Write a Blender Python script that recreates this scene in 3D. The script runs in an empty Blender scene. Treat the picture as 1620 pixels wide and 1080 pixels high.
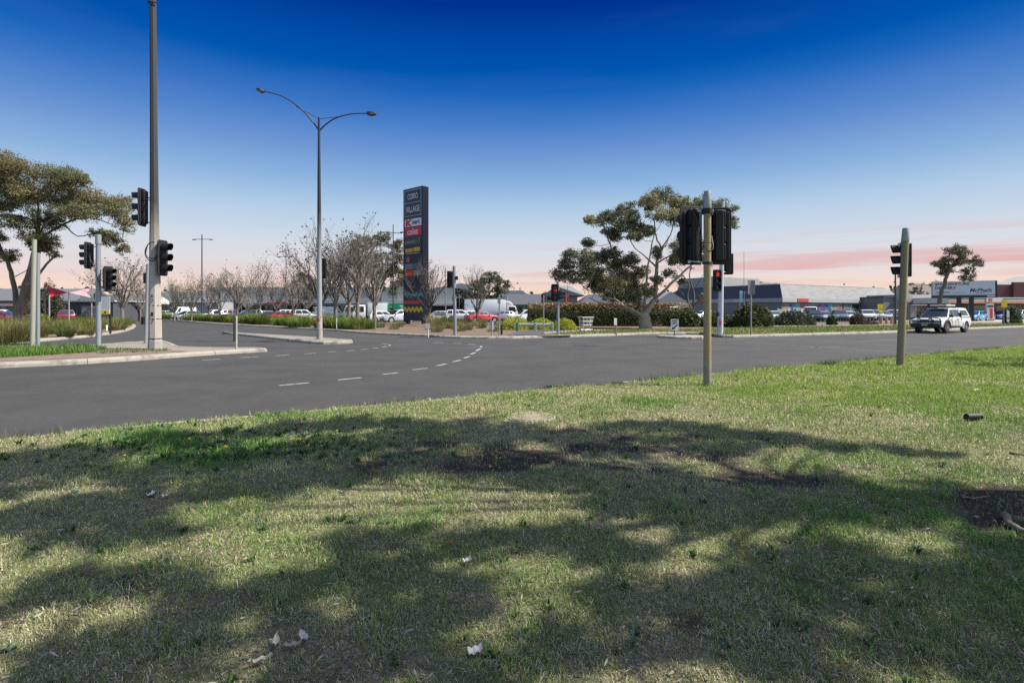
import bpy, bmesh, math, random
import numpy as np
from mathutils import Vector, Matrix
R = math.radians
random.seed(7)
rng = np.random.default_rng(7)
scene = bpy.context.scene
COL = scene.collection
F, CZ = 850.0, 1.65            # focal length in photo pixels, eye height in metres

def W(px, D, py):              # photo direction + distance -> world point
    return Vector(((px - 810) * D / F, D, CZ - (py - 490) * D / F))
def G(px, py, z=0.0):          # photo pixel on the plane z -> world point
    D = F * (CZ - z) / (py - 490)
    return Vector(((px - 810) * D / F, D, z))
def lin(c):
    c = c / 255.0
    return c / 12.92 if c <= 0.04045 else ((c + 0.055) / 1.055) ** 2.4
def S(r, g, b):
    return (lin(r), lin(g), lin(b))

# ------------------------------------------------------------------ materials
MATS = {}
def mat(name, col, rough=0.6, metal=0.0, var=0.12, scale=4.0, bump=0.0, bscale=40.0, spec=0.4, coat=0.0,
        stretch=(1, 1, 1), col2=None, c2=(0.45, 0.65), s2=1.2, emit=None, estr=0.0, alpha=1.0):
    if name in MATS:
        return MATS[name]
    m = bpy.data.materials.new(name); m.use_nodes = True
    nt = m.node_tree; N = nt.nodes; L = nt.links
    b = N['Principled BSDF']
    tc = N.new('ShaderNodeTexCoord'); mp = N.new('ShaderNodeMapping')
    mp.inputs['Scale'].default_value = stretch
    L.new(tc.outputs['Object'], mp.inputs['Vector'])
    n = N.new('ShaderNodeTexNoise'); n.inputs['Scale'].default_value = scale; n.inputs['Detail'].default_value = 6
    L.new(mp.outputs[0], n.inputs['Vector'])
    mx = N.new('ShaderNodeMix'); mx.data_type = 'RGBA'
    mx.inputs['A'].default_value = tuple(max(0, c * (1 - var)) for c in col) + (1,)
    mx.inputs['B'].default_value = tuple(min(1, c * (1 + var)) for c in col) + (1,)
    L.new(n.outputs['Fac'], mx.inputs['Factor'])
    out = mx.outputs['Result']
    if col2 is not None:
        n2 = N.new('ShaderNodeTexNoise'); n2.inputs['Scale'].default_value = s2; n2.inputs['Detail'].default_value = 8
        n2.inputs['Roughness'].default_value = 0.65
        L.new(mp.outputs[0], n2.inputs['Vector'])
        rp = N.new('ShaderNodeMapRange'); rp.inputs['From Min'].default_value = c2[0]; rp.inputs['From Max'].default_value = c2[1]
        L.new(n2.outputs['Fac'], rp.inputs['Value'])
        m2 = N.new('ShaderNodeMix'); m2.data_type = 'RGBA'
        L.new(rp.outputs[0], m2.inputs['Factor']); L.new(out, m2.inputs['A']); m2.inputs['B'].default_value = tuple(col2) + (1,)
        out = m2.outputs['Result']
    L.new(out, b.inputs['Base Color'])
    b.inputs['Roughness'].default_value = rough; b.inputs['Metallic'].default_value = metal
    b.inputs['Specular IOR Level'].default_value = spec
    b.inputs['Coat Weight'].default_value = coat; b.inputs['Coat Roughness'].default_value = 0.05
    if emit is not None:
        b.inputs['Emission Color'].default_value = tuple(emit) + (1,); b.inputs['Emission Strength'].default_value = estr
    if bump > 0:
        n3 = N.new('ShaderNodeTexNoise'); n3.inputs['Scale'].default_value = bscale; n3.inputs['Detail'].default_value = 4
        L.new(mp.outputs[0], n3.inputs['Vector'])
        bp = N.new('ShaderNodeBump'); bp.inputs['Strength'].default_value = bump; bp.inputs['Distance'].default_value = 0.02
        L.new(n3.outputs['Fac'], bp.inputs['Height']); L.new(bp.outputs[0], b.inputs['Normal'])
    MATS[name] = m
    return m

def leafmat(name, transl=0.3, rough=0.55, spec=0.25):
    m = bpy.data.materials.new(name); m.use_nodes = True
    nt = m.node_tree; N = nt.nodes; L = nt.links
    b = N['Principled BSDF']; o = N['Material Output']
    a = N.new('ShaderNodeAttribute'); a.attribute_name = 'col'
    L.new(a.outputs['Color'], b.inputs['Base Color'])
    b.inputs['Roughness'].default_value = rough; b.inputs['Specular IOR Level'].default_value = spec
    t = N.new('ShaderNodeBsdfTranslucent'); L.new(a.outputs['Color'], t.inputs['Color'])
    mx = N.new('ShaderNodeMixShader'); mx.inputs[0].default_value = transl
    L.new(b.outputs[0], mx.inputs[1]); L.new(t.outputs[0], mx.inputs[2]); L.new(mx.outputs[0], o.inputs['Surface'])
    return m
M_LEAF = leafmat('leaf')
M_GRASS = leafmat('grass_blade', 0.3, 0.6, 0.2)

def darken_above(m, z0, z1, col, ns=2.0):
    """dimmer tone painted into the colour above a ragged height"""
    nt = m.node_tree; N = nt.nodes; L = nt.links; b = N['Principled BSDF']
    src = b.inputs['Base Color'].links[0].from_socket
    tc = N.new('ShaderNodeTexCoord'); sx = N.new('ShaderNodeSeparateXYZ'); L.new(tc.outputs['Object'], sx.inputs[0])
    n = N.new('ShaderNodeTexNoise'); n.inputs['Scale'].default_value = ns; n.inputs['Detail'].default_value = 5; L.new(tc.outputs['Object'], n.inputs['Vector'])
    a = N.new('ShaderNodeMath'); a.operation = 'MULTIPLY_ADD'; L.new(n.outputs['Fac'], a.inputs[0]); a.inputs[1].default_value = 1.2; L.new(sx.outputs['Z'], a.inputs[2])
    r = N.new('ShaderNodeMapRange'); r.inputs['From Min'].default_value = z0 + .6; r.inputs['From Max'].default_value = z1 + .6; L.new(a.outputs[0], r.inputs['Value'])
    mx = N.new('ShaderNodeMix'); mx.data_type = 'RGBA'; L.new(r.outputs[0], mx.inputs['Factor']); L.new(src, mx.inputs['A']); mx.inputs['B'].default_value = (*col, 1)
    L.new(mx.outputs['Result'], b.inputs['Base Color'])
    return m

# ------------------------------------------------------------------ mesh builder
def rotz(a):
    return Matrix.Rotation(a, 4, 'Z')

class MB:
    def __init__(s):
        s.v = []; s.f = []; s.mi = []
    def add(s, vs, fs, mi=0, M=None):
        o = len(s.v)
        for p in vs:
            p = Vector(p)
            s.v.append(tuple(M @ p if M is not None else p))
        for f in fs:
            s.f.append(tuple(i + o for i in f)); s.mi.append(mi)
        return s
    def box(s, c, d, mi=0, M=None, rz=0.0):
        x, y, z = d[0] / 2, d[1] / 2, d[2] / 2
        vs = [(-x, -y, -z), (x, -y, -z), (x, y, -z), (-x, y, -z), (-x, -y, z), (x, -y, z), (x, y, z), (-x, y, z)]
        T = Matrix.Translation(Vector(c)) @ rotz(rz)
        if M is not None: T = M @ T
        return s.add(vs, [(0, 3, 2, 1), (4, 5, 6, 7), (0, 1, 5, 4), (1, 2, 6, 5), (2, 3, 7, 6), (3, 0, 4, 7)], mi, T)
    def tube(s, pts, rad, n=8, mi=0, cap=True, M=None):
        pts = [Vector(p) for p in pts]
        if not isinstance(rad, (list, tuple)): rad = [rad] * len(pts)
        vs = []; fs = []
        up = Vector((0.31, 0.17, 0.93))
        d0 = (pts[1] - pts[0]).normalized()
        a = d0.cross(up)
        if a.length < 1e-3: a = d0.cross(Vector((1, 0, 0)))
        a.normalize()
        for i, p in enumerate(pts):
            d = (pts[min(i + 1, len(pts) - 1)] - pts[max(i - 1, 0)]).normalized()
            a = (a - d * a.dot(d))
            if a.length < 1e-4: a = d.orthogonal()
            a.normalize(); b = d.cross(a)
            for k in range(n):
                t = 2 * math.pi * k / n
                vs.append(p + (a * math.cos(t) + b * math.sin(t)) * rad[i])
        for i in range(len(pts) - 1):
            for k in range(n):
                k2 = (k + 1) % n
                fs.append((i * n + k, i * n + k2, (i + 1) * n + k2, (i + 1) * n + k))
        if cap:
            fs.append(tuple(range(n - 1, -1, -1))); fs.append(tuple((len(pts) - 1) * n + k for k in range(n)))
        return s.add(vs, fs, mi, M)
    def cyl(s, p0, p1, r0, r1=None, n=16, mi=0, M=None):
        return s.tube([p0, p1], [r0, r0 if r1 is None else r1], n, mi, True, M)
    def prism(s, poly, z0, z1, mi=0, M=None):          # poly in xy, extruded in z
        n = len(poly)
        vs = [(p[0], p[1], z0) for p in poly] + [(p[0], p[1], z1) for p in poly]
        fs = [tuple(range(n - 1, -1, -1)), tuple(range(n, 2 * n))]
        fs += [(i, (i + 1) % n, n + (i + 1) % n, n + i) for i in range(n)]
        return s.add(vs, fs, mi, M)
    def quad(s, a, b, c, d, mi=0, M=None):
        return s.add([a, b, c, d], [(0, 1, 2, 3)], mi, M)
    def mesh(s, name, mats, smooth=None, bevel=0.0, seg=2):
        me = bpy.data.meshes.new(name)
        me.from_pydata(s.v, [], s.f)
        if not isinstance(mats, (list, tuple)): mats = [mats]
        for m in mats: me.materials.append(m)
        me.polygons.foreach_set('material_index', s.mi)
        bm = bmesh.new(); bm.from_mesh(me)
        bmesh.ops.recalc_face_normals(bm, faces=bm.faces)
        if bevel > 0:
            es = [e for e in bm.edges if len(e.link_faces) == 2 and e.calc_face_angle(0) > R(35)]
            if es: bmesh.ops.bevel(bm, geom=es, offset=bevel, segments=seg, affect='EDGES', profile=0.5, clamp_overlap=True)
        bm.to_mesh(me); bm.free()
        if smooth is not None:
            me.polygons.foreach_set('use_smooth', [True] * len(me.polygons))
            me.set_sharp_from_angle(angle=R(smooth))
        me.update()
        return me
    def build(s, name, mats, parent=None, smooth=None, bevel=0.0, seg=2):
        return obj(name, s.mesh(name, mats, smooth, bevel, seg), parent)

def obj(name, me, parent=None):
    o = bpy.data.objects.new(name, me); COL.objects.link(o)
    if parent is not None: o.parent = parent
    return o
def tag(o, label=None, cat=None, group=None, kind=None):
    if label: o['label'] = label
    if cat: o['category'] = cat
    if group: o['group'] = group
    if kind: o['kind'] = kind
    return o
def thing(name, label, cat, loc=(0, 0, 0), rz=0.0, group=None):
    o = bpy.data.objects.new(name, None); COL.objects.link(o)
    o.location = loc; o.rotation_euler = (0, 0, rz); o.empty_display_size = 0.3
    return tag(o, label, cat, group)
def dup(root, loc, rz, label=None, group=None):
    r = root.copy(); COL.objects.link(r); r.location = loc; r.rotation_euler = (0, 0, rz)
    if label: r['label'] = label
    if group: r['group'] = group
    for ch in list(root.children):
        c = ch.copy(); COL.objects.link(c); c.parent = r
        for g in list(ch.children):
            d = g.copy(); COL.objects.link(d); d.parent = c
    return r

def text(body, w, h, m, parent, M, bold=0.0, shear=0.0, ext=0.012, name='lettering'):
    cu = bpy.data.curves.new('lettering', 'FONT'); cu.body = body; cu.size = 1.0
    cu.offset = bold; cu.shear = shear; cu.resolution_u = 3; cu.extrude = 0.05
    t = bpy.data.objects.new('lettering_source', cu)
    me = bpy.data.meshes.new_from_object(t)
    bpy.data.objects.remove(t); bpy.data.curves.remove(cu)
    n = len(me.vertices); a = np.empty(n * 3); me.vertices.foreach_get('co', a); a = a.reshape(-1, 3)
    lo = a.min(0); hi = a.max(0); sz = np.maximum(hi - lo, 1e-6)
    a = (a - (lo + hi) / 2) / sz * np.array([w, h, ext])
    me.vertices.foreach_set('co', a.ravel()); me.materials.clear(); me.materials.append(m)
    me.transform(M); me.update(); me.name = name
    return obj(name, me, parent)

# ------------------------------------------------------------------ numpy noise
def _h(ix, iy, sd):
    n = (ix.astype(np.int64) * 374761393 + iy.astype(np.int64) * 668265263 + sd * 144269) & 0x7fffffff
    n = ((n ^ (n >> 13)) * 1274126177) & 0x7fffffff
    return ((n ^ (n >> 16)) & 0xffff) / 65535.0
def vnoise(x, y, sc, sd=0, oct=3):
    x = np.asarray(x, float) * sc; y = np.asarray(y, float) * sc; t = 0; amp = 1; s = 0
    for o in range(oct):
        ix = np.floor(x); iy = np.floor(y); fx = x - ix; fy = y - iy
        fx = fx * fx * (3 - 2 * fx); fy = fy * fy * (3 - 2 * fy)
        a = _h(ix, iy, sd + o); b = _h(ix + 1, iy, sd + o); c = _h(ix, iy + 1, sd + o); d = _h(ix + 1, iy + 1, sd + o)
        t = t + amp * (a + (b - a) * fx + (c - a) * fy + (a - b - c + d) * fx * fy); s += amp
        amp *= 0.5; x = x * 2.03 + 5.1; y = y * 2.03 + 3.7
    return t / s

def np_mesh(name, V, loops, starts, totals, cols, m):
    me = bpy.data.meshes.new(name)
    me.vertices.add(len(V)); me.vertices.foreach_set('co', np.ascontiguousarray(V, dtype=np.float32).ravel())
    me.loops.add(len(loops)); me.loops.foreach_set('vertex_index', np.ascontiguousarray(loops, dtype=np.int32))
    me.polygons.add(len(starts)); me.polygons.foreach_set('loop_start', np.ascontiguousarray(starts, dtype=np.int32))
    at = me.attributes.new('col', 'FLOAT_COLOR', 'POINT')
    c4 = np.ones((len(V), 4), np.float32); c4[:, :3] = cols
    at.data.foreach_set('color', c4.ravel())
    me.materials.append(m); me.update(calc_edges=True); me.validate()
    return me

def unit(n):
    v = rng.normal(size=(n, 3)); return v / np.linalg.norm(v, axis=1)[:, None]

def leaf_quads(C, size, cols, name, m, asp=0.5, flat=0.0):
    """one rhombus leaf (or leaf spray) per centre"""
    n = len(C); A = unit(n); A[:, 2] = A[:, 2] * (1 - flat) - 0.15
    A /= np.linalg.norm(A, axis=1)[:, None]
    B = np.cross(A, unit(n)); B /= np.linalg.norm(B, axis=1)[:, None] + 1e-9
    sz = np.asarray(size) * rng.uniform(0.6, 1.35, n)
    A = A * sz[:, None] * 0.5; B = B * sz[:, None] * asp * 0.5
    V = np.empty((n, 4, 3)); V[:, 0] = C - A; V[:, 1] = C + B - A * 0.2; V[:, 2] = C + A; V[:, 3] = C - B - A * 0.2
    idx = np.arange(n * 4)
    cc = np.repeat(cols, 4, axis=0)
    return np_mesh(name, V.reshape(-1, 3), idx, np.arange(0, n * 4, 4), None, cc, m)

def blades(P, h, w, yaw, lean, cols, name, m, tipcol=None):
    """curved grass blades: quad + tip triangle"""
    n = len(P); d = np.stack([np.cos(yaw), np.sin(yaw), np.zeros(n)], 1)
    s = np.stack([-np.sin(yaw), np.cos(yaw), np.zeros(n)], 1)
    up = np.array([0, 0, 1.0])
    tw = rng.uniform(-0.9, 0.9, n)[:, None]
    s2 = s * np.cos(tw) + d * np.sin(tw)
    mid = P + up * (h * 0.6 * np.cos(lean * 0.5))[:, None] + d * (h * 0.6 * np.sin(lean * 0.5))[:, None]
    tip = mid + up * (h * 0.45 * np.cos(lean * 1.35))[:, None] + d * (h * 0.45 * np.sin(lean * 1.35))[:, None]
    hw = (w * 0.5)[:, None]
    V = np.empty((n, 5, 3)); V[:, 0] = P - s2 * hw; V[:, 1] = P + s2 * hw
    V[:, 2] = mid + s2 * hw * 0.75; V[:, 3] = mid - s2 * hw * 0.75; V[:, 4] = tip
    base = (np.arange(n) * 5)[:, None]
    loops = (base + np.array([[0, 1, 2, 3, 3, 2, 4]])).ravel()
    st = (np.arange(n)[:, None] * 7 + np.array([[0, 4]])).ravel()
    cc = np.repeat(cols[:, None, :], 5, axis=1)
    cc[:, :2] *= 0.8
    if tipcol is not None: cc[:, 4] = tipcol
    return np_mesh(name, V.reshape(-1, 3), loops, st, None, cc.reshape(-1, 3), m)

# ------------------------------------------------------------------ polygons
def chaikin(pts, k=2):
    for _ in range(k):
        q = []
        n = len(pts)
        for i in range(n):
            a = Vector(pts[i]); b = Vector(pts[(i + 1) % n])
            q.append(a * 0.75 + b * 0.25); q.append(a * 0.25 + b * 0.75)
        pts = q
    return [Vector((p[0], p[1], 0)) for p in pts]
def area(p):
    return 0.5 * sum(p[i][0] * p[(i + 1) % len(p)][1] - p[(i + 1) % len(p)][0] * p[i][1] for i in range(len(p)))
def resample(p, step):
    q = []
    n = len(p)
    for i in range(n):
        a = p[i]; b = p[(i + 1) % n]; L = (b - a).length; k = max(1, int(L / step))
        for j in range(k): q.append(a.lerp(b, j / k))
    return q
def inset(p, d):
    n = len(p); q = []
    for i in range(n):
        e0 = (p[i] - p[i - 1]); e1 = (p[(i + 1) % n] - p[i])
        n0 = Vector((-e0.y, e0.x, 0)).normalized(); n1 = Vector((-e1.y, e1.x, 0)).normalized()
        m = (n0 + n1)
        if m.length < 0.2: m = n0
        m.normalize(); q.append(p[i] + m * (d / max(0.5, m.dot(n1))))
    return q
def sheet(name, pts, z, m, label=None, smooth=True, k=2, kind='structure'):
    p = chaikin([Vector((a[0], a[1], 0)) for a in pts], k) if k else [Vector((a[0], a[1], 0)) for a in pts]
    if area(p) < 0: p.reverse()
    mb = MB(); mb.add([(a.x, a.y, z) for a in p], [tuple(range(len(p)))])
    o = mb.build(name, m); tag(o, label, None, None, kind)
    return o
def island(kname, fname, pts, h, kw, mk, mf, k=2, seglen=2.4, flabel=None, klabel=None):
    p = chaikin([Vector((a[0], a[1], 0)) for a in pts], k)
    if area(p) < 0: p.reverse()
    p = resample(p, 0.6)
    rings = [[(0.0, -0.02)], [(0.02, h * 0.55)], [(0.06, h - 0.025)], [(0.11, h)], [(kw, h)], [(kw, h - 0.06)]]
    R_ = [inset(p, r[0][0]) for r in rings]; Z = [r[0][1] for r in rings]
    mb = MB(); n = len(p); acc = 0.0
    for i in range(n):
        j = (i + 1) % n
        L = (p[j] - p[i]).length; acc += L
        gap = acc > seglen
        if gap: acc = 0
        t = 1 - (0.014 / max(L, 0.02) if gap else 0)
        for r in range(len(R_) - 1):
            a, b = R_[r][i], R_[r][j]; c, d = R_[r + 1][j], R_[r + 1][i]
            b2 = a.lerp(b, t); c2 = d.lerp(c, t)
            mb.quad((a.x, a.y, Z[r]), (b2.x, b2.y, Z[r]), (c2.x, c2.y, Z[r + 1]), (d.x, d.y, Z[r + 1]))
    kb = mb.build(kname, mk, smooth=40); tag(kb, klabel, None, None, 'structure')
    q = inset(p, kw)
    fb = MB(); fb.add([(a.x, a.y, h - 0.012) for a in inset(p, 0.10)], [tuple(range(len(p)))])
    fo = fb.build(fname, mf); tag(fo, flabel, None, None, 'structure')
    return p, q
def inside(poly, x, y):
    x = np.asarray(x); y = np.asarray(y); r = np.zeros(x.shape, bool); n = len(poly)
    for i in range(n):
        x0, y0 = poly[i][0], poly[i][1]; x1, y1 = poly[(i + 1) % n][0], poly[(i + 1) % n][1]
        if y0 == y1: continue
        c = ((y0 > y) != (y1 > y)) & (x < (x1 - x0) * (y - y0) / (y1 - y0) + x0)
        r ^= c
    return r
def scatter(poly, n):
    xs = [p[0] for p in poly]; ys = [p[1] for p in poly]
    x = rng.uniform(min(xs), max(xs), n * 3); y = rng.uniform(min(ys), max(ys), n * 3)
    k = inside(poly, x, y); return x[k][:n], y[k][:n]
# ------------------------------------------------------------------ camera, sun, sky
cam = bpy.data.cameras.new('camera'); co = bpy.data.objects.new('camera', cam); COL.objects.link(co)
co.location = (0, 0, CZ); co.rotation_euler = (R(90), 0, 0)
cam.sensor_width = 36.0; cam.lens = 36.0 * F / 1620.0; cam.shift_y = -50.0 / 1620.0
cam.clip_start = 0.05; cam.clip_end = 3000
scene.camera = co

EXPO = 1.05
SUN_E, SUN_AZ = R(52), R(-4)                     # height, and angle from +X
sd = Vector((math.cos(SUN_E) * math.cos(SUN_AZ), math.cos(SUN_E) * math.sin(SUN_AZ), math.sin(SUN_E)))
sl = bpy.data.lights.new('sun', 'SUN'); sl.energy = 4.6; sl.angle = R(0.53); sl.color = (1.0, 0.94, 0.84)
so = bpy.data.objects.new('sun', sl); COL.objects.link(so); so.rotation_euler = sd.to_track_quat('Z', 'Y').to_euler()
so.location = (30, -10, 40)

w = bpy.data.worlds.new('World'); scene.world = w; w.use_nodes = True
nt = w.node_tree; N = nt.nodes; L = nt.links
bg = N['Background']; bg.inputs['Strength'].default_value = 0.11
sky = N.new('ShaderNodeTexSky'); sky.sky_type = 'NISHITA'; sky.sun_disc = False
sky.sun_elevation = SUN_E; sky.sun_rotation = R(90) - SUN_AZ
tc = N.new('ShaderNodeTexCoord'); sx = N.new('ShaderNodeSeparateXYZ'); L.new(tc.outputs['Generated'], sx.inputs[0])
rp = N.new('ShaderNodeValToRGB'); cr = rp.color_ramp; cr.interpolation = 'LINEAR'
stops = [(0.0, S(249, 223, 197)), (0.02, S(249, 222, 197)), (0.04, S(246, 220, 204)), (0.066, S(231, 221, 221)), (0.105, S(213, 221, 231)),
         (0.161, S(180, 206, 231)), (0.21, S(140, 179, 222)), (0.257, S(108, 150, 211)), (0.284, S(84, 135, 205)), (0.32, S(52, 114, 195)),
         (0.345, S(24, 100, 186)), (0.37, S(0, 86, 175)), (0.42, S(0, 70, 160)), (0.49, S(0, 51, 145)), (0.7, S(0, 40, 120)), (1.0, S(0, 38, 115))]
while len(cr.elements) < len(stops): cr.elements.new(0.5)
for e, (p, c) in zip(cr.elements, stops):
    e.position = p * (1.08 if .1 < p < .45 else 1.0); e.color = (*c, 1)
L.new(sx.outputs['Z'], rp.inputs[0])
# thin pink streaks of cloud low over the horizon: noise stretched sideways in direction space
mp = N.new('ShaderNodeMapping'); mp.inputs['Scale'].default_value = (2.4, 2.4, 62.0); mp.inputs['Location'].default_value = (3.1, 0.4, 0.0)
L.new(tc.outputs['Generated'], mp.inputs[0])
cn = N.new('ShaderNodeTexNoise'); cn.inputs['Scale'].default_value = 1.0; cn.inputs['Detail'].default_value = 7; cn.inputs['Roughness'].default_value = 0.55
cn.inputs['Distortion'].default_value = 0.35
L.new(mp.outputs[0], cn.inputs['Vector'])
cm = N.new('ShaderNodeMapRange'); cm.inputs['From Min'].default_value = 0.45; cm.inputs['From Max'].default_value = 0.62
cm.interpolation_type = 'SMOOTHSTEP'
L.new(cn.outputs['Fac'], cm.inputs['Value'])
zb = N.new('ShaderNodeValToRGB'); ze = zb.color_ramp
for _ in range(3): ze.elements.new(0.5)
for e, (p, v) in zip(ze.elements, [(0.0, 0.0), (0.03, 0.25), (0.06, 1.0), (0.085, 0.7), (0.135, 0.0)]):
    e.position = p; e.color = (v, v, v, 1)
L.new(sx.outputs['Z'], zb.inputs[0])
ax = N.new('ShaderNodeMapRange'); ax.inputs['From Min'].default_value = -0.25; ax.inputs['From Max'].default_value = 0.5
ax.inputs['To Min'].default_value = 0.15; ax.inputs['To Max'].default_value = 1.0
L.new(sx.outputs['X'], ax.inputs['Value'])
m1 = N.new('ShaderNodeMath'); m1.operation = 'MULTIPLY'; L.new(cm.outputs[0], m1.inputs[0]); L.new(zb.outputs[0], m1.inputs[1])
m2 = N.new('ShaderNodeMath'); m2.operation = 'MULTIPLY'; L.new(m1.outputs[0], m2.inputs[0]); L.new(ax.outputs[0], m2.inputs[1])
m3 = N.new('ShaderNodeMath'); m3.operation = 'MULTIPLY'; L.new(m2.outputs[0], m3.inputs[0]); m3.inputs[1].default_value = 0.8
pk = N.new('ShaderNodeMix'); pk.data_type = 'RGBA'; pk.inputs['B'].default_value = (*S(226, 168, 166), 1)
L.new(m3.outputs[0], pk.inputs['Factor']); L.new(rp.outputs[0], pk.inputs['A'])
# faint high wisps
wn = N.new('ShaderNodeTexNoise'); wn.inputs['Scale'].default_value = 1.0; wn.inputs['Detail'].default_value = 6
mp2 = N.new('ShaderNodeMapping'); mp2.inputs['Scale'].default_value = (2.0, 2.0, 14.0); L.new(tc.outputs['Generated'], mp2.inputs[0]); L.new(mp2.outputs[0], wn.inputs['Vector'])
wm = N.new('ShaderNodeMapRange'); wm.inputs['From Min'].default_value = 0.5; wm.inputs['From Max'].default_value = 0.8; wm.inputs['To Max'].default_value = 0.03
L.new(wn.outputs['Fac'], wm.inputs['Value'])
wk = N.new('ShaderNodeMix'); wk.data_type = 'RGBA'; wk.inputs['B'].default_value = (*S(200, 195, 225), 1)
L.new(wm.outputs[0], wk.inputs['Factor']); L.new(pk.outputs['Result'], wk.inputs['A'])
sc10 = N.new('ShaderNodeVectorMath'); sc10.operation = 'SCALE'; sc10.inputs['Scale'].default_value = (1 / 0.11) * 2 ** -EXPO
L.new(wk.outputs['Result'], sc10.inputs[0])
fx = N.new('ShaderNodeMix'); fx.data_type = 'RGBA'; 
L.new(sky.outputs[0], fx.inputs['A']); L.new(sc10.outputs[0], fx.inputs['B'])
ov = N.new('ShaderNodeMapRange'); ov.inputs['From Min'].default_value = 0.5; ov.inputs['From Max'].default_value = 0.72; ov.inputs['To Min'].default_value = 1.0; ov.inputs['To Max'].default_value = 0.0
ov.interpolation_type = 'SMOOTHSTEP'; L.new(sx.outputs['Z'], ov.inputs['Value']); bk_ = N.new('ShaderNodeMapRange'); bk_.inputs['From Min'].default_value = -0.45; bk_.inputs['From Max'].default_value = 0.25; L.new(sx.outputs['Y'], bk_.inputs['Value']); bk_.interpolation_type = 'SMOOTHSTEP'
bm_ = N.new('ShaderNodeMath'); bm_.operation = 'MULTIPLY'; L.new(ov.outputs[0], bm_.inputs[0]); L.new(bk_.outputs[0], bm_.inputs[1]); L.new(bm_.outputs[0], fx.inputs['Factor'])
L.new(fx.outputs['Result'], bg.inputs['Color'])
vs = scene.view_settings; vs.view_transform = 'Standard'; vs.look = 'None'; vs.exposure = EXPO; vs.gamma = 1.0
scene.cycles.max_bounces = 8; scene.cycles.transparent_max_bounces = 8; scene.cycles.use_denoising = False

# ------------------------------------------------------------------ shared materials
ASPH = mat('asphalt', (0.043, 0.041, 0.038), 0.85, var=0.25, scale=9, bump=0.35, bscale=120, col2=(0.033, 0.0315, 0.029), s2=0.5, c2=(0.42, 0.62), stretch=(1, 1, 1))
ASPH2 = mat('car_park_asphalt', (0.06, 0.06, 0.06), 0.9, var=0.2, scale=6)
EARTH = mat('earth', (0.10, 0.095, 0.06), 0.95, var=0.4, scale=0.3)
CONC = mat('kerb_concrete', (0.25, 0.23, 0.195), 0.85, var=0.18, scale=3, bump=0.3, bscale=60, col2=(0.115, 0.105, 0.085), s2=2.6, c2=(0.48, 0.68))
CONC2 = mat('footpath_concrete', (0.26, 0.24, 0.205), 0.9, var=0.15, scale=2.5, bump=0.2, bscale=50, col2=(0.24, 0.225, 0.2), s2=1.0)
PINKC = mat('island_paving', (0.19, 0.165, 0.135), 0.9, var=0.2, scale=5, bump=0.3, bscale=30, col2=(0.20, 0.17, 0.14), s2=1.4)
MULCH = mat('bark_mulch', (0.105, 0.07, 0.048), 0.95, var=0.5, scale=14, bump=1.0, bscale=30, col2=(0.17, 0.12, 0.085), s2=5)
DIRT = mat('dirt', (0.17, 0.125, 0.09), 0.95, var=0.35, scale=8, bump=0.8, bscale=40, col2=(0.10, 0.075, 0.055), s2=3)
TURF = mat('turf_soil', (0.105, 0.12, 0.045), 0.95, var=0.45, scale=9, bump=0.9, bscale=60, col2=(0.17, 0.14, 0.075), s2=1.3, c2=(0.42, 0.62))
PAINTW = mat('road_paint', (0.28, 0.28, 0.27), 0.8, var=0.25, scale=12, col2=(0.10, 0.10, 0.095), s2=7, c2=(0.5, 0.66))
PAINTF = mat('worn_road_paint', (0.14, 0.14, 0.137), 0.85, var=0.3, scale=10, col2=(0.06, 0.06, 0.06), s2=4, c2=(0.45, 0.65))
GALV = mat('galvanised_steel', (0.23, 0.245, 0.26), 0.5, 0.25, var=0.2, scale=6, stretch=(1, 1, 0.3))
TANP = mat('weathered_pole_paint', (0.25, 0.195, 0.105), 0.6, var=0.2, scale=4, col2=(0.20, 0.155, 0.09), s2=2.5, c2=(0.5, 0.7), bump=0.15, stretch=(3, 3, 0.6))
OLIVEP = mat('olive_pole_paint', (0.17, 0.15, 0.09), 0.6, var=0.2, scale=4, col2=(0.15, 0.135, 0.09), s2=2.0, c2=(0.5, 0.72), bump=0.15, stretch=(3, 3, 0.6))
CAPG = mat('grey_cap_metal', (0.24, 0.26, 0.26), 0.5, 0.2, var=0.15)
POLEC = mat('pole_concrete', (0.34, 0.31, 0.27), 0.9, var=0.14, scale=3, bump=0.25, bscale=70, col2=(0.30, 0.265, 0.23), s2=1.3, c2=(0.48, 0.7), stretch=(2, 2, 0.5))
BLACK = mat('black_polycarbonate', (0.006, 0.006, 0.007), 0.6, var=0.3)
BLACK2 = mat('black_matte', (0.009, 0.009, 0.010), 0.7, var=0.3)
CABLE = mat('black_cable', (0.01, 0.01, 0.01), 0.5)
LENSD = mat('dark_lens', (0.03, 0.025, 0.02), 0.15)
LENSR = mat('red_lens', (0.3, 0.015, 0.015), 0.3, emit=(1.0, 0.04, 0.05), estr=0.25)
BOLT = mat('bracket_steel', (0.4, 0.41, 0.42), 0.4, 0.7)
DARKPOLE = mat('dark_pole_paint', (0.035, 0.04, 0.05), 0.5, var=0.2)
STREETP = mat('street_lamp_steel', (0.27, 0.28, 0.29), 0.5, 0.2, var=0.2, scale=3, stretch=(2, 2, 0.3))
darken_above(STREETP, 4.0, 6.5, (0.02, 0.021, 0.023)); darken_above(POLEC, 3.6, 5.6, (0.040, 0.041, 0.042))  # dark look of both upper poles is painted into their colour
WHITE = mat('white_paint', (0.58, 0.58, 0.56), 0.55, var=0.06)
SIGNW = mat('white_sign_face', (0.55, 0.55, 0.53), 0.5, var=0.05)
SIGNB = mat('sign_back_aluminium', (0.20, 0.19, 0.175), 0.6, 0.2, var=0.12)
GLASS = mat('window_glass', (0.02, 0.024, 0.028), 0.06, var=0.2, spec=0.8)
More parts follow.
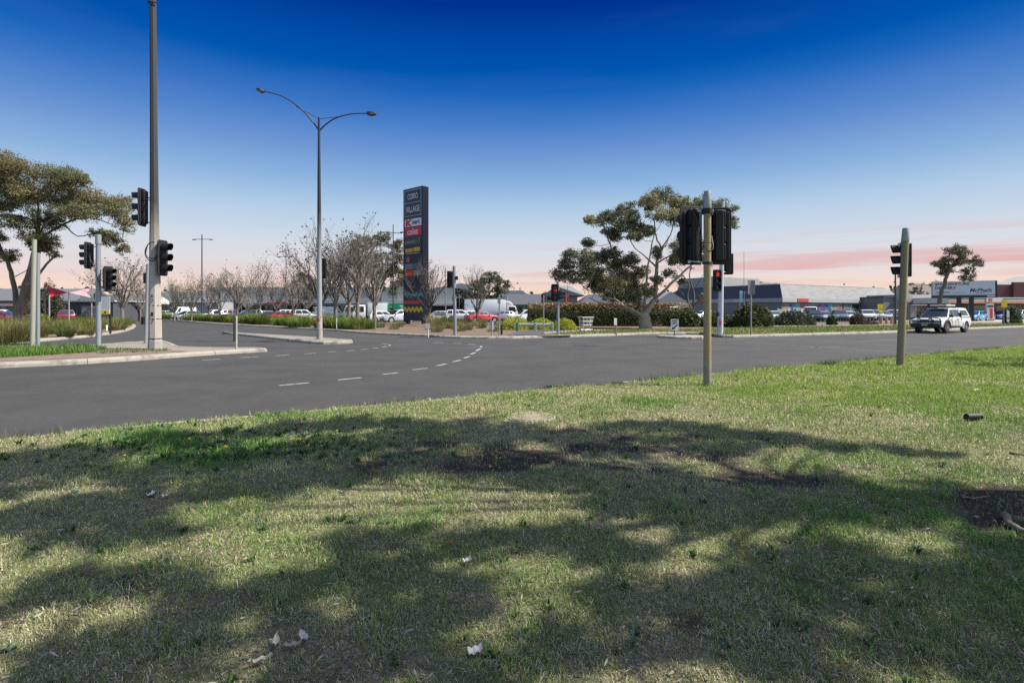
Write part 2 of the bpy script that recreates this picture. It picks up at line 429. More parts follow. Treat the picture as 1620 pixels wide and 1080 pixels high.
BARK_G = mat('gum_bark', (0.27, 0.235, 0.19), 0.9, var=0.3, scale=3, bump=0.5, bscale=14, col2=(0.15, 0.12, 0.095), s2=2.0, c2=(0.5, 0.72), stretch=(1.5, 1.5, 0.5))
BARK_D = mat('dark_gum_bark', (0.12, 0.095, 0.075), 0.95, var=0.4, scale=3, bump=0.8, bscale=12, col2=(0.19, 0.145, 0.11), s2=1.6, c2=(0.5, 0.65), stretch=(1.5, 1.5, 0.35))
BARK_B = mat('bare_branch_bark', (0.15, 0.135, 0.12), 0.9, var=0.25, scale=4, bump=0.4, bscale=20)
BARK_N = mat('dark_bare_bark', (0.085, 0.075, 0.065), 0.9, var=0.25, scale=4, bump=0.4, bscale=20)

# ------------------------------------------------------------------ ground
gb = MB(); gb.quad((-1500, -600, -0.05), (1500, -600, -0.05), (1500, 2000, -0.05), (-1500, 2000, -0.05))
tag(gb.build('ground', EARTH), 'bare earth and grass reaching to the horizon', None, None, 'structure')
rb = MB(); rb.quad((-140, -40, 0.0), (190, -40, 0.0), (190, 175, 0.0), (-140, 175, 0.0))
tag(rb.build('road', ASPH), 'smooth dark grey asphalt intersection and car park', None, None, 'structure')

def gp(l, z=0.0):
    return [G(a, b, z) for a, b in l]

# far corner with the garden beds (kerb all round, mulch inside)
front = [(262, 505.5), (292, 508.5), (331, 512.5), (393, 516), (438, 518), (497, 522), (530, 523.5), (580, 528), (659, 531.5), (707, 535),
         (792, 536.2), (853, 534.6), (960, 531.8), (1020, 529), (1108, 528.6), (1127, 531.5), (1150, 534), (1192, 533), (1304, 529.8), (1420, 526.5),
         (1520, 521.5), (1620, 517.6), (1760, 514.5)]
fp = gp(front)
back = [Vector((95, 74, 0)), Vector((60, 66, 0)), Vector((38, 63.5, 0)), Vector((20, 62.5, 0)), Vector((2, 62, 0)), Vector((-10, 63, 0)), Vector((-30, 72, 0)), Vector((-48, 86, 0)), Vector((-56, 93, 0))]
corner, corner_in = island('kerb', 'garden_bed', fp + back, 0.14, 0.3, CONC, MULCH, k=1, flabel='bark mulch garden bed on the far corner')
# left garden bed beside the village street
lg = gp([(-90, 546), (0, 544.6), (77, 539.5), (152, 532.5), (198, 525.5), (214, 519), (216, 514.5), (203, 510), (120, 506.5), (0, 506), (-130, 506)])
lgo, lgi = island('kerb', 'garden_bed', lg, 0.14, 0.28, CONC, MULCH, k=1, flabel='mulched bed of tussocks at the left of the side street')
# splitter island in front on the left
li = gp([(-120, 589), (0, 582), (110, 577.3), (220, 570.3), (320, 562.5), (400, 557.6), (421, 556.6), (424, 555.6)]) + \
     gp([(405, 549.3), (372, 549.6), (300, 548.3), (285, 547.5), (272, 541), (258, 538.5), (190, 541.5), (150, 545), (60, 549.5), (0, 550.5), (-120, 552)], 0.13)
lio, lii = island('kerb', 'island_paving', li, 0.15, 0.27, CONC, PINKC, k=1, seglen=3.0, flabel='sandy paving of the splitter island', klabel='pale concrete kerb round the left splitter island')
# median with the street lamp
md = gp([(343, 527), (400, 533), (467, 541), (500, 544.5), (545, 544), (562, 541.5)]) + gp([(548, 537.5), (500, 533.7), (440, 530.2), (378, 526.8)], 0.1)
mdo, mdi = island('kerb', 'median_paving', md, 0.15, 0.27, CONC, PINKC, k=1, flabel='narrow paved median with the tall street lamp')
# little island of the keep left sign
ki = gp([(1035, 533.2), (1060, 535.5), (1105, 536.6), (1128, 535.6)]) + gp([(1122, 531.5), (1085, 529.5), (1050, 530.2)], 0.1)
kio, kii = island('kerb', 'island_paving', ki, 0.14, 0.3, CONC, CONC2, k=1, flabel='small concrete island of the arrow sign')

# surfaces on the far corner: footpaths, turf, paving
Z1 = 0.14
def gz(l): return gp(l, Z1)
sheet('footpath', [p_ + Vector((0, 0.36, 0)) for p_ in gp([(664, 531.7), (707, 535), (792, 536.2), (853, 534.6), (905, 533.2)])] + gz([ (903, 530.2), (850, 530.8), (792, 531.3), (735, 531.2), (690, 530.2)]), Z1 - 0.004, CONC2, 'pale concrete footpath along the far kerb', k=1)
sheet('path', gz([(795, 531.2), (848, 530.6), (862, 526.5), (900, 523.2), (880, 522), (835, 522.5), (818, 525)]), Z1 - 0.001, ASPH2, 'dark asphalt path through the corner garden', k=1)
turf_poly = [p_ + Vector((-0.17, 0.34, 0)) for p_ in gp([(850, 533.0), (905, 533.4), (960, 531.8), (1020, 529), (1108, 528.6), (1127, 531.5), (1150, 534), (1192, 533), (1304, 529.8), (1420, 526.5), (1520, 521.5), (1620, 517.6), (1740, 514.9)])] + gz([
                (1740, 511.3), (1620, 512.2), (1420, 514.5), (1304, 515.6), (1205, 516.8), (1130, 520.3), (1060, 521.3), (960, 522.6), (905, 525.5), (865, 528)])
sheet('turf', turf_poly, Z1 + 0.004, TURF, 'strip of sunlit lawn on the far side of the road', k=1)
sheet('footpath', gz([(1195, 517), (1304, 515.7), (1420, 514.6), (1620, 512.3), (1740, 511.3), (1740, 510.3), (1620, 511.2), (1420, 513.3), (1304, 514.3), (1205, 515.5)]), Z1 + 0.008, CONC2, 'thin pale footpath behind the far lawn', k=0)
sheet('footpath', gz([(862, 527.4), (905, 524.8), (960, 522.2), (960, 521.2), (905, 523.2), (860, 525.4)]), Z1 + 0.008, CONC2, 'curved concrete path by the green rail', k=0)
sheet('forecourt', [(48, 60), (100, 78), (120, 100), (75, 96), (52, 76)], 0.006, CONC2, 'pale concrete forecourt of the service station', k=0)
# grass and dirt of the left island
sheet('dirt_strip', gz([(-110, 574), (0, 571.8), (110, 567.5), (200, 562), (262, 557.5), (303, 556), (280, 553.4), (200, 554), (100, 557), (-110, 558)]), 0.147, DIRT, 'strip of brown dirt inside the island kerb', k=1)
# bare ground and turf of the near verge
P0 = Vector((-0.12, 9.95, 0)); ED = Vector((0.861, 0.508, 0)).normalized(); EN = Vector((-ED.y, ED.x, 0))
def hf(x, y):
    x = np.asarray(x, float); y = np.asarray(y, float)
    d = (x - P0.x) * EN.x + (y - P0.y) * EN.y        # <0 inside the verge
    return 0.115 + 0.05 * (vnoise(x, y, 0.5, 5) - 0.5) * np.clip(-d / 2.0, 0, 1) + 0.022 * (vnoise(x, y, 3.0, 9) - 0.5) * np.clip(-d * 2, 0, 1) - 0.01
def edge(s):
    t = float(s); wob = 0.05 * math.sin(t * 0.9) + 0.03 * math.sin(t * 2.3 + 1)
    if t < -4: wob += (t + 4) ** 2 * -0.004
    return P0 + ED * t + EN * wob
ss = np.arange(-22, 46, 0.22); tt = np.concatenate([[0.02, 0.08, 0.2], np.arange(0.4, 26, 0.22)])
V = []
for s_ in ss:
    e = edge(s_)
    for t in tt: V.append((e.x - EN.x * t, e.y - EN.y * t))
V = np.array(V); Zv = hf(V[:, 0], V[:, 1])
nt_ = len(tt); fi = []
for i in range(len(ss) - 1):
    for j in range(nt_ - 1): fi.append((i * nt_ + j, i * nt_ + j + 1, (i + 1) * nt_ + j + 1, (i + 1) * nt_ + j))
lawn = MB(); lawn.v = [tuple(a) for a in np.column_stack([V, Zv])]; lawn.f = fi; lawn.mi = [0] * len(fi)

def lawnmat():
    m = bpy.data.materials.new('lawn_soil'); m.use_nodes = True
    nt = m.node_tree; N = nt.nodes; L = nt.links; b = N['Principled BSDF']
    tc = N.new('ShaderNodeTexCoord')
    def noise(s, d=8, r=0.6):
        n = N.new('ShaderNodeTexNoise'); n.inputs['Scale'].default_value = s; n.inputs['Detail'].default_value = d; n.inputs['Roughness'].default_value = r
        L.new(tc.outputs['Object'], n.inputs['Vector']); return n
    def mix(f, a, bcol, lo, hi):
        r = N.new('ShaderNodeMapRange'); r.inputs['From Min'].default_value = lo; r.inputs['From Max'].default_value = hi; L.new(f, r.inputs['Value'])
        x = N.new('ShaderNodeMix'); x.data_type = 'RGBA'; L.new(r.outputs[0], x.inputs['Factor'])
        if isinstance(a, tuple): x.inputs['A'].default_value = (*a, 1)
        else: L.new(a, x.inputs['A'])
        x.inputs['B'].default_value = (*bcol, 1); return x.outputs['Result']
    c = mix(noise(40).outputs['Fac'], (0.12, 0.10, 0.07), (0.27, 0.235, 0.15), 0.4, 0.65)
    c = mix(noise(2.0).outputs['Fac'], c, (0.14, 0.16, 0.06), 0.42, 0.6)
    c = mix(noise(160, 3).outputs['Fac'], c, (0.30, 0.26, 0.18), 0.62, 0.75)
    at_ = N.new('ShaderNodeAttribute'); at_.attribute_name = 'dirt'
    c = mix(at_.outputs['Fac'], c, (0.045, 0.035, 0.028), 0.15, 0.9)
    L.new(c, b.inputs['Base Color']); b.inputs['Roughness'].default_value = 0.95; b.inputs['Specular IOR Level'].default_value = 0.15
    bp = N.new('ShaderNodeBump'); bp.inputs['Strength'].default_value = 0.9; bp.inputs['Distance'].default_value = 0.03
    L.new(noise(70, 6).outputs['Fac'], bp.inputs['Height']); L.new(bp.outputs[0], b.inputs['Normal'])
    return m
lo = lawn.build('lawn', lawnmat(), smooth=60); tag(lo, 'thin patchy lawn of the near verge', None, None, 'structure')
# kerb of the near verge
kb = MB()
prev = None
for s_ in np.arange(-22, 46, 0.5):
    e = edge(s_); q = [(e + EN * o) for o in (0.12, 0.11, 0.07, -0.05)]; z = [-0.02, 0.07, 0.104, 0.108]
    cur = [(p.x, p.y, zz) for p, zz in zip(q, z)]
    if prev:
        for k in range(3): kb.quad(prev[k], cur[k], cur[k + 1], prev[k + 1])
    prev = cur
tag(kb.build('kerb', CONC, smooth=60), 'low concrete kerb edging the near lawn', None, None, 'structure')

# ------------------------------------------------------------------ painted markings
mk = MB()
def dash(mb, a, b, wd, z=0.004):
    a = Vector((a[0], a[1], 0)); b = Vector((b[0], b[1], 0)); d = (b - a).normalized(); n = Vector((-d.y, d.x, 0)) * wd / 2
    mb.quad((*(a - n).xy, z), (*(b - n).xy, z), (*(b + n).xy, z), (*(a + n).xy, z))
for a, b in [((442, 609.7), (489, 605.5)), ((535, 601), (572, 597.3)), ((606, 592), (630, 589.6)), ((653, 585), (676, 582.4)), ((691, 578.6), (706, 575.5)),
             ((716, 572.5), (729, 569.5)), ((734, 566.5), (743, 563.7)), ((744.5, 560.5), (752, 557.6)), ((753, 555), (760, 551.5)), ((761.5, 549.3), (761, 547.4)),
             ((752, 545.2), (741, 544.2)), ((730, 543.4), (716, 542.8)), ((702, 542.2), (686, 541.7)),
             ((320, 569.6), (348, 568.0)), ((381, 565.6), (409, 564.2)), ((437, 562.7), (457, 561.3)), ((482, 559.8), (500, 558.5)), ((519, 556.8), (531, 555.8)),
             ((549, 555), (560, 554.0)), ((571, 553), (582, 552)), ((590, 551.2), (599, 550.2)), ((605, 549.2), (612, 547.8)), ((616, 546.6), (617, 545.3)), ((613, 544.0), (604, 543.3))]:
    dash(mk, G(*a), G(*b), 0.11)
tag(mk.build('lane_marking', PAINTW), 'white dashed turning lines curving across the intersection', None, None, 'structure')
mk = MB()
for a, b in [((1192, 534.6), (1290, 539.7)), ((1290, 539.7), (1513, 553)), ((1180, 541.5), (1464, 560)), ((1470, 537), (1500, 539)), ((1280, 549), (1330, 548)),
             ((310, 527.5), (345, 525.8)), ((235, 530), (420, 526.5)), ((700, 549.5), (780, 549.3)), ((860, 543), (905, 541)), ((960, 540), (1010, 539)), ((1090, 541), (1180, 536.8)), ((1350, 541), (1440, 536)), ((1480, 532), (1620, 526.5)),
             ((430, 524), (468, 523.2)), ((560, 531), (598, 532.6)), ((630, 538.5), (668, 538.9)), ((420, 546), (466, 545))]:
    dash(mk, G(*a), G(*b), 0.13)
tag(mk.build('lane_marking', PAINTF), 'worn pale lines across the main road', None, None, 'structure')
mk = MB()
mk.add([(*G(a, b).xy, 0.003) for a, b in [(905, 546), (925, 545.2), (945, 546.4), (950, 548), (925, 548.6), (908, 547.6)]], [(0, 1, 2, 3, 4, 5)])
tag(mk.build('road_patch', mat('bitumen_patch', (0.025, 0.025, 0.027), 0.8)), 'dark bitumen patch in the road', None, None, 'structure')
# ------------------------------------------------------------------ lawn grass
def lawn_fields(x, y):
    g = vnoise(x, y, 0.9, 21, 4)                     # greenness
    D = y; px = 810 + F * x / np.maximum(y, 0.5); py = 490 + F * (CZ - 0.12) / np.maximum(y, 0.5)
    g = g + 0.28 * np.exp(-(((px - 330) / 260) ** 2 + ((py - 705) / 32) ** 2))
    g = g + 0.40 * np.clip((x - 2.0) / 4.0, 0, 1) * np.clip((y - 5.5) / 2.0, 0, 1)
    g = g - 0.22 * np.exp(-(((px - 900) / 330) ** 2 + ((py - 705) / 45) ** 2))
    g = g - 0.24 * np.exp(-(((px - 1140) / 150) ** 2 + ((py - 735) / 30) ** 2))
    g = g - 0.22 * np.exp(-(((px - 1380) / 150) ** 2 + ((py - 665) / 16) ** 2))
    g = g + 0.10 * np.exp(-(((px - 1250) / 260) ** 2 + ((py - 860) / 60) ** 2))
    dirt = 0.50 + 0.75 * (vnoise(x, y, 2.3, 33, 5) - 0.5) - 0.06
    dirt = dirt + 0.55 * np.exp(-(((px - 1570) / 140) ** 2 + ((py - 815) / 50) ** 2)) \
        + 0.24 * np.exp(-(((px - 1090) / 45) ** 2 + ((py - 950) / 30) ** 2)) + 0.22 * np.exp(-(((px - 900) / 310) ** 2 + ((py - 708) / 32) ** 2)) + 0.16 * np.exp(-(((px - 700) / 180) ** 2 + ((py - 735) / 16) ** 2)) \
        + 0.20 * np.exp(-(((px - 1180) / 170) ** 2 + ((py - 752) / 22) ** 2)) + 0.2 * np.exp(-(((px - 1215) / 60) ** 2 + ((py - 604) / 5) ** 2)) - 0.12 * np.clip(g - 0.55, 0, 1) * 3
    return g, np.clip((dirt - 0.54) / 0.16, 0, 1)
lxy = np.array(lawn.v); dd_ = lawn_fields(lxy[:, 0], lxy[:, 1])[1] * (lxy[:, 1] > 0.5)
at_d = lo.data.attributes.new('dirt', 'FLOAT', 'POINT'); at_d.data.foreach_set('value', dd_.astype(np.float32))
def lawn_grass():
    bins = [(0.2, 1.85, 4500, 0.0045, 0.042), (1.85, 3.0, 15000, 0.0031, 0.040), (3.0, 4.5, 10000, 0.0037, 0.042), (4.5, 7.0, 5600, 0.0048, 0.046), (7.0, 11.0, 2500, 0.0068, 0.052), (11.0, 25.0, 850, 0.0105, 0.055)]
    Ps = []; Hs = []; Wd = []; Cs = []; Ln = []
    for y0, y1, den, wd, h0 in bins:
        xm = 1.0 * y1 + 3.6
        n = int((y1 - y0) * 2 * xm * den)
        x = rng.uniform(-xm, xm, n); y = rng.uniform(y0, y1, n)
        d = (x - P0.x) * EN.x + (y - P0.y) * EN.y
        k = ((np.abs(x) < 0.99 * y + 0.6) | ((np.abs(x) < 0.99 * y + 3.6) & (rng.uniform(size=n) < .4))) & (d < 0.03 + 0.04 * vnoise(x, y, 6, 3)); x = x[k]; y = y[k]
        g, dirt = lawn_fields(x, y)
        clump = vnoise(x, y, 7, 77, 2)
        k = rng.uniform(size=len(x)) < (1 - 0.93 * dirt) * (0.35 + 1.1 * clump); x = x[k]; y = y[k]; g = g[k]; dirt = dirt[k]; clump = clump[k]
        n = len(x)
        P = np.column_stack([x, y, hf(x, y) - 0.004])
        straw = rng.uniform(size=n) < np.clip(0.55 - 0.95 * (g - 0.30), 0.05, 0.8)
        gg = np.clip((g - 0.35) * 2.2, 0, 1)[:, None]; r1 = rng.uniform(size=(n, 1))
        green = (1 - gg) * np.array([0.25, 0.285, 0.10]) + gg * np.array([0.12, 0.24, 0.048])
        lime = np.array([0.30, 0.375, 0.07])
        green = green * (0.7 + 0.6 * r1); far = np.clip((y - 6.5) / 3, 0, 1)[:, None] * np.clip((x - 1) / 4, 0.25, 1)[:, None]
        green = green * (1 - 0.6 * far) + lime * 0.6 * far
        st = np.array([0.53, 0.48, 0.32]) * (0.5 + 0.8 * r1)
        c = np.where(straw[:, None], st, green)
        h = h0 * np.where(y < 6, 0.78, 0.92) * rng.uniform(0.45, 1.5, n) * (0.75 + 0.7 * np.clip(g - 0.3, 0, 1)) * (1 + 0.6 * (clump > 0.58) + 0.7 * (vnoise(x, y, 3.1, 55, 2) > 0.66))
        ln = np.where(straw, rng.uniform(0.9, 1.9, n), rng.uniform(0.15, 1.3, n))
        Ps.append(P); Hs.append(h); Wd.append(np.full(n, wd) * rng.uniform(0.7, 1.4, n)); Cs.append(c); Ln.append(ln)
    # longer seeding weeds along the kerb
    n = 5200; s_ = rng.uniform(-14, 34, n); keep = vnoise(s_, s_ * 0, 0.9, 4, 2) > 0.46; s_ = s_[keep]; n = len(s_)
    t = rng.uniform(-0.03, 0.14, n); x = P0.x + ED.x * s_ - EN.x * t; y = P0.y + ED.y * s_ - EN.y * t
    k = (np.abs(x) < 0.99 * y + 3.0) & (y > 2); x = x[k]; y = y[k]; n = len(x)
    Ps.append(np.column_stack([x, y, hf(x, y)])); Hs.append(rng.uniform(0.05, 0.17, n)); Wd.append(np.full(n, 0.007))
    Cs.append(np.array([0.09, 0.10, 0.045]) * rng.uniform(0.5, 1.6, (n, 1))); Ln.append(rng.uniform(0.05, 0.8, n))
    P = np.concatenate(Ps); h = np.concatenate(Hs); wd = np.concatenate(Wd); c = np.concatenate(Cs); ln = np.concatenate(Ln)
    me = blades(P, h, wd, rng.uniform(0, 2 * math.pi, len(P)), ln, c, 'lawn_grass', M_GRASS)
    tag(obj('lawn_grass', me), 'short mixed green and straw grass of the near verge', None, None, 'stuff')
lawn_grass()

def strip_grass(poly, n, h, wd, c0, c1, z, name, label):
    x, y = scatter(poly, n); n = len(x); g = vnoise(x, y, 0.5, 12, 3)[:, None]
    P = np.column_stack([x, y, np.full(n, z)]); r1 = rng.uniform(0.6, 1.4, (n, 1))
    c = (np.array(c0) * (1 - g) + np.array(c1) * g) * r1
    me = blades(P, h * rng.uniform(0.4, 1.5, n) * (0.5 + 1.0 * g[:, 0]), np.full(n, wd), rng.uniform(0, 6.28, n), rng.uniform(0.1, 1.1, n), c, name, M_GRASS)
    tag(obj(name, me), label, None, None, 'stuff')
strip_grass(turf_poly, 30000, 0.13, 0.035, (0.20, 0.20, 0.06), (0.09, 0.16, 0.03), Z1, 'turf_grass', 'bright green grass along the far side of the main road')
isl = gz([(-110, 570), (0, 566.8), (80, 562), (150, 557.5), (170, 551.5), (130, 549.5), (60, 552), (0, 553.5), (-110, 556)])
strip_grass(isl, 9000, 0.16, 0.016, (0.07, 0.13, 0.03), (0.12, 0.22, 0.04), 0.14, 'island_grass', 'lush green weeds and grass on the left splitter island')
isl2 = gz([(150, 560), (262, 556.5), (275, 553.5), (200, 551.5), (165, 553)])
strip_grass(isl2, 700, 0.10, 0.02, (0.10, 0.14, 0.04), (0.14, 0.18, 0.06), 0.14, 'island_grass', 'sparse weeds on the dirt round the concrete pole')

# litter of dead leaves and twigs in the lawn (nobody could count it)
def litter():
    n = 15000; y = 1.9 + (rng.uniform(size=n) ** 1.4) * 8; x = rng.uniform(-1, 1, n) * (0.99 * y + 0.5)
    d = (x - P0.x) * EN.x + (y - P0.y) * EN.y; k = d < -0.1; x = x[k]; y = y[k]; n = len(x)
    C = np.column_stack([x, y, hf(x, y) + rng.uniform(0.01, 0.042, n)])
    cols = np.array([[0.30, 0.26, 0.20], [0.20, 0.14, 0.09], [0.38, 0.35, 0.29], [0.24, 0.20, 0.15], [0.14, 0.10, 0.07]])[rng.integers(0, 5, n)] * rng.uniform(0.7, 1.2, (n, 1))
    cols[rng.uniform(size=n) < 0.004] = (0.42, 0.10, 0.04)
    me = leaf_quads(C, 0.042, cols * 0.85, 'leaf_litter', M_GRASS, asp=0.2, flat=0.93)
    tag(obj('leaf_litter', me), 'dry fallen gum leaves scattered through the lawn', None, None, 'stuff')
litter()
# broadleaf weeds and yellow flowers
def weeds():
    C = []; cols = []
    rr = np.random.default_rng(3)
    spots = []
    for _ in range(260):
        y = 2.0 + rr.uniform() ** 1.4 * 7; x = rr.uniform(-1, 1) * y; spots.append((x, y, rr.uniform(0.03, 0.07)))
    for _ in range(420):
        px = rr.normal(360, 150); py = rr.normal(700, 16); y = F * 1.53 / max(py - 490, 60); spots.append(((px - 810) * y / F, y, rr.uniform(0.04, 0.09)))
    P = []; h = []; yaw = []; cc = []; ln = []; wd = []
    for x, y, s in spots:
        if (x - P0.x) * EN.x + (y - P0.y) * EN.y > -0.1: continue
        k = rr.integers(6, 12); a0 = rr.uniform(0, 6.28)
        base = np.array([0.06, 0.12, 0.03]) if rr.uniform() < 0.7 else np.array([0.08, 0.14, 0.08])
        for i in range(k):
            P.append((x + rr.normal(0, 0.01), y + rr.normal(0, 0.01), 0)); h.append(s * rr.uniform(0.7, 1.4)); yaw.append(a0 + 6.28 * i / k + rr.normal(0, 0.2))
            cc.append(base * rr.uniform(0.7, 1.4)); ln.append(rr.uniform(0.7, 1.4)); wd.append(s * 0.28)
    P = np.array(P); P[:, 2] = hf(P[:, 0], P[:, 1])
    me = blades(P, np.array(h), np.array(wd), np.array(yaw), np.array(ln), np.array(cc), 'weeds', M_GRASS)
    tag(obj('weeds', me), 'low broadleaf weeds growing through the lawn', None, None, 'stuff')
    pts = []
    for _ in range(130):
        px = rr.uniform(1150, 1620); py = 574 + rr.uniform() ** 1.6 * 60; pts.append((px, py))
    for _ in range(30):
        pts.append((rr.normal(380, 170), rr.normal(705, 22)))
    C = []
    for px, py in pts:
        if py < 560: continue
        y = F * 1.53 / (py - 490); x = (px - 810) * y / F
        if (x - P0.x) * EN.x + (y - P0.y) * EN.y > -0.08: continue
        for _ in range(5): C.append((x + rr.normal(0, 0.008), y + rr.normal(0, 0.008), 0.16 + rr.uniform(0, 0.02)))
    C = np.array(C); me = leaf_quads(C, 0.02, np.tile([[0.55, 0.45, 0.03]], (len(C), 1)), 'yellow_flowers', M_GRASS, asp=0.9, flat=0.9)
    tag(obj('yellow_flowers', me), 'tiny yellow flowers dotted through the sunlit grass', None, None, 'stuff')
weeds()

# ------------------------------------------------------------------ shrubs, hedges, tussocks
def dome(C0, rx, ry, h, n, ls, c0, c1, top=None, shell=0.35, box=False, seed=1):
    u = unit(n); u[:, 2] = np.abs(u[:, 2])
    if box:
        u = rng.uniform(-1, 1, (n, 3)); m_ = np.argmax(np.abs(u) * np.array([1.0, 1.0, 1.0]), axis=1)
        sgn = np.sign(u[np.arange(n), m_]); u[np.arange(n), m_] = sgn; u[:, 2] = np.abs(u[:, 2])
    rad = 1 - shell * rng.uniform(size=n) ** 1.6
    lump = 0.78 + 0.44 * vnoise(u[:, 0] * 2 + seed * 3.1 + u[:, 2], u[:, 1] * 2 - u[:, 2] * 1.3 + seed, 1.6, seed, 2)
    if box: lump = 0.94 + 0.12 * lump
    P = u * (rad * lump)[:, None] * np.array([rx, ry, h]) + np.array([C0[0], C0[1], C0[2] if len(C0) > 2 else 0])
    g = vnoise(P[:, 0] * 1.5, P[:, 2] * 2.5 + P[:, 1], 1.2, seed + 5, 3)[:, None] * rng.uniform(0.6, 1.3, (n, 1))
    c = np.array(c0) * (1 - np.clip(g, 0, 1)) + np.array(c1) * np.clip(g, 0, 1)
    if top is not None:
        k = np.clip((u[:, 2] * rad - 0.72) / 0.2, 0, 1) * (rng.uniform(size=n) < 0.75)
        c = c * (1 - k[:, None]) + np.array(top) * k[:, None] * rng.uniform(0.6, 1.3, (n, 1))
    return P, c, np.full(n, ls)
def shrub(name, label, px, pyb, wpx, hpx, c0, c1, n=2600, ls=0.16, top=None, box=False, depth=0.8, cat='shrub', group=None, z=0.12, seed=1, shell=0.4):
    g = G(px, pyb, z); s = g.y / F
    rx = wpx * s / 2; h = hpx * s
    P, c, l = dome((0, 0, 0), rx, max(0.5, rx * depth) if not box else depth, h, n, ls, c0, c1, top, shell, box, seed)
    me = leaf_quads(P, l, c, name, M_LEAF, asp=0.55)
    o = obj(name, me); o.location = g
    tag(o, label, cat, group)
    st = MB()
    for k in range(4):
        a = k * 1.6 + seed; st.tube([(0.1 * math.cos(a), 0.1 * math.sin(a), -0.05), (rx * 0.4 * math.cos(a), rx * depth * 0.4 * math.sin(a), h * 0.55)], [0.035, 0.015], 5)
    st.build('stem', BARK_N, o)
    return o
DG0, DG1 = (0.04, 0.056, 0.025), (0.13, 0.155, 0.065)
shrub('hedge', 'long clipped photinia hedge with reddish tips behind the white gum', 962, 515.5, 238, 33.5, (0.05, 0.065, 0.028), (0.17, 0.185, 0.075), 48000, 0.19, (0.33, 0.20, 0.11), True, 1.3, 'hedge', seed=4, shell=0.3)
YG0, YG1 = (0.16, 0.19, 0.02), (0.46, 0.45, 0.05)
shrub('golden_shrub', 'rounded golden shrub behind the left half of the green rail', 815, 521.5, 52, 21, YG0, YG1, 3500, 0.09, None, seed=2, group='golden shrubs by the footpath')
shrub('golden_shrub', 'low golden shrub behind the right half of the green rail', 858, 521.5, 46, 19, YG0, YG1, 3200, 0.09, None, seed=3, group='golden shrubs by the footpath')
shrub('golden_shrub', 'golden shrub just right of the pedestrian signal with the red lamp', 893, 522, 40, 18, YG0, YG1, 3200, 0.09, None, seed=5, group='golden shrubs by the footpath')
shrub('dark_shrub', 'small grey green shrub at the left end of the green rail', 803, 521, 18, 9, DG0, DG1, 900, 0.1, None, seed=6)
shrub('green_bush', 'loose green bush just right of the big hedge', 1086, 517, 44, 26, (0.035, 0.048, 0.018), (0.10, 0.12, 0.045), 4200, 0.2, None, seed=7)
shrub('green_bush', 'olive bush directly behind the grey pole with red graffiti', 1135, 517, 56, 24, (0.035, 0.048, 0.018), (0.10, 0.12, 0.045), 4200, 0.2, None, seed=8)
shrub('green_bush', 'large dark bush behind the back of the twin sign', 1190, 518, 62, 36, DG0, (0.085, 0.11, 0.04), 6500, 0.22, None, seed=9)
shrub('grey_shrub', 'broad low grey green shrub in front of the white van', 1257, 514.5, 66, 22, (0.03, 0.035, 0.022), (0.085, 0.09, 0.06), 5000, 0.17, None, seed=10)
shrub('round_shrub', 'small bright green round shrub among the parked cars', 1316, 514, 16, 16, (0.02, 0.05, 0.015), (0.05, 0.12, 0.03), 1500, 0.14, None, seed=11)
shrub('grey_shrub', 'brownish shrub left of the timber bollards', 1357, 513.5, 26, 19, (0.05, 0.045, 0.025), (0.12, 0.10, 0.06), 1900, 0.16, None, seed=12)
shrub('pink_shrub', 'low dark pink shrub before the silver cars', 1377, 513.3, 24, 6, (0.06, 0.03, 0.035), (0.16, 0.08, 0.10), 900, 0.12, None, seed=13)
shrub('small_tree', 'small bushy green tree beside the yellow road sign', 1601, 512, 26, 28, DG0, DG1, 2600, 0.2, None, cat='tree', seed=14)
shrub('dark_bush', 'tall dark bush between the gum trunks and the red shade sail', 78, 509, 46, 62, (0.035, 0.042, 0.022), (0.10, 0.11, 0.055), 4800, 0.24, None, seed=15, shell=0.6)
shrub('yellow_bush', 'bright yellow green bush behind the two bare posts', 62, 524, 40, 32, (0.06, 0.08, 0.012), (0.20, 0.24, 0.03), 1600, 0.16, None, seed=16, shell=0.8)

def tuss(cx, cy, z, r, h, n, c0, c1):
    a = rng.uniform(0, 6.28, n); rr = r * 0.45 * np.sqrt(rng.uniform(size=n))
    P = np.column_stack([cx + rr * np.cos(a), cy + rr * np.sin(a), np.full(n, z)])
    c = np.array(c0) + (np.array(c1) - np.array(c0)) * rng.uniform(size=(n, 1))
    return P, h * rng.uniform(0.6, 1.25, n), a + rng.normal(0, 0.5, n), rng.uniform(0.15, 1.15, n), c
def tussock_bed(name, label, spots, cat=None, group=None, kind=None, w=0.022, parts_=None):
    Ps, hs, ys, ls, cs = [], [], [], [], []
    for (x, y, r, h, n, c0, c1) in spots:
        P, hh, a, l, c = tuss(x, y, 0.11, r, h, n, c0, c1); Ps.append(P); hs.append(hh); ys.append(a); ls.append(l); cs.append(c)
    P = np.concatenate(Ps); h = np.concatenate(hs)
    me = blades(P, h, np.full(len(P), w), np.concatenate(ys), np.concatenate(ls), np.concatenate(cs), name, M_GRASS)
    return tag(obj(name, me), label, cat, group, kind)
LG0, LG1 = (0.07, 0.105, 0.020), (0.22, 0.27, 0.055)
OL0, OL1 = (0.085, 0.09, 0.030), (0.24, 0.22, 0.085)
def row(pxa, pya, pxb, pyb, k, r, h, n, c0, c1, jit=0.4):
    a = G(pxa, pya, 0.12); b = G(pxb, pyb, 0.12); o = []
    for i in range(k):
        p = a.lerp(b, (i + 0.5) / k); o.append((p.x + random.uniform(-jit, jit), p.y + random.uniform(-jit, jit), r * random.uniform(0.8, 1.2), h * random.uniform(0.8, 1.2), n, c0, c1))
    return o
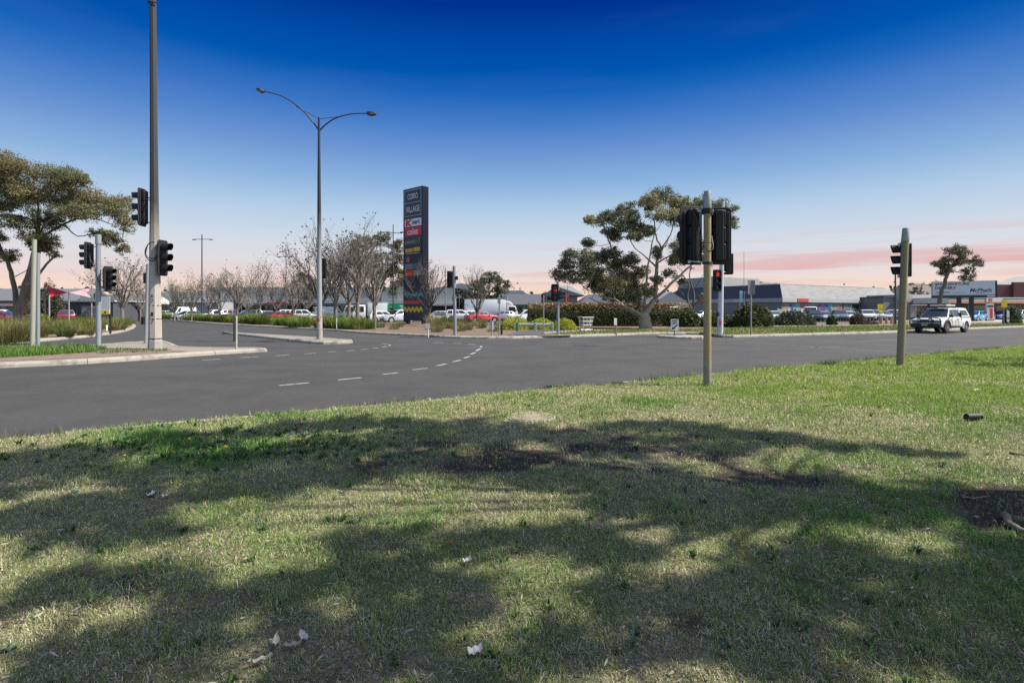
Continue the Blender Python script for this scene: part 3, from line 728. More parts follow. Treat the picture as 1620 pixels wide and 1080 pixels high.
for lab, a in [('strap leaf clump at the street end of the kerbside row', (300, 506, 340, 508.5, 8)), ('strap leaf clump below the third bare tree of the row', (345, 508.5, 388, 511.5, 8)),
               ('strap leaf clump right of the leaning grey marker', (396, 511.5, 428, 513.5, 7)), ('largest strap leaf clump left of the street lamp', (441, 513.5, 490, 517.5, 10)),
               ('strap leaf clump between the street lamp and the green truck', (515, 518, 575, 521, 8)), ('small strap leaf clump by the silver car in the side street', (256, 503.5, 276, 504.5, 3))]:
    tussock_bed('strap_leaf_hedge', lab, row(*a[:5], 1.6, 1.0, 420, LG0, LG1, 0.6), 'strap leaf plant', 'strap leaf clumps along the car park edge', w=0.035)
# left bed: sea of tussocks
sp = []
for i in range(70):
    px = random.uniform(-60, 205); py = random.uniform(512, 531 - max(0, px - 60) * 0.06); p = G(px, py, 0.12)
    if inside(lgi, np.array([p.x]), np.array([p.y]))[0]: sp.append((p.x, p.y, 1.2, random.uniform(0.55, 1.0), 300, *random.choice([(LG0, LG1), (OL0, OL1), (OL0, OL1)])))
tussock_bed('bed_grasses', 'dense olive tussock grasses filling the left garden bed', sp, kind='stuff', w=0.022)
for lab, px, py, r, h, col in [('big pale tussock at the front left of the bed', 12, 541, 2.1, 1.15, OL1), ('scruffy tussock behind the big pale one', 48, 534, 1.6, 1.0, OL1),
                               ('small dark green plant on open mulch in the left bed', 104, 533, 0.8, 0.7, (0.09, 0.13, 0.05)), ('thin tussock on the mulch near the kerb bend', 135, 530, 0.9, 0.5, OL1)]:
    p = G(px, py, 0.12); tussock_bed('tussock', lab, [(p.x, p.y, r, h, int(500 * r), OL0, col)], 'tussock', 'tussocks at the front of the left bed', w=0.016)
sp = []
for i in range(60):
    px = random.uniform(500, 800); py = random.uniform(513, 526); p = G(px, py, 0.12)
    if inside(corner_in, np.array([p.x]), np.array([p.y]))[0] and not 640 < px < 672: sp.append((p.x, p.y, 0.9, random.uniform(0.35, 0.75), 150, OL0, OL1))
tussock_bed('bed_grasses', 'scattered dry tussocks on the mulch of the corner garden', sp, kind='stuff', w=0.02)
for lab, px, py, r, h, c0, c1 in [('straw coloured tussock at the foot of the small bare tree by the pylon', 687, 517, 1.3, 1.2, (0.16, 0.13, 0.05), (0.33, 0.27, 0.11)),
                                  ('green tussock left of the middle signal pole', 706, 515, 1.4, 1.2, LG0, LG1), ('reddish tussock right of the middle signal pole', 733, 515, 1.2, 1.0, (0.12, 0.09, 0.04), (0.22, 0.16, 0.07)),
                                  ('reddish brown tussock just right of the street lamp', 516, 519, 1.3, 1.1, (0.14, 0.09, 0.04), (0.26, 0.17, 0.08))]:
    p = G(px, py, 0.12); tussock_bed('tussock', lab, [(p.x, p.y, r, h, 380, c0, c1)], 'tussock', 'tussocks of the corner garden', w=0.022)

# ------------------------------------------------------------------ trees
def limb(mb, pts, r0, r1, n=7, wob=0.0):
    P = [Vector(p) for p in pts]; q = []
    for i in range(len(P) - 1):                       # catmull-rom
        a, b, c, d = P[max(i - 1, 0)], P[i], P[i + 1], P[min(i + 2, len(P) - 1)]
        for k in range(4):
            t = k / 4; q.append(0.5 * ((2 * b) + (c - a) * t + (2 * a - 5 * b + 4 * c - d) * t * t + (3 * b - a - 3 * c + d) * t ** 3))
    q.append(P[-1]); m = len(q)
    if wob:
        for i in range(1, m - 1): q[i] = q[i] + Vector((random.gauss(0, wob), random.gauss(0, wob), random.gauss(0, wob)))
    mb.tube(q, [r0 + (r1 - r0) * (i / (m - 1)) ** 0.8 for i in range(m)], n)
    return q
def gum(name, label, bx, by, D, limbs, clumps, bark, c0, c1, c2=None, lpc=520, ls=0.2, sub=13, z=0.1, group=None, tw=0.018, seed=1, ydepth=1.0, base=None, s=None, bk=0.014, lr=1.0, fat=1.0):
    random.seed(seed)
    B = base if base is not None else Vector(((bx - 810) * D / F, D, z)); s = s or D / F
    T = lambda p, i: Vector(((p[0] - bx) * s, p[2] if len(p) > 2 else 0.0, (by - p[1]) * s))
    t = thing(name, label, 'tree', B, 0, group)
    mb = MB(); nodes = []
    for li_, (pts, r0, r1) in enumerate(limbs):
        off = [0.0] * len(pts)
        r0 *= lr if li_ else 1; r1 *= lr if li_ else 1
        q = limb(mb, [T(p, i) for i, p in enumerate(pts)], r0, r1, 8 if r0 > 0.12 else 6, wob=min(0.04, r0 * 0.15))
        nodes += q[len(q) // 3:]
    cen = []; cols = []; szs = []
    nodes_np = np.array([tuple(q) for q in nodes])
    for ci, cl in enumerate(clumps):
        px, py, rx, ry = cl[:4]; rx *= fat; ry *= fat; c = T((px, py), 0)
        rxm = rx * s; rym = ry * s; dm = max(rxm, rym) * ydepth
        c.y = cl[4] if len(cl) > 4 else random.uniform(-1.0, 1.0) * 1.6 * ydepth
        d = np.linalg.norm(nodes_np - np.array(c), axis=1); src = Vector(nodes_np[int(np.argmin(d + np.where(nodes_np[:, 2] > c.z + 0.3, 3, 0)))])
        mid = src.lerp(c, 0.5) + Vector((0, 0, -0.12 * (c - src).length))
        q = limb(mb, [src, mid, c], max(tw * 1.6, bk * (c - src).length + 0.014), tw, 5)
        k = max(5, int(1.7 * sub * (rx * ry) ** 0.5 / 13))
        tone = random.uniform(0.75, 1.2); mixc = random.random()
        for _ in range(k):
            u = Vector((random.gauss(0, 1), random.gauss(0, 1), random.gauss(0, 1))).normalized() * (random.random() ** 0.4) * random.uniform(.9, 1.22)
            sc_ = Vector((c.x + u.x * rxm, c.y + u.y * dm, c.z + u.z * rym))
            limb(mb, [c.lerp(src, 0.25), c.lerp(sc_, 0.5) + Vector((0, 0, 0.05)), sc_], tw, tw * 0.4, 4)
            nl = int(lpc * (rx * ry) / 140 / k * random.uniform(0.6, 1.4)) + 6
            rad = random.uniform(.16, .34) * (rxm * rym) ** 0.5 + ls * 0.5
            pts = rng.normal(size=(nl, 3)) * np.array([rad, rad, rad * 0.7]) * 0.55 + np.array(sc_)
            cen.append(pts)
            f = np.clip(rng.uniform(size=(nl, 1)) * 0.7 + 0.3 * mixc, 0, 1)
            cc = (np.array(c0) * (1 - f) + np.array(c1) * f) * tone * rng.uniform(0.75, 1.25, (nl, 1))
            if c2 is not None and u.z > -0.2 and mixc > 0.7: cc = cc * 0.55 + np.array(c2) * 0.45 * rng.uniform(0.6, 1.3, (nl, 1))
            cols.append(cc)
    mb.build('trunk', bark, t, smooth=60)
    if cen:
        C = np.concatenate(cen); me = leaf_quads(C, ls, np.concatenate(cols), 'crown', M_LEAF, asp=0.42)
        obj('crown', me, t)
    return t
GC0, GC1, GC2 = (0.065, 0.08, 0.05), (0.25, 0.25, 0.135), (0.32, 0.24, 0.09)
gum('gum_tree', 'spreading white trunked gum tree in front of the long hedge', 1022, 520, 44,
    [([(1022, 522, 0), (1020, 508, 0), (1018, 497, 0)], 0.60, 0.44), ([(1018, 500, 0), (1030, 481, -.2), (1036, 460, -.3), (1038, 432, 0), (1042, 410, .3), (1048, 392, .4), (1041, 375, .4), (1036, 345, .5)], 0.46, 0.08),
     ([(1031, 478, -.2), (1048, 457, -1), (1072, 433, -1.4), (1098, 408, -1.2), (1120, 370, -1)], 0.26, 0.07), ([(1038, 422, 0), (1022, 402, .8), (1007, 386, 1.2), (998, 362, 1.2)], 0.17, 0.05),
     ([(1042, 415, .2), (1060, 404, -.5), (1076, 400, -1)], 0.14, 0.05), ([(1016, 499, 0), (998, 491, -1), (982, 484, -1.6), (966, 474, -2)], 0.3, 0.07), ([(1012, 500, 0), (985, 486, .5), (958, 480, 1), (936, 470, 1.5)], 0.22, 0.05),
     ([(1017, 494, 0), (1003, 455, .8), (986, 420, 1), (967, 385, .6), (955, 352, .4)], 0.26, 0.06), ([(1020, 485, 0), (1020, 440, -.6), (1024, 402, -1), (1030, 372, -1)], 0.24, 0.06),
     ([(1003, 455, .8), (975, 430, 0), (935, 425, -1), (900, 435, -1.5)], 0.14, 0.04), ([(985, 486, .5), (990, 478, .2), (994, 470, .1)], .12, .05), ([(1048, 392, .4), (1062, 370, .2), (1068, 340, 0)], .14, .05), ([(1048, 395, .4), (1056, 384, 0), (1056, 372, 0)], .1, .02)],
    [(1050, 309, 20, 10), (1068, 326, 14, 12), (1026, 323, 20, 11), (992, 333, 17, 12), (966, 341, 15, 11), (941, 346, 13, 7), (928, 351, 7, 5), (986, 354, 20, 12), (1006, 361, 17, 11), (966, 366, 12, 8), (1043, 344, 20, 9), (1062, 352, 13, 8),
     (1001, 376, 11, 7), (1022, 368, 9, 8), (976, 372, 11, 7), (932, 382, 9, 8), (905, 400, 12, 8), (925, 409, 15, 11), (955, 404, 11, 12), (900, 415, 12, 9), (882, 432, 8, 8), (895, 437, 12, 8), (928, 430, 20, 14), (946, 446, 17, 15),
     (975, 400, 12, 10), (908, 444, 9, 6), (980, 420, 16, 14), (1000, 410, 13, 10), (964, 452, 21, 15), (990, 440, 17, 13), (1015, 430, 13, 11), (1010, 456, 15, 13), (976, 468, 19, 10), (1000, 474, 13, 9), (1026, 460, 9, 10), (1031, 444, 8, 7),
     (1035, 401, 8, 9), (1066, 394, 12, 12), (1076, 408, 12, 9), (1060, 414, 9, 6), (1052, 434, 9, 5), (1075, 446, 7, 4), (1100, 378, 14, 10), (1132, 338, 16, 14), (1147, 356, 10, 10), (1110, 326, 14, 10), (1100, 410, 10, 8), (1086, 332, 15, 12), (1120, 390, 12, 10)],
    BARK_G, GC0, GC1, GC2, lpc=1350, ls=0.16, sub=22, z=0.1, seed=11, lr=.55, fat=1.14, bk=.008)
gum('gum_tree', 'broad dense gum tree with dark twin trunks at far left', 30, 516, 52,
    [([(34, 519, 0), (36, 490, 0), (44, 450, 0), (54, 415, 0), (62, 375, 0)], 0.80, 0.30), ([(18, 519, .5), (16, 480, .6), (10, 440, .6), (-2, 405, .6), (-22, 370, .6)], 0.62, 0.25), ([(42, 505, -.5), (52, 465, -.8), (72, 440, -1), (95, 415, -1.2), (110, 401, -1.3)], 0.30, 0.16),
     ([(62, 380, 0), (52, 350, 0), (30, 344, -1), (-10, 348, -1.5)], 0.2, 0.1), ([(62, 380, 0), (88, 352, 1), (120, 341, 1.5), (160, 352, 1.5)], 0.26, 0.07), ([(60, 385, 0), (74, 340, -1), (92, 300, -1.5), (120, 285, -1.5)], 0.24, 0.06),
     ([(60, 385, 0), (48, 340, 1), (30, 290, 1.5), (20, 262, 1)], 0.24, 0.06), ([(62, 378, 0), (100, 360, -2), (140, 345, -2.5), (195, 335, -3)], 0.22, 0.06), ([(88, 352, 1), (110, 372, 1), (150, 366, 1), (185, 385, 1)], 0.14, 0.04), ([(95, 415, -1.2), (92, 408, -1), (88, 398, -1)], .08, .03), ([(10, 440, .6), (30, 425, 1), (40, 410, 1)], .1, .03)],
    [(8, 262, 28, 20), (42, 274, 28, 18), (76, 276, 26, 17), (108, 288, 24, 15), (138, 288, 14, 9), (18, 300, 26, 16), (58, 308, 30, 18), (94, 316, 26, 18), (128, 312, 28, 17), (164, 318, 24, 14), (184, 334, 16, 13), (150, 340, 24, 11), (200, 355, 13, 11), (36, 352, 16, 11),
     (75, 350, 24, 15), (65, 375, 19, 13), (86, 380, 17, 9), (180, 378, 15, 11), (150, 369, 15, 7), (188, 394, 9, 8), (45, 388, 12, 8), (8, 380, 14, 15), (-18, 300, 28, 28), (-20, 360, 24, 22), (-30, 262, 24, 24), (20, 330, 16, 10), (110, 338, 22, 12), (0, 405, 14, 10), (76, 388, 16, 10), (95, 405, 8, 4)],
    BARK_D, (0.07, 0.078, 0.038), (0.24, 0.235, 0.10), (0.20, 0.13, 0.07), lpc=1150, ls=0.17, sub=24, z=0.1, seed=12, lr=.5, fat=1.12, bk=.008)
gum('gum_tree', 'small leaning gum tree in front of the billboard', 1483, 511, 70,
    [([(1483, 513, 0), (1486, 485, 0), (1491, 460, 0), (1497, 440, 0), (1504, 420, 0)], 0.30, 0.17), ([(1497, 440, 0), (1510, 425, .5), (1525, 410, 1), (1530, 398, 1)], 0.16, 0.06), ([(1500, 432, 0), (1496, 415, -.5), (1492, 402, -1)], 0.14, 0.05),
     ([(1504, 424, 0), (1480, 418, -.5), (1468, 420, -.5)], 0.14, 0.05), ([(1510, 425, .5), (1535, 416, .5), (1556, 416, .5)], 0.16, 0.05), ([(1504, 430, 0), (1518, 435, -.5), (1527, 442, -.6)], .1, .04)],
    [(1495, 402, 10, 8), (1514, 397, 9, 8), (1529, 401, 10, 8), (1482, 418, 10, 5), (1470, 421, 5, 4), (1500, 415, 11, 9), (1520, 414, 12, 9), (1541, 415, 9, 7), (1556, 418, 7, 6), (1510, 431, 10, 6), (1531, 430, 8, 6), (1515, 442, 6, 5), (1527, 444, 5, 5), (1490, 424, 8, 6), (1505, 404, 8, 6)],
    BARK_D, (0.055, 0.06, 0.04), (0.16, 0.155, 0.09), None, lpc=900, ls=0.24, sub=15, z=0.1, seed=13, tw=0.025, fat=1.1, lr=.75, bk=.008)
gum('gum_tree', 'dense dark gum tree in the car park left of the pylon sign', 599, 507, 84,
    [([(599, 508, 0), (599, 480, 0), (602, 458, 0), (604, 440, 0)], 0.5, 0.3), ([(602, 455, 0), (585, 430, 0), (570, 405, 0)], 0.25, 0.08), ([(603, 450, 0), (618, 425, 0), (625, 395, 0)], 0.25, 0.08), ([(604, 445, 0), (602, 415, 1), (598, 388, 1)], 0.22, 0.07)],
    [(565, 396, 13, 12), (584, 386, 14, 11), (605, 380, 15, 11), (626, 386, 13, 12), (550, 414, 13, 13), (575, 414, 17, 13), (601, 408, 17, 13), (630, 410, 12, 13), (560, 436, 15, 12), (590, 434, 17, 12), (616, 431, 14, 12), (636, 440, 9, 12), (602, 455, 13, 7), (626, 459, 10, 8), (575, 455, 9, 7), (545, 436, 8, 10), (560, 378, 7, 6)],
    BARK_G, (0.06, 0.064, 0.04), (0.18, 0.165, 0.09), None, lpc=900, ls=0.32, sub=13, z=0.0, seed=14, tw=0.03)
gum('gum_tree', 'low round gum tree behind the second bare tree right of the pylon', 772, 505, 92,
    [([(772, 506, 0), (772, 485, 0), (770, 468, 0)], 0.35, 0.22), ([(771, 472, 0), (758, 455, 0)], 0.16, 0.06), ([(771, 470, 0), (784, 452, 0), (798, 446, 0)], 0.16, 0.06)],
    [(770, 440, 12, 9), (757, 450, 11, 9), (784, 444, 11, 11), (799, 448, 8, 7), (765, 461, 13, 9), (789, 460, 11, 9), (746, 463, 8, 8), (757, 472, 9, 6), (778, 472, 9, 5)],
    BARK_N, (0.055, 0.062, 0.038), (0.16, 0.155, 0.085), None, lpc=900, ls=0.36, sub=12, z=0.0, seed=15, tw=0.04)
gum('gum_tree', 'dark rounded gum far behind the row of bare trees', 474, 504, 108,
    [([(474, 505, 0), (474, 470, 0), (476, 455, 0)], 0.4, 0.25)],
    [(474, 444, 13, 10), (460, 456, 11, 8), (489, 450, 12, 12), (470, 466, 13, 8), (488, 468, 10, 8)],
    BARK_N, (0.055, 0.062, 0.038), (0.16, 0.155, 0.085), None, lpc=900, ls=0.42, sub=12, z=0.0, seed=16, tw=0.05)
gum('gum_tree', 'dark bushy tree behind the middle signal pole', 733, 505, 96,
    [([(733, 506, 0), (733, 485, 0), (733, 475, 0)], 0.3, 0.2)],
    [(730, 466, 9, 8), (740, 474, 8, 8), (724, 478, 8, 8), (736, 486, 9, 7)],
    BARK_N, (0.03, 0.035, 0.02), (0.08, 0.08, 0.045), None, lpc=900, ls=0.40, sub=12, z=0.0, seed=17, tw=0.05)
gum('bare_gum', 'nearly leafless dark tree right of the white gum', 1095, 511, 68,
    [([(1095, 512, 0), (1093, 492, 0), (1087, 472, 0), (1090, 452, 0), (1080, 436, 0)], 0.26, 0.05), ([(1095, 500, 0), (1099, 468, .3), (1093, 442, .5), (1095, 420, .5)], 0.2, 0.03), ([(1093, 490, 0), (1104, 476, -.4), (1118, 468, -.5)], 0.12, 0.03),
     ([(1090, 455, 0), (1078, 452, .3), (1068, 440, .4)], 0.09, 0.03), ([(1097, 462, .3), (1108, 446, .3), (1113, 436, .3)], 0.08, 0.02), ([(1087, 475, 0), (1078, 462, .4), (1072, 452, .4)], .07, .02)],
    [(1070, 439, 6, 3), (1076, 447, 5, 2.5), (1110, 470, 6, 4), (1098, 425, 2, 2)], BARK_N, GC0, GC1, None, lpc=420, ls=0.28, sub=6, z=0.1, seed=18, tw=0.025)
gum('gum_tree', 'small rounded tree behind the brick striped shop at right', 1455, 505, 100,
    [([(1455, 506, 0), (1455, 480, 0), (1455, 465, 0)], 0.3, 0.2), ([(1455, 470, 0), (1458, 455, 0), (1462, 447, 0)], .15, .05)],
    [(1447, 466, 9, 6), (1460, 464, 9, 7), (1452, 456, 6, 4), (1464, 452, 4, 3), (1445, 450, 3, 2), (1468, 470, 6, 6)],
    BARK_N, (0.045, 0.045, 0.03), (0.10, 0.09, 0.055), None, lpc=420, ls=0.36, sub=8, z=0.0, seed=19, tw=0.04)

# the street trees behind the photographer that throw the dappled shade
def shade_tree(name, label, base, trunk, clumps, lpc, ls, seed, sub=14):
    return gum(name, label, 0, 0, 1, trunk, clumps, BARK_D, GC0, GC1, None, lpc=lpc, ls=ls, sub=sub, base=Vector(base), s=1.0, seed=seed, ydepth=0.9, tw=0.02)
# ------------------------------------------------------------------ shade trees outside the frame
def shade_from(name, label, base, spots, zrange, seed, lpc, ls, trunk_h, rtrunk):
    rr = random.Random(seed); s = 0.05; B = Vector(base); cl = []
    k = math.cos(SUN_AZ) / math.tan(SUN_E); ky = -math.sin(SUN_AZ) / math.tan(SUN_E)
    for px, py, r in spots:
        g = G(px, py, 0.12)
        Z = rr.uniform(*zrange); X = g.x + k * Z; Y = g.y - ky * Z
        Z = max(Z, 1.65 + 0.60 * max(Y, 0) + r + 0.5); X = g.x + k * Z; Y = g.y - ky * Z
        cl.append(((X - B.x) / s, -(Z - B.z) / s, r / s, r / s * 0.8, Y - B.y))
    top = trunk_h; lim = [([(0, 2, 0), (4, -top * 10, 0.1), (-6, -top * 20, 0)], rtrunk, rtrunk * 0.6)]
    cx = sum(c[0] for c in cl) / len(cl); cy = sum(c[4] for c in cl) / len(cl); cz = sum(c[1] for c in cl) / len(cl)
    for c in cl[::8]:
        lim.append(([(-6, -top * 20, 0), ((c[0] - 6) * 0.45, (c[1] - top * 20) * 0.5 - 8, c[4] * 0.45), (c[0] * 0.9, c[1] * 0.98 + 4, c[4] * 0.92)], rtrunk * 0.16, 0.015))
    return gum(name, label, 0, 0, 1, lim, cl, BARK_D, GC0, GC1, None, lpc=lpc, ls=ls, sub=7, base=B, s=s, seed=seed, ydepth=0.95, tw=0.008, bk=.002)
sh = [(-60, 745, .6), (40, 728, .5), (60, 760, .6), (150, 712, .5), (170, 745, .6), (260, 700, .5), (300, 730, .6), (360, 688, .5), (420, 715, .6), (470, 678, .5), (540, 672, .5), (540, 705, .6), (610, 672, .45), (640, 700, .6),
      (690, 672, .45), (740, 692, .6), (770, 668, .4), (840, 676, .45), (850, 705, .6), (920, 672, .45), (950, 702, .6), (1000, 670, .45), (1060, 668, .45), (1060, 698, .6), (1125, 672, .4), (1160, 695, .45), (1190, 690, .3),
      (20, 800, .5), (120, 790, .5), (230, 770, .5), (340, 765, .5), (450, 752, .5), (560, 745, .5), (660, 738, .5), (760, 742, .5), (860, 745, .5), (960, 742, .5), (1040, 752, .4), (940, 775, .4), (1060, 785, .45),
      (1290, 704, .2), (1350, 703, .2), (1420, 710, .22), (1480, 717, .2), (1250, 690, .2), (1260, 758, .35), (1340, 764, .35), (1420, 772, .35), (1500, 788, .35), (1580, 800, .4), (1160, 770, .4), (1200, 800, .45),
      (1330, 810, .45), (1450, 830, .45), (1560, 850, .45), (1640, 860, .4), (960, 815, .35), (1100, 815, .35), (900, 850, .3), (960, 880, .3), (740, 850, .33), (560, 850, .3), (520, 900, .33), (640, 905, .28), (240, 830, .35), (100, 850, .3), (60, 920, .3),
      (200, 915, .33), (320, 945, .3), (440, 950, .33), (600, 960, .28), (740, 950, .28), (930, 960, .3), (1060, 945, .3), (1180, 900, .33), (1300, 880, .36), (1420, 900, .36), (1520, 930, .36), (1600, 960, .33), (1250, 960, .33), (1370, 990, .33),
      (1480, 1030, .3), (1600, 1050, .3), (1180, 1020, .3), (1020, 1020, .28), (870, 1035, .25), (560, 1030, .26), (420, 1040, .28), (250, 1020, .3), (110, 1010, .28), (1300, 1060, .3), (30, 1050, .3), (700, 1065, .2)]
jr = random.Random(8)
sh = [(a + jr.uniform(-.7, .7) * r * (b - 490) / 1.53, b + jr.uniform(-.5, .5) * r * (b - 490) ** 2 / (F * 1.53), r * (jr.uniform(.55, .95) if b < 765 or a > 1000 else jr.uniform(.50, .82))) for a, b, r in sh for _ in (0, 1)]
shade_from('shade_tree', 'large street gum beside the photographer that shades the lawn', (6.6, 4.1, 0.1), sh, (8.0, 12.0), 31, 470, 0.20, 4.6, 0.36)
shade_from('shade_tree', 'small street tree at the right whose shade falls near the kerb', (18.3, 15.0, 0.1), [(1530, 570, .5), (1560, 578, .6), (1600, 577, .6), (1640, 580, .6), (1680, 578, .7), (1590, 569, .4), (1510, 566, .3), (1720, 576, .6)], (4.2, 5.2), 32, 420, 0.2, 2.6, 0.16)

# ------------------------------------------------------------------ bare street trees
def bare_mesh(seed, h, spread, n0=6, leafy=True, levels=4):
    rr = random.Random(seed); mb = MB(); tips = []
    def grow(p, d, Ln, r, lev):
        pts = [p]; q = p
        for i in range(3):
            d = (d + Vector((rr.gauss(0, .09), rr.gauss(0, .09), rr.gauss(0.06, .05)))).normalized(); q = q + d * (Ln / 3); pts.append(q)
        mb.tube(pts, [r, r * .85, r * .7, r * .55], 6 if lev < 1 else (5 if lev < 2 else 3), cap=(lev == 0))
        if lev >= levels: tips.append(q); return
        k = rr.randint(3, 4) if lev < levels - 1 else rr.randint(3, 5)
        for i in range(k):
            a = rr.uniform(0, 6.28); ang = rr.uniform(0.25, 0.62)
            o = d.orthogonal().normalized(); o2 = d.cross(o)
            nd = (d * math.cos(ang) + (o * math.cos(a) + o2 * math.sin(a)) * math.sin(ang)); nd.z += 0.12; nd.normalize()
            st = pts[rr.randint(1, 3)] if i else q
            grow(st, nd, Ln * rr.uniform(.55, .82), r * .52, lev + 1)
    tr = h * 0.22
    r0 = 0.011 * h + 0.035
    mb.tube([(0, 0, -.1), (0.02, 0, tr * .5), (0, 0.03, tr)], [r0 * 1.25, r0, r0 * .9], 8)
    for i in range(n0):
        a = 6.28 * i / n0 + rr.uniform(-.3, .3); ang = rr.uniform(.2, .62) * spread
        grow(Vector((0, 0, tr * rr.uniform(.75, 1.0))), Vector((math.sin(ang) * math.cos(a), math.sin(ang) * math.sin(a), math.cos(ang))), h * .27, r0 * .55, 1)
    grow(Vector((0, 0, tr)), Vector((0.03, 0, 1)), h * .32, r0 * .6, 1)
    me = mb.mesh('branches', BARK_B, smooth=70)
    C = []
    for t in tips:
        for _ in range(2 if leafy else 1):
            if rr.random() < .6: C.append((t.x + rr.gauss(0, .15), t.y + rr.gauss(0, .15), t.z + rr.gauss(0, .15)))
    C = np.array(C); cc = np.array([0.12, 0.10, 0.075]) * rng.uniform(.6, 1.4, (len(C), 1))
    lm = leaf_quads(C, 0.16, cc, 'dead_leaves', M_LEAF, asp=.5)
    zt = max(t.z for t in tips)
    return me, lm, zt
BARE = [bare_mesh(41, 7.0, 1.0, 7), bare_mesh(42, 7.0, .85, 6), bare_mesh(43, 7.0, 1.25, 9, False, 4), bare_mesh(44, 7.0, 1.05, 8, False, 4)]
for lab, px, D, top, var, rz, wsc, m in [
    ('large pale bare tree with many stems behind the left signal heads', 193, 58, 398, 2, .3, 1.15, None), ('greyish bare tree just left of the concrete pole', 222, 78, 432, 3, 1.2, 1.1, None),
    ('bare tree close right of the concrete pole', 276, 80, 438, 3, 2.1, 1.2, None), ('bare tree left of the tall twin arm car park lamp', 303, 76, 432, 0, .9, 1.0, None), ('bare tree just right of the tall car park lamp', 331, 74, 424, 2, 2.9, 1.0, None),
    ('bare tree with white painted trunk left of the lane marker', 348, 70, 424, 0, 4.0, 1.0, None), ('bare tree rising behind the lane marker post', 375, 66, 420, 1, 5.1, 1.1, None),
    ('slim isolated bare tree right of the lane marker', 410, 64, 406, 1, 0.2, 1.05, None), ('slender bare tree left of the street lamp over the parked cars', 464, 62, 412, 1, 3.3, 1.1, None),
    ('tallest bare tree spreading behind the street lamp', 507, 58, 348, 0, 1.0, 1.25, 'n'), ('bare tree right of the street lamp before the green truck', 531, 56, 352, 1, 2.2, 1.1, None),
    ('tall bare tree with white trunk base before the white truck cab', 566, 54, 334, 0, 2.7, 1.1, None), ('small bare tree standing before the pylon sign', 679, 52, 404, 3, 1.7, 1.2, 'n'), ('twiggy bare tree in front of the low round gum', 755, 52, 418, 3, 3.7, 1.0, 'n'),
    ('far bare tree between the concrete pole and the car park lamp', 290, 100, 448, 2, 5.0, 1.3, None), ('far bare tree behind the isolated slim one', 392, 92, 440, 3, .6, 1.2, None), ('bare tree just left of the pylon before the dark gum', 592, 64, 372, 3, 1.1, 1.2, None), ('bare tree between the slim isolated one and the slender one', 437, 80, 436, 2, 1.9, 1.1, None), ('wide bare tree behind the green truck cab', 552, 70, 384, 2, 4.4, 1.1, None),
    ('small bare tree behind the lamp post signal back', 487, 78, 430, 2, 2.0, 1.2, None)]:
    me, lm, zt = BARE[var]; k = (CZ + (490 - top) * D / F) / zt
    p = Vector(((px - 810) * D / F, D, 0.08))
    t = thing('bare_tree', lab, 'tree', p, rz, 'leafless street trees'); t.scale = (k * wsc, k * wsc, k)
    b = obj('branches', me, t)
    if m == 'n':
        b.material_slots[0].link = 'OBJECT'; b.material_slots[0].material = BARK_N
    obj('dead_leaves', lm, t)
# far woodland that closes the horizon
def woodland():
    C = []; cc = []; rr = np.random.default_rng(9)
    for _ in range(330):
        px = rr.uniform(-250, 1900); D = rr.uniform(185, 260); h = rr.uniform(5, 9.5)
        x = (px - 810) * D / F; r = rr.uniform(3, 6); k = 70
        P = rr.normal(size=(k, 3)) * np.array([r * .5, r * .5, h * .28]) + np.array([x, D, h * .55]); C.append(P)
        cc.append(np.tile(np.array([0.06, 0.07, 0.04]) * rr.uniform(.7, 1.3), (k, 1)) * rr.uniform(.7, 1.3, (k, 1)))
    C = np.concatenate(C); C[:, 2] = np.clip(C[:, 2], 0, 12)
    me = leaf_quads(C, 1.5, np.concatenate(cc), 'distant_trees', M_LEAF, asp=.7)
    tag(obj('distant_trees', me), 'far line of dark trees on the horizon behind the shops', None, None, 'stuff')
woodland()

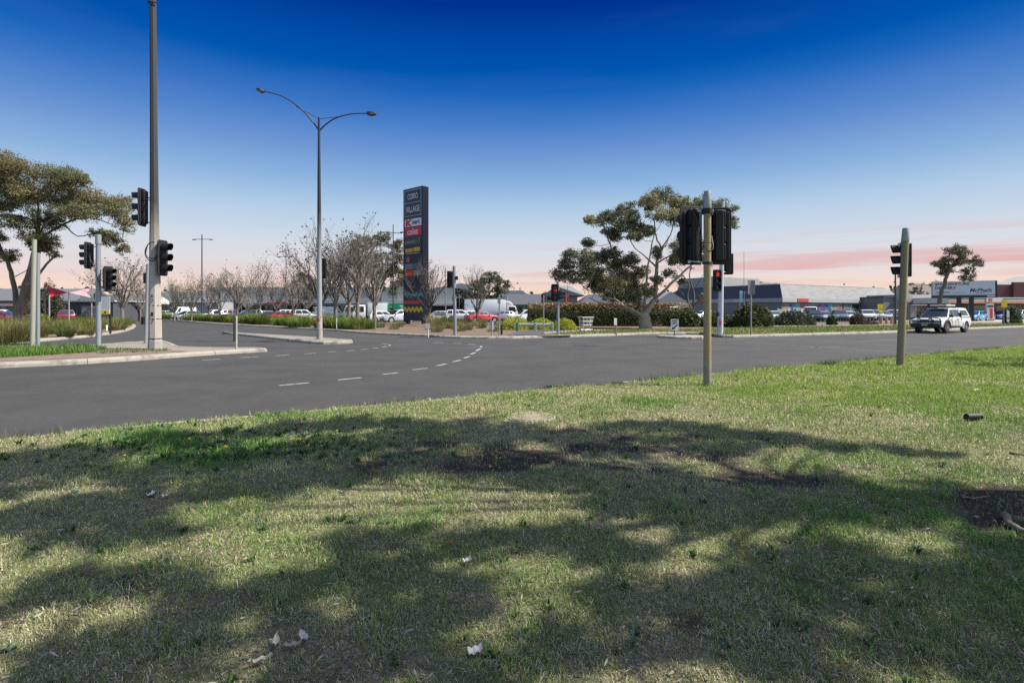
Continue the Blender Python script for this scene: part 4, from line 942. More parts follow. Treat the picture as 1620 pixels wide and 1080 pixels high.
# ------------------------------------------------------------------ traffic signals
def rrect(w, h, r, n=5):
    o = []
    for cx, cy, a0 in [(w / 2 - r, h / 2 - r, 0), (-w / 2 + r, h / 2 - r, 90), (-w / 2 + r, -h / 2 + r, 180), (w / 2 - r, -h / 2 + r, 270)]:
        for k in range(n): t = R(a0 + 90 * k / (n - 1)); o.append((cx + r * math.cos(t), cy + r * math.sin(t)))
    return o
def signal_head(parent, loc, az, H=1.25, Wd=0.56, n=3, lit=None, slim=False, arrow=False, visor=0.30):
    """lanterns look along local +x; az = heading of the light in degrees from +X"""
    M = Matrix.Translation(Vector(loc)) @ rotz(R(az))
    P = Matrix(((0, 0, 1, 0), (1, 0, 0, 0), (0, 1, 0, 0), (0, 0, 0, 1)))   # xy polygon -> yz plane, extrude along x
    hb = MB(); step = (H - 0.16) / n
    for k in range(n):
        z = (k - (n - 1) / 2) * step
        hb.prism(rrect(min(step * .92, Wd * (.62 if slim else .46)), step * .985, .04), -0.17, -0.03, 0, M @ Matrix.Translation((0, 0, z)) @ P)
    hb.prism(rrect(Wd * .30, H * .86, .03), -0.22, -0.14, 0, M @ Matrix.Translation((0, Wd * .03, 0)) @ P)
    hd = hb.build('signal_head', BLACK, parent, smooth=35, bevel=0.012, seg=1)
    if not slim:
        tb = MB()
        tb.prism(rrect(Wd, H, 0.09), -0.03, 0.0, 0, M @ P)
        tb.prism(rrect(Wd * .12, H * .82, .02), -0.055, -0.03, 0, M @ Matrix.Translation((0, Wd * .30, 0)) @ P)
        tb.prism(rrect(Wd * .12, H * .82, .02), -0.055, -0.03, 0, M @ Matrix.Translation((0, -Wd * .36, 0)) @ P)
        tb.build('target_board', BLACK2, hd, smooth=35, bevel=0.008, seg=1)
    rv = min(0.155, step * .43)
    for k in range(n):
        z = ((n - 1) / 2 - k) * step
        vb = MB(); seg = 14; pts = []
        for ring, (x, cut) in enumerate([(0.0, 0.0), (visor, 0.0)]):
            for i in range(seg + 1):
                t = R(-40 + 260 * i / seg); xx = x * (1 - 0.30 * (1 - math.sin(t)) / 2) if ring else 0.0
                pts.append((xx, rv * math.cos(t), rv * math.sin(t)))
        for i in range(seg + 1):
            x0, y0, z0 = pts[seg + 1 + i]; pts.append((x0, y0 * .93, z0 * .93))
        for i in range(seg + 1):
            x0, y0, z0 = pts[i]; pts.append((x0 + .003, y0 * .93, z0 * .93))
        fs = []; m_ = seg + 1
        for a, b in [(0, 1), (1, 2), (2, 3)]:
            fs += [(a * m_ + i, a * m_ + i + 1, b * m_ + i + 1, b * m_ + i) for i in range(seg)]
        vb.add(pts, fs, 0, M @ Matrix.Translation((0, 0, z))); vb.build('visor', BLACK, hd, smooth=50)
        lb = MB(); lb.cyl((0.004, 0, z), (0.016, 0, z), rv * .9, rv * .82, 20, 0, M)
        lb.build('lens', LENSR if lit == k else LENSD, hd, smooth=40)
    if arrow:                                            # red arrow aspect beside the first lens
        ab = MB(); ab.add([(0.03, -.09, -.2), (0.03, .06, -.2), (0.03, .06, -.27), (0.03, .14, -.17), (0.03, .06, -.07), (0.03, .06, -.14), (0.03, -.09, -.14)], [(0, 1, 2, 3, 4, 5, 6)], 0, M @ Matrix.Translation((0, 0, step)))
        ab.build('arrow_lens', LENSR, hd)
    return hd
def loop(parent, pts, r=0.012, name='cable', m=None):
    mb = MB(); limb(mb, pts, r, r, 6); return mb.build(name, m or CABLE, parent, smooth=60)
def bracket(parent, a, b, m=None):
    mb = MB(); mb.cyl(a, b, .022, .022, 8); mb.cyl(Vector(b) + Vector((0, 0, -.05)), Vector(b) + Vector((0, 0, .05)), .035, .035, 8); return mb.build('bracket', m or BOLT, parent, smooth=50)
def pole_at(px, py, pxt, pyt, r0, r1, m, name, label, cat, z=0.13, n=14, base=True, rad_px=None, group=None):
    b = G(px, py, z); D = b.y; s = D / F
    t = thing(name, label, cat, b, 0, group)
    top = Vector(((pxt - px) * s, 0, (py - pyt) * s))
    mb = MB(); mb.tube([(0, 0, -.1), tuple(top * .5), tuple(top)], [r0, (r0 + r1) / 2, r1], n)
    mb.build('pole', m, t, smooth=50)
    if base:
        fb = MB(); fb.cyl((0, 0, -.05), (0, 0, .03), r0 * 1.9, r0 * 1.8, 14); fb.build('base_collar', CONC, t, smooth=40)
    L_ = lambda qx, qy, dy=0.0: Vector(((qx - px) * s, dy, (py - qy) * s))
    return t, L_, s
SG = 'traffic signals of the intersection'
# nearest pole with two boards seen from behind
t, L_, s = pole_at(1119, 609, 1119, 330, .078, .074, TANP, 'traffic_light', 'nearest traffic light, tan pole with two black boards seen from behind', 'traffic light', z=.12, base=False, group=SG)
mb = MB(); mb.cyl(L_(1119, 334), L_(1119, 302.5), .083, .072, 16); mb.build('pole_cap', CAPG, t, smooth=40, bevel=.006)
mb = MB(); mb.cyl(L_(1119, 609) + Vector((0, 0, -.06)), L_(1119, 572), .081, .079, 14); mb.build('pole_sleeve', mat('weathered_grey_sleeve', (0.22, 0.20, 0.16), .8, var=.3, scale=5, col2=(.13, .12, .1), s2=3), t, smooth=50)
signal_head(t, L_(1100, 369.5, .30), 108, 1.22, .54); signal_head(t, L_(1145.5, 370, .34), 84, 1.20, .54)
mb = MB(); mb.cyl(L_(1119, 336) + Vector((0, 0, -.03)), L_(1119, 332) + Vector((0, 0, .02)), .115, .115, 14); mb.build('clamp_band', BLACK2, t, smooth=40)
mb = MB(); mb.cyl(L_(1119, 418), L_(1119, 414.5), .092, .092, 14); mb.build('clamp_band', BLACK2, t, smooth=40)
for a, b in [((1119, 333), (1096, 333)), ((1119, 416), (1096, 411)), ((1119, 335), (1133, 333)), ((1119, 416), (1131, 417))]:
    bracket(t, L_(*a), L_(b[0], b[1], .22))
loop(t, [L_(1099, 337, .05), L_(1101, 350, -.06), L_(1105, 380, -.12), L_(1117, 398, -.14), L_(1124, 395, -.13), L_(1128, 384, .02), L_(1129, 372, .12)], .011)
mb = MB(); mb.cyl(L_(1119, 384.5), L_(1119, 384), .079, .079, 14); mb.build('strap', BLACK2, t)
# right pole, signal seen edge on
t, L_, s = pole_at(1424, 577.5, 1432, 381, .095, .088, OLIVEP, 'traffic_light', 'leaning olive pole traffic light on the right lawn with visors to the left', 'traffic light', z=.12, base=False, group=SG)
mb = MB(); mb.cyl(L_(1432, 382), L_(1433, 361), .098, .078, 16); mb.build('pole_cap', CAPG, t, smooth=40, bevel=.006)
signal_head(t, L_(1436.5, 410.5, .24), 152, 1.08, .50, visor=.26)
bracket(t, L_(1431.5, 384), L_(1431, 386, .2)); bracket(t, L_(1429, 436), L_(1430, 436, .2))
# concrete utility pole with two signal heads
b = G(245.5, 552, .13); s = b.y / F
t = thing('utility_pole', 'tall tapered concrete utility pole carrying two black signal heads', 'pole', b, 0, None)
mb = MB(); H = 15.2; oc = [(math.cos(R(22.5 + 45 * k + 10)), math.sin(R(22.5 + 45 * k + 10))) for k in range(8)]
lean = Vector((-3.6 * s * 15.2 / (552 * s), 0.0, 0))
rw = [(-.1, .235), (1.5, .215), (3.2, .185), (5, .155), (9, .125), (H, .105)]
vs_ = [(o[0] * r + lean.x * z / H, o[1] * r, z) for z, r in rw for o in oc]
fs_ = [(i * 8 + k, i * 8 + (k + 1) % 8, (i + 1) * 8 + (k + 1) % 8, (i + 1) * 8 + k) for i in range(5) for k in range(8)]
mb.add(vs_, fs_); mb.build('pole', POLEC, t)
L_ = lambda qx, qy, dy=0.0: Vector(((qx - 245.5) * s, dy, (552 - qy) * s))
mb = MB(); mb.cyl((0, 0, -.05), (0, 0, .30), .25, .245, 8); mb.build('base_band', mat('grey_base_paint', (.26, .25, .24), .85, var=.2), t)
for yy in (536, 505, 484): 
    mb = MB(); z = (552 - yy) * s; mb.cyl((lean.x * z / H, 0, z), (lean.x * z / H, 0, z + .03), .242 - z * .018, .242 - z * .018, 8); mb.build('steel_band', BLACK2, t)
NUM = mat('stencil_black', (.03, .03, .03), .8)
for ch, yy in (('6', 468), ('7', 476), ('1', 497), ('7', 509)):
    z = (552 - yy) * s; text(ch, .10, .15, NUM, t, Matrix.Translation((.03 + lean.x * z / H, -.243 + z * .018, z)) @ Matrix.Rotation(R(90), 4, 'X'), ext=.006, name='stencil_number')
signal_head(t, L_(225.5, 328.5, -.05), 182, 1.46, .50, visor=.33); signal_head(t, L_(260.5, 408.5, -.1), -8, 1.38, .50, visor=.36)
bracket(t, L_(242, 312), L_(231, 314)); bracket(t, L_(242, 352), L_(230, 352)); bracket(t, L_(246, 384), L_(258, 382)); bracket(t, L_(246, 434), L_(258, 434))
loop(t, [L_(230, 303, -.02), L_(233, 315, -.1), L_(240, 318, -.16), L_(245, 316, -.2)], .016)
loop(t, [L_(259, 385, -.1), L_(257, 403, -.2), L_(248, 414, -.28), L_(239, 408, -.28), L_(237, 397, -.26), L_(243, 386, -.25), L_(250, 384, -.2)], .018)
loop(t, [L_(259, 390, -.1), L_(252, 408, -.26), L_(243, 409, -.28), L_(238, 402, -.26), L_(240, 390, -.24)], .015)
loop(t, [L_(236.5, 8, -.1), L_(242, 7, -.16), L_(250, 6, -.05)], .022, 'wire_clamp')
loop(t, [L_(237, 9, -.12), L_(241, 7, -.2), L_(246, 5, -.1)], .02, 'wire_clamp')
# left posts
t, L_, s = pole_at(155.5, 548.5, 155.5, 372, .095, .088, GALV, 'traffic_light', 'galvanised pole traffic light left of the concrete pole with heads on both sides', 'traffic light', group=SG)
mb = MB(); mb.cyl(L_(155.5, 386), L_(155.5, 371), .112, .10, 14); mb.build('pole_cap', GALV, t, smooth=40)
signal_head(t, L_(138.5, 404, 0), 184, 1.10, .44, visor=.28); signal_head(t, L_(171.5, 440, 0), -6, .98, .44, visor=.30)
bracket(t, L_(155, 390), L_(143, 390)); bracket(t, L_(155, 420), L_(143, 420)); bracket(t, L_(156, 427), L_(168, 427)); bracket(t, L_(156, 456), L_(168, 456))
loop(t, [L_(142, 392, -.05), L_(146, 412, -.1), L_(152, 420, -.12), L_(158, 440, -.13), L_(162, 452, -.1), L_(169, 456, -.05)], .014)
t, L_, s = pole_at(51, 553.5, 54.5, 379, .08, .075, mat('tan_galvanised', (.33, .32, .25), .5, .3, var=.2, stretch=(2, 2, .3)), 'signal_post', 'taller bare steel post on the left island leaning slightly', 'post', base=False)
t, L_, s = pole_at(59.8, 546, 60.4, 400, .075, .07, GALV, 'signal_post', 'shorter bare steel post just behind the leaning one', 'post', base=False)
t, L_, s = pole_at(230.5, 543.5, 234, 418, .075, .07, GALV, 'traffic_light', 'pedestrian signal pole half hidden by the concrete pole', 'traffic light', group=SG)
signal_head(t, L_(231, 440, .15), 80, .55, .34, n=1, slim=True)
mb = MB(); mb.box(L_(227.8, 507, -.05), (.14, .14, .34)); mb.build('push_button_box', BLACK2, t, bevel=.02)
# street lamp with twin curved arms
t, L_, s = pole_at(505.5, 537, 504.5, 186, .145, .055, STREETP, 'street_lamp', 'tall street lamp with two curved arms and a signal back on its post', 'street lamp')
for nm, pts, st, hd, a0, a1 in [('arm', [(504.4, 206), (490, 187), (470, 167), (445, 152), (418, 144.5)], ((504, 187), (482, 176), (468, 168)), (418, 144.7), (-12, -2.6), 0),
                                ('arm', [(506.5, 206), (516, 196.5), (531, 187), (550, 181.5), (565, 179.6), (580, 179.8)], ((507, 188), (525, 186), (541, 184)), (580, 179.6), (15.5, .9), 0)]:
    ab = MB(); limb(ab, [L_(x, y) for x, y in pts], .042, .028, 8)
    arm = ab.build(nm, DARKPOLE, t, smooth=60)
    sb = MB(); limb(sb, [L_(x, y) for x, y in st], .018, .016, 6); sb.build('stay', DARKPOLE, arm, smooth=60)
    c = L_(*hd); d = Vector((a0[0] * s, 0, -a0[1] * s)); e = c + d
    hb = MB(); ww = .16
    hb.add([tuple(c + Vector((0, -.07, -.06))), tuple(c + Vector((0, .07, -.06))), tuple(c + Vector((0, .07, .07))), tuple(c + Vector((0, -.07, .07))),
            tuple(c.lerp(e, .45) + Vector((0, -ww, -.10))), tuple(c.lerp(e, .45) + Vector((0, ww, -.10))), tuple(c.lerp(e, .45) + Vector((0, ww * .8, .10))), tuple(c.lerp(e, .45) + Vector((0, -ww * .8, .10))),
            tuple(e + Vector((0, -.08, -.03))), tuple(e + Vector((0, .08, -.03))), tuple(e + Vector((0, .08, .05))), tuple(e + Vector((0, -.08, .05)))],
           [(0, 1, 2, 3), (8, 11, 10, 9), (0, 4, 5, 1), (1, 5, 6, 2), (2, 6, 7, 3), (3, 7, 4, 0), (4, 8, 9, 5), (5, 9, 10, 6), (6, 10, 11, 7), (7, 11, 8, 4)])
    hb.build('lamp_head', DARKPOLE, arm, smooth=30, bevel=.02)
signal_head(t, L_(505, 424, .34), 82, 1.06, .52)
mb = MB(); mb.cyl(L_(505.4, 521), L_(505.3, 500), .144, .141, 14); mb.build('red_sticker_band', mat('worn_red_stickers', (.30, .29, .28), .6, var=.2, col2=(.34, .04, .05), s2=5, c2=(.52, .58)), t, smooth=50)
mb = MB(); mb.cyl((0, 0, -.03), (0, 0, .5), .152, .150, 14); mb.build('base_sleeve', mat('grey_base_paint', (.26, .25, .24)), t, smooth=50)
# far signals of the crossing
t, L_, s = pole_at(720, 530.5, 718.5, 421, .10, .09, GALV, 'traffic_light', 'far traffic light right of the pylon with its board seen from behind', 'traffic light', group=SG)
signal_head(t, L_(712.5, 441.5, .3), 96, 1.02, .48); signal_head(t, L_(723.5, 460.5, 0), -4, .56, .36, n=2, visor=.2, slim=True)
mb = MB(); mb.box(L_(722.4, 439.8, 0), (.16, .2, .22)); mb.build('detector_box', BLACK2, t, bevel=.02)
bracket(t, L_(719, 430), L_(713, 430, .2)); bracket(t, L_(719, 453), L_(713, 453, .2)); bracket(t, L_(719, 456), L_(723, 456))
t, L_, s = pole_at(883, 529.7, 882.5, 445, .085, .08, GALV, 'traffic_light', 'far traffic light facing the camera with a lit red lamp by the long hedge', 'traffic light', group=SG)
signal_head(t, L_(877.5, 463, -.2), -97, 1.04, .46, lit=None, arrow=True); signal_head(t, L_(888.5, 466.5, 0), 2, .68, .38, n=2, visor=.26, slim=True)
bracket(t, L_(883, 452), L_(878, 452, -.15)); bracket(t, L_(883, 474), L_(878, 474, -.15)); bracket(t, L_(883, 462), L_(888, 462))
t, L_, s = pole_at(1139, 529.5, 1144, 319, .185, .085, mat('pale_grey_pole', (.42, .44, .46), .6, .1, var=.15, stretch=(2, 2, .3)), 'traffic_light', 'thick grey signal pole with red graffiti behind the nearest traffic light', 'traffic light', group=SG)
signal_head(t, L_(1154.5, 417, .3), 84, 1.30, .66); signal_head(t, L_(1132.3, 444, -.25), -92, 1.32, .52, lit=0)
bracket(t, L_(1141, 405), L_(1153, 405, .2)); bracket(t, L_(1141, 430), L_(1153, 430, .2)); bracket(t, L_(1140, 430), L_(1133, 430, -.15)); bracket(t, L_(1140, 458), L_(1133, 458, -.15))
mb = MB(); mb.box(L_(1134.2, 497, -.1), (.12, .16, .22)); mb.build('push_button_box', BLACK2, t, bevel=.02)
RG = mat('red_spray_paint', (.45, .03, .05), .6)
mb = MB()
for i, (a, b) in enumerate([((1135.5, 507), (1138.5, 509)), ((1135.5, 510), (1139, 511.5)), ((1137, 505), (1136, 516)), ((1139, 506), (1138, 515)), ((1135.5, 514), (1139, 515)), ((1140, 509), (1138.5, 513))]):
    mb.cyl(L_(*a, -.185), L_(*b, -.185), .022, .022, 5)
mb.build('graffiti', RG, t)
mb = MB(); mb.box(L_(1144, 319, 0), (.10, .14, .34)); mb.build('detector_box', CAPG, t, bevel=.02)

# ------------------------------------------------------------------ other posts and signs
def sign(name, label, px, pyb, pyt, boards, rp=.035, m=GALV, z=.13, cat='sign', group=None, lean=0):
    t, L_, s = pole_at(px, pyb, px + lean, pyt, rp, rp, m, name, label, cat, z=z, base=False, n=8, group=group)
    for bx, by, w, h, mm, dy, yaw, shape in boards:
        c = L_(bx, by, dy); mb = MB(); ww = w * s; hh = h * s
        M = Matrix.Translation(c) @ rotz(R(yaw)) @ Matrix.Rotation(R(90), 4, 'X')
        if shape == 'disc': mb.prism([(ww / 2 * math.cos(R(15 * k)), hh / 2 * math.sin(R(15 * k))) for k in range(24)], -.012, .012, 0, M)
        elif shape == 'diamond': mb.prism([(ww / 2, 0), (0, hh / 2), (-ww / 2, 0), (0, -hh / 2)], -.012, .012, 0, M)
        else: mb.prism(rrect(ww, hh, min(ww, hh) * .1), -.012, .012, 0, M)
        mb.build('sign_panel', mm, t)
    return t, L_, s
YEL = mat('yellow_sign', (.65, .42, .02), .5); FLU = mat('fluorescent_sign', (.55, .70, .05), .5); DKT = mat('sign_ink', (.03, .03, .03), .6); BRN = mat('brown_print', (.20, .06, .05), .6)
# keep left sign
t, L_, s = sign('road_sign', 'white board with a black arrow pointing down left on the small island', 1067, 531, 505, [(1067, 513.5, 12.4, 18, SIGNW, -.05, 0, 'rect')], .03, DARKPOLE)
Mx = lambda x, y, dy: Matrix.Translation(L_(x, y, dy)) @ Matrix.Rotation(R(90), 4, 'X')
text('KEEP', 9 * s, 3.2 * s, DKT, t, Mx(1067, 507.2, -.066), bold=.01); text('LEFT', 9 * s, 3.2 * s, DKT, t, Mx(1067, 511.2, -.066), bold=.01)
mb = MB(); A = lambda x, y: tuple(L_(x, y, -.068))
mb.add([A(1071.4, 512.6), A(1072, 514.6), A(1066.6, 518.7), A(1068.2, 520.2), A(1062.2, 521), A(1063.4, 516.6), A(1065.3, 517.5)], [(0, 1, 2, 3, 4, 5, 6)]); mb.build('arrow', DKT, t)
sign('road_sign', 'back of a twin panel sign on a post at the start of the far lawn', 1188, 529.5, 443, [(1185, 454.5, 5.4, 22, SIGNB, -.06, 12, 'rect'), (1191, 454.5, 5.4, 22, SIGNB, -.06, -12, 'rect')], .045)
sign('road_sign', 'small white sign panel on a post at the corner by the bollard', 790, 530.5, 466, [(789.5, 475, 5, 10, SIGNB, -.05, 10, 'rect')], .045)
sign('road_sign', 'slim bare grey post left of the signal with the red lamp', 860, 526, 466, [], .035, cat='post')
sign('marker_post', 'short white marker post with black figure before the pylon', 677.5, 531, 512, [(676.5, 515.5, 7.5, 8, SIGNW, -.04, 0, 'rect')], .03, m=WHITE, cat='marker post')
sign('marker_post', 'white board on a low grey post at the footpath corner', 778, 531.5, 507, [(778, 514.5, 6, 14, SIGNW, .05, 5, 'rect')], .04, cat='marker post')
sign('marker_post', 'low tan post with narrow white panel on the lawn before the hedge', 975, 527.8, 504, [(973.3, 508.5, 4.4, 11, SIGNW, -.05, 15, 'rect')], .045, m=TANP, cat='marker post')
t, L_, s = sign('lane_marker', 'dark lane marker board on a white post at the island tip', 373.8, 551, 499.5, [(371.2, 521.5, 6.2, 36, mat('brown_sign_back', (.10, .085, .075), .7), 0, -25, 'rect')], .04, m=mat('dirty_white_post', (.32, .30, .27), .7, var=.3, scale=8), z=.15)
t, L_, s = sign('shop_sign', 'white board with a yellow lower band on posts behind the galvanised signal', 160, 528, 474, [(167, 483, 14, 28, SIGNW, .0, 0, 'rect'), (167, 493.5, 13.6, 6.5, mat('yellow_print', (.70, .60, .08), .5), -.02, 0, 'rect'), (167, 498.2, 13.6, 2.2, BRN, -.02, 0, 'rect')], .04)
mb = MB(); mb.tube([L_(174.6, 528), L_(174.6, 497)], .06, 8); mb.build('post', BLACK2, t)
mb = MB(); mb.cyl(L_(167, 493.8, -.04), L_(167, 493.8, -.034), 1.9 * s, 1.9 * s, 14); mb.build('round_motif', BRN, t)
sign('bollard', 'short white bollard in front of the yellow banded board', 168.5, 523, 514, [], .07, m=WHITE, cat='bollard')
sign('bollard', 'dark bollard at the start of the asphalt garden path', 793.5, 529.3, 514, [], .07, m=BLACK2, cat='bollard')
sign('road_sign', 'orange diamond over a round fluorescent sign beside the timber bollards', 1392, 511.5, 482, [(1392.5, 485.3, 9, 9, YEL, -.05, 0, 'rect'), (1392.5, 491.6, 6, 6, FLU, -.05, 0, 'disc')], .04)
sign('road_sign', 'yellow square road sign on a post near the service station', 1588, 515, 473, [(1588, 480, 9, 12, YEL, -.05, 0, 'rect')], .04)
sign('road_sign', 'small yellow crossing sign above the parked four wheel drive', 837, 505, 482, [(837, 484.5, 3, 4, YEL, -.05, 0, 'rect'), (837, 487.5, 4, 2.5, FLU, -.05, 0, 'rect')], .04, z=0)
sign('road_sign', 'yellow green road sign half behind the concrete pole', 256.5, 503, 482, [(256.5, 487, 4, 5, FLU, -.05, 0, 'diamond')], .04, z=0)
sign('road_sign', 'round sign seen from behind on a post in the mulch below the green truck', 594, 524, 476, [(594, 479.5, 8.5, 9, SIGNB, -.05, 0, 'disc')], .045)
sign('marker_post', 'thin white stake in the mulch before the white truck', 532.5, 521, 503, [], .035, m=WHITE, cat='marker post')
sign('road_sign', 'white panel on a leaning post at the service station entry', 1596, 515, 489, [(1594, 500, 4, 18, SIGNW, -.05, 0, 'rect'), (1594, 503, 3, 3, mat('red_print', (.5, .03, .03), .5), -.07, 0, 'rect')], .05, m=GALV, lean=-3)
sign('post', 'slim grey post at the edge of the far lawn near the dark lamp', 1413.5, 516, 487, [(1413.3, 494, 1.8, 13, SIGNB, -.06, 0, 'rect')], .05, cat='post')
for lab, px in (('leftmost timber bollard before the silver cars', 1394), ('middle timber bollard of the three', 1402.5), ('timber bollard nearest the dark lamp pole', 1410.5)):
    sign('timber_bollard', lab, px, 512, 502.5, [], .14, m=mat('pine_timber', (.42, .26, .14), .8), cat='bollard', group='timber bollards by the footpath')
# tall thin poles in the distance
for lab, px, pyb, pyt, r, arm, mm in [('tall car park lamp with a straight cross arm above the bare trees', 319.5, 505, 371, .13, (307, 334, 378.5), DARKPOLE), ('tall dark lamp pole with a short side arm left of the pylon', 622, 507, 355, .11, (604, 636, 367), DARKPOLE),
                                     ('thin dark pole left of the big bare tree', 452.5, 504, 402, .09, (441, 460, 406), DARKPOLE), ('thin grey pole behind the middle signal', 705, 505, 423, .11, None, GALV), ('very thin aerial mast above the dark roof', 1177, 504, 398, .06, None, GALV),
                                     ('slim dark lamp pole behind the right signal', 1416.5, 514, 428, .12, None, DARKPOLE), ('thin dark pole beside the red banner house', 898, 505, 446, .05, None, DARKPOLE), ('thin pole by the round gum', 726.5, 505, 441, .05, None, GALV)]:
    t, L_, s = pole_at(px, pyb, px, pyt, r, r * .6, mm, 'light_pole', lab, 'light pole', z=0.05, base=False, n=8)
    if arm:
        mb = MB(); mb.cyl(L_(arm[0], arm[2]), L_(arm[1], arm[2] + (2 if 'short' in lab else 0)), .05, .05, 6); mb.build('cross_arm', mm, t)
        for xx in (arm[0], arm[1]):
            mb = MB(); mb.box(L_(xx, arm[2] + .5), (.55, .3, .14)); mb.build('lamp_head', mm, t, bevel=.03)
# banners
for lab, px, D, y0, y1, col, w_ in [('pale blue vertical banner on the dark roofed building', 1173, 78, 460, 478, (.25, .45, .52), 4.4), ('dark purple vertical banner beside the blue one', 1180, 78, 461, 478, (.10, .05, .09), 4.0), ('red vertical banner in front of the gabled house', 898.5, 80, 466, 481, (.55, .05, .06), 4.0)]:
    b = W(px, D, 505); t = thing('banner', lab, 'banner', (b.x, b.y, 0), 0, 'vertical banners'); s = D / F
    mb = MB(); mb.cyl((-.25, 0, 0), (-.25, 0, CZ + (490 - y0 + 1) * s), .05, .04, 8); mb.build('pole', GALV, t)
    mb = MB(); h = (y1 - y0) * s; zc = CZ + (490 - (y0 + y1) / 2) * s
    n = 8; vs_ = []
    for i in range(n + 1):
        for j in (0, 1): vs_.append((-.25 + j * w_ * s, .05 * math.sin(i * .8) * j, zc - h / 2 + h * i / n))
    mb.add(vs_, [(2 * i, 2 * i + 1, 2 * i + 3, 2 * i + 2) for i in range(n)]); mb.build('cloth', mat('banner_' + lab.split()[0] + lab.split()[1], col, .8), t)
# green rail seat
b = G(845, 523.5, Z1); t = thing('pipe_rail', 'low green and grey pipe rail in front of the golden shrubs', 'rail', b); s = b.y / F
L_ = lambda qx, qy, dy=0.0: Vector(((qx - 845) * s, dy, (523.5 - qy) * s))
PGR = mat('pale_green_pipe', (.30, .36, .31), .5, .2); DGR = mat('dark_green_steel', (.03, .14, .09), .5)
for yy in (512.6, 514.4): 
    mb = MB(); mb.cyl(L_(821, yy), L_(873, yy), .06, .06, 10); mb.build('rail', PGR, t, smooth=60)
for xx, mm in ((818, DGR), (847, PGR), (874, PGR)):
    mb = MB(); mb.box(L_(xx, 517.5), (.16, .22, .62)); mb.build('post', mm, t, bevel=.02)
# abandoned trolley
b = G(928, 524.5, Z1); t = thing('shopping_trolley', 'empty wire shopping trolley left on the path before the hedge', 'trolley', b, R(25)); WIRE = mat('chrome_wire', (.55, .55, .54), .35, .5)
mb = MB()
for zz, x0, x1, w_ in [(.45, -.38, .30, .42), (.72, -.43, .36, .48), (1.0, -.48, .42, .54)]:
    P4 = [(x0, -w_ / 2, zz), (x1, -w_ / 2, zz), (x1, w_ / 2, zz), (x0, w_ / 2, zz)]
    for i in range(4): mb.cyl(P4[i], P4[(i + 1) % 4], .014, .014, 5)
for k in range(8):
    f = k / 7
    for sg in (-1, 1): mb.cyl((-.38 + .68 * f, sg * .21, .45), (-.48 + .9 * f, sg * .27, 1.0), .010, .010, 4)
for k in range(6): mb.cyl((.30, -.21 + .084 * k, .45), (.42, -.27 + .108 * k, 1.0), .010, .010, 4)
for k in range(6): mb.cyl((-.38, -.21 + .084 * k, .45), (.30, -.21 + .084 * k, .45), .008, .008, 4)
mb.build('basket', WIRE, t)
mb = MB(); mb.cyl((-.58, -.26, 1.05), (-.58, .26, 1.05), .025, .025, 8); mb.cyl((-.58, -.26, 1.05), (-.46, -.26, .98), .015, .015, 6); mb.cyl((-.58, .26, 1.05), (-.46, .26, .98), .015, .015, 6); mb.build('handle', mat('trolley_handle', (.35, .22, .12), .5), t)
mb = MB()
for sg in (-1, 1): limb(mb, [(-.46, sg * .26, 1.0), (-.40, sg * .24, .4), (-.35, sg * .24, .16), (.35, sg * .20, .16)], .016, .016, 6)
mb.build('frame', WIRE, t)
for x in (-.33, .33):
    for sg in (-1, 1):
        mb = MB(); mb.cyl((x, sg * .22 - .015, .065), (x, sg * .22 + .015, .065), .065, .065, 12); mb.build('wheel', BLACK2, t)
# shade sails
SP = mat('sail_post', (.25, .25, .26), .5)
for lab, P4, col in [('bright red triangular shade sail left of the street', [(71, 53, 452), (108, 54, 462.5), (78, 50, 470), (79, 52, 462)], (.42, .015, .02)), ('pale pink triangular shade sail beside the red one', [(109, 54, 463), (145, 58, 455), (137, 56, 463), (145, 54, 471)], (.40, .24, .26))]:
    b = W(P4[0][0], P4[0][1], 490); b.z = 0; t = thing('shade_sail', lab, 'shade sail', b, 0, 'shade sails by the dark shop')
    q = [W(*p) - b for p in P4]; mb = MB()
    mb.add([tuple(v) for v in q], [(0, 1, 2, 3)] if 'red t' in lab else [(0, 1, 2, 3)])
    mb.add([tuple(v + Vector((0, 0, -.015))) for v in q], [(0, 3, 2, 1)])
    mb.build('fabric', mat('sail_' + lab.split()[0], col, .8), t)
    for v in (q[0], q[1] if 'pink' in lab else q[2]):
        pb = MB(); pb.cyl((v.x, v.y, 0), (v.x, v.y, v.z + .2), .07, .06, 8); pb.build('post', SP, t, smooth=50)
# things lying on the near lawn
b = G(840, 657, .12); t = thing('manhole_cover', 'round concrete pit lid set in the near lawn', 'pit lid', (b.x, b.y, float(hf(b.x, b.y))))
mb = MB(); mb.cyl((0, 0, -.05), (0, 0, .022), .36, .36, 40); mb.build('ring', CONC2, t, smooth=40, bevel=.01)
mb = MB(); mb.cyl((0, 0, .0), (0, 0, .03), .325, .32, 40); mb.build('lid', mat('pit_lid_concrete', (.24, .195, .13), .9, var=.2, scale=8, col2=(.19, .16, .12), s2=5), t, smooth=40)
def at(px, py): b = G(px, py, .12); return Vector((b.x, b.y, float(hf(b.x, b.y))))
b = at(1540, 663); t = thing('pipe_offcut', 'short black plastic pipe lying on the sunlit lawn at right', 'pipe', (b.x, b.y, b.z + .058), R(12))
mb = MB(); n = 18; vs_ = []
for x, r in ((-.12, .045), (.12, .045), (.12, .038), (-.12, .038)):
    vs_ += [(x, r * math.cos(6.283 * k / n), r * math.sin(6.283 * k / n)) for k in range(n)]
mb.add(vs_, [(a * n + k, a * n + (k + 1) % n, ((a + 1) % 4) * n + (k + 1) % n, ((a + 1) % 4) * n + k) for a in range(4) for k in range(n)]); mb.build('pipe_wall', BLACK, t, smooth=50)
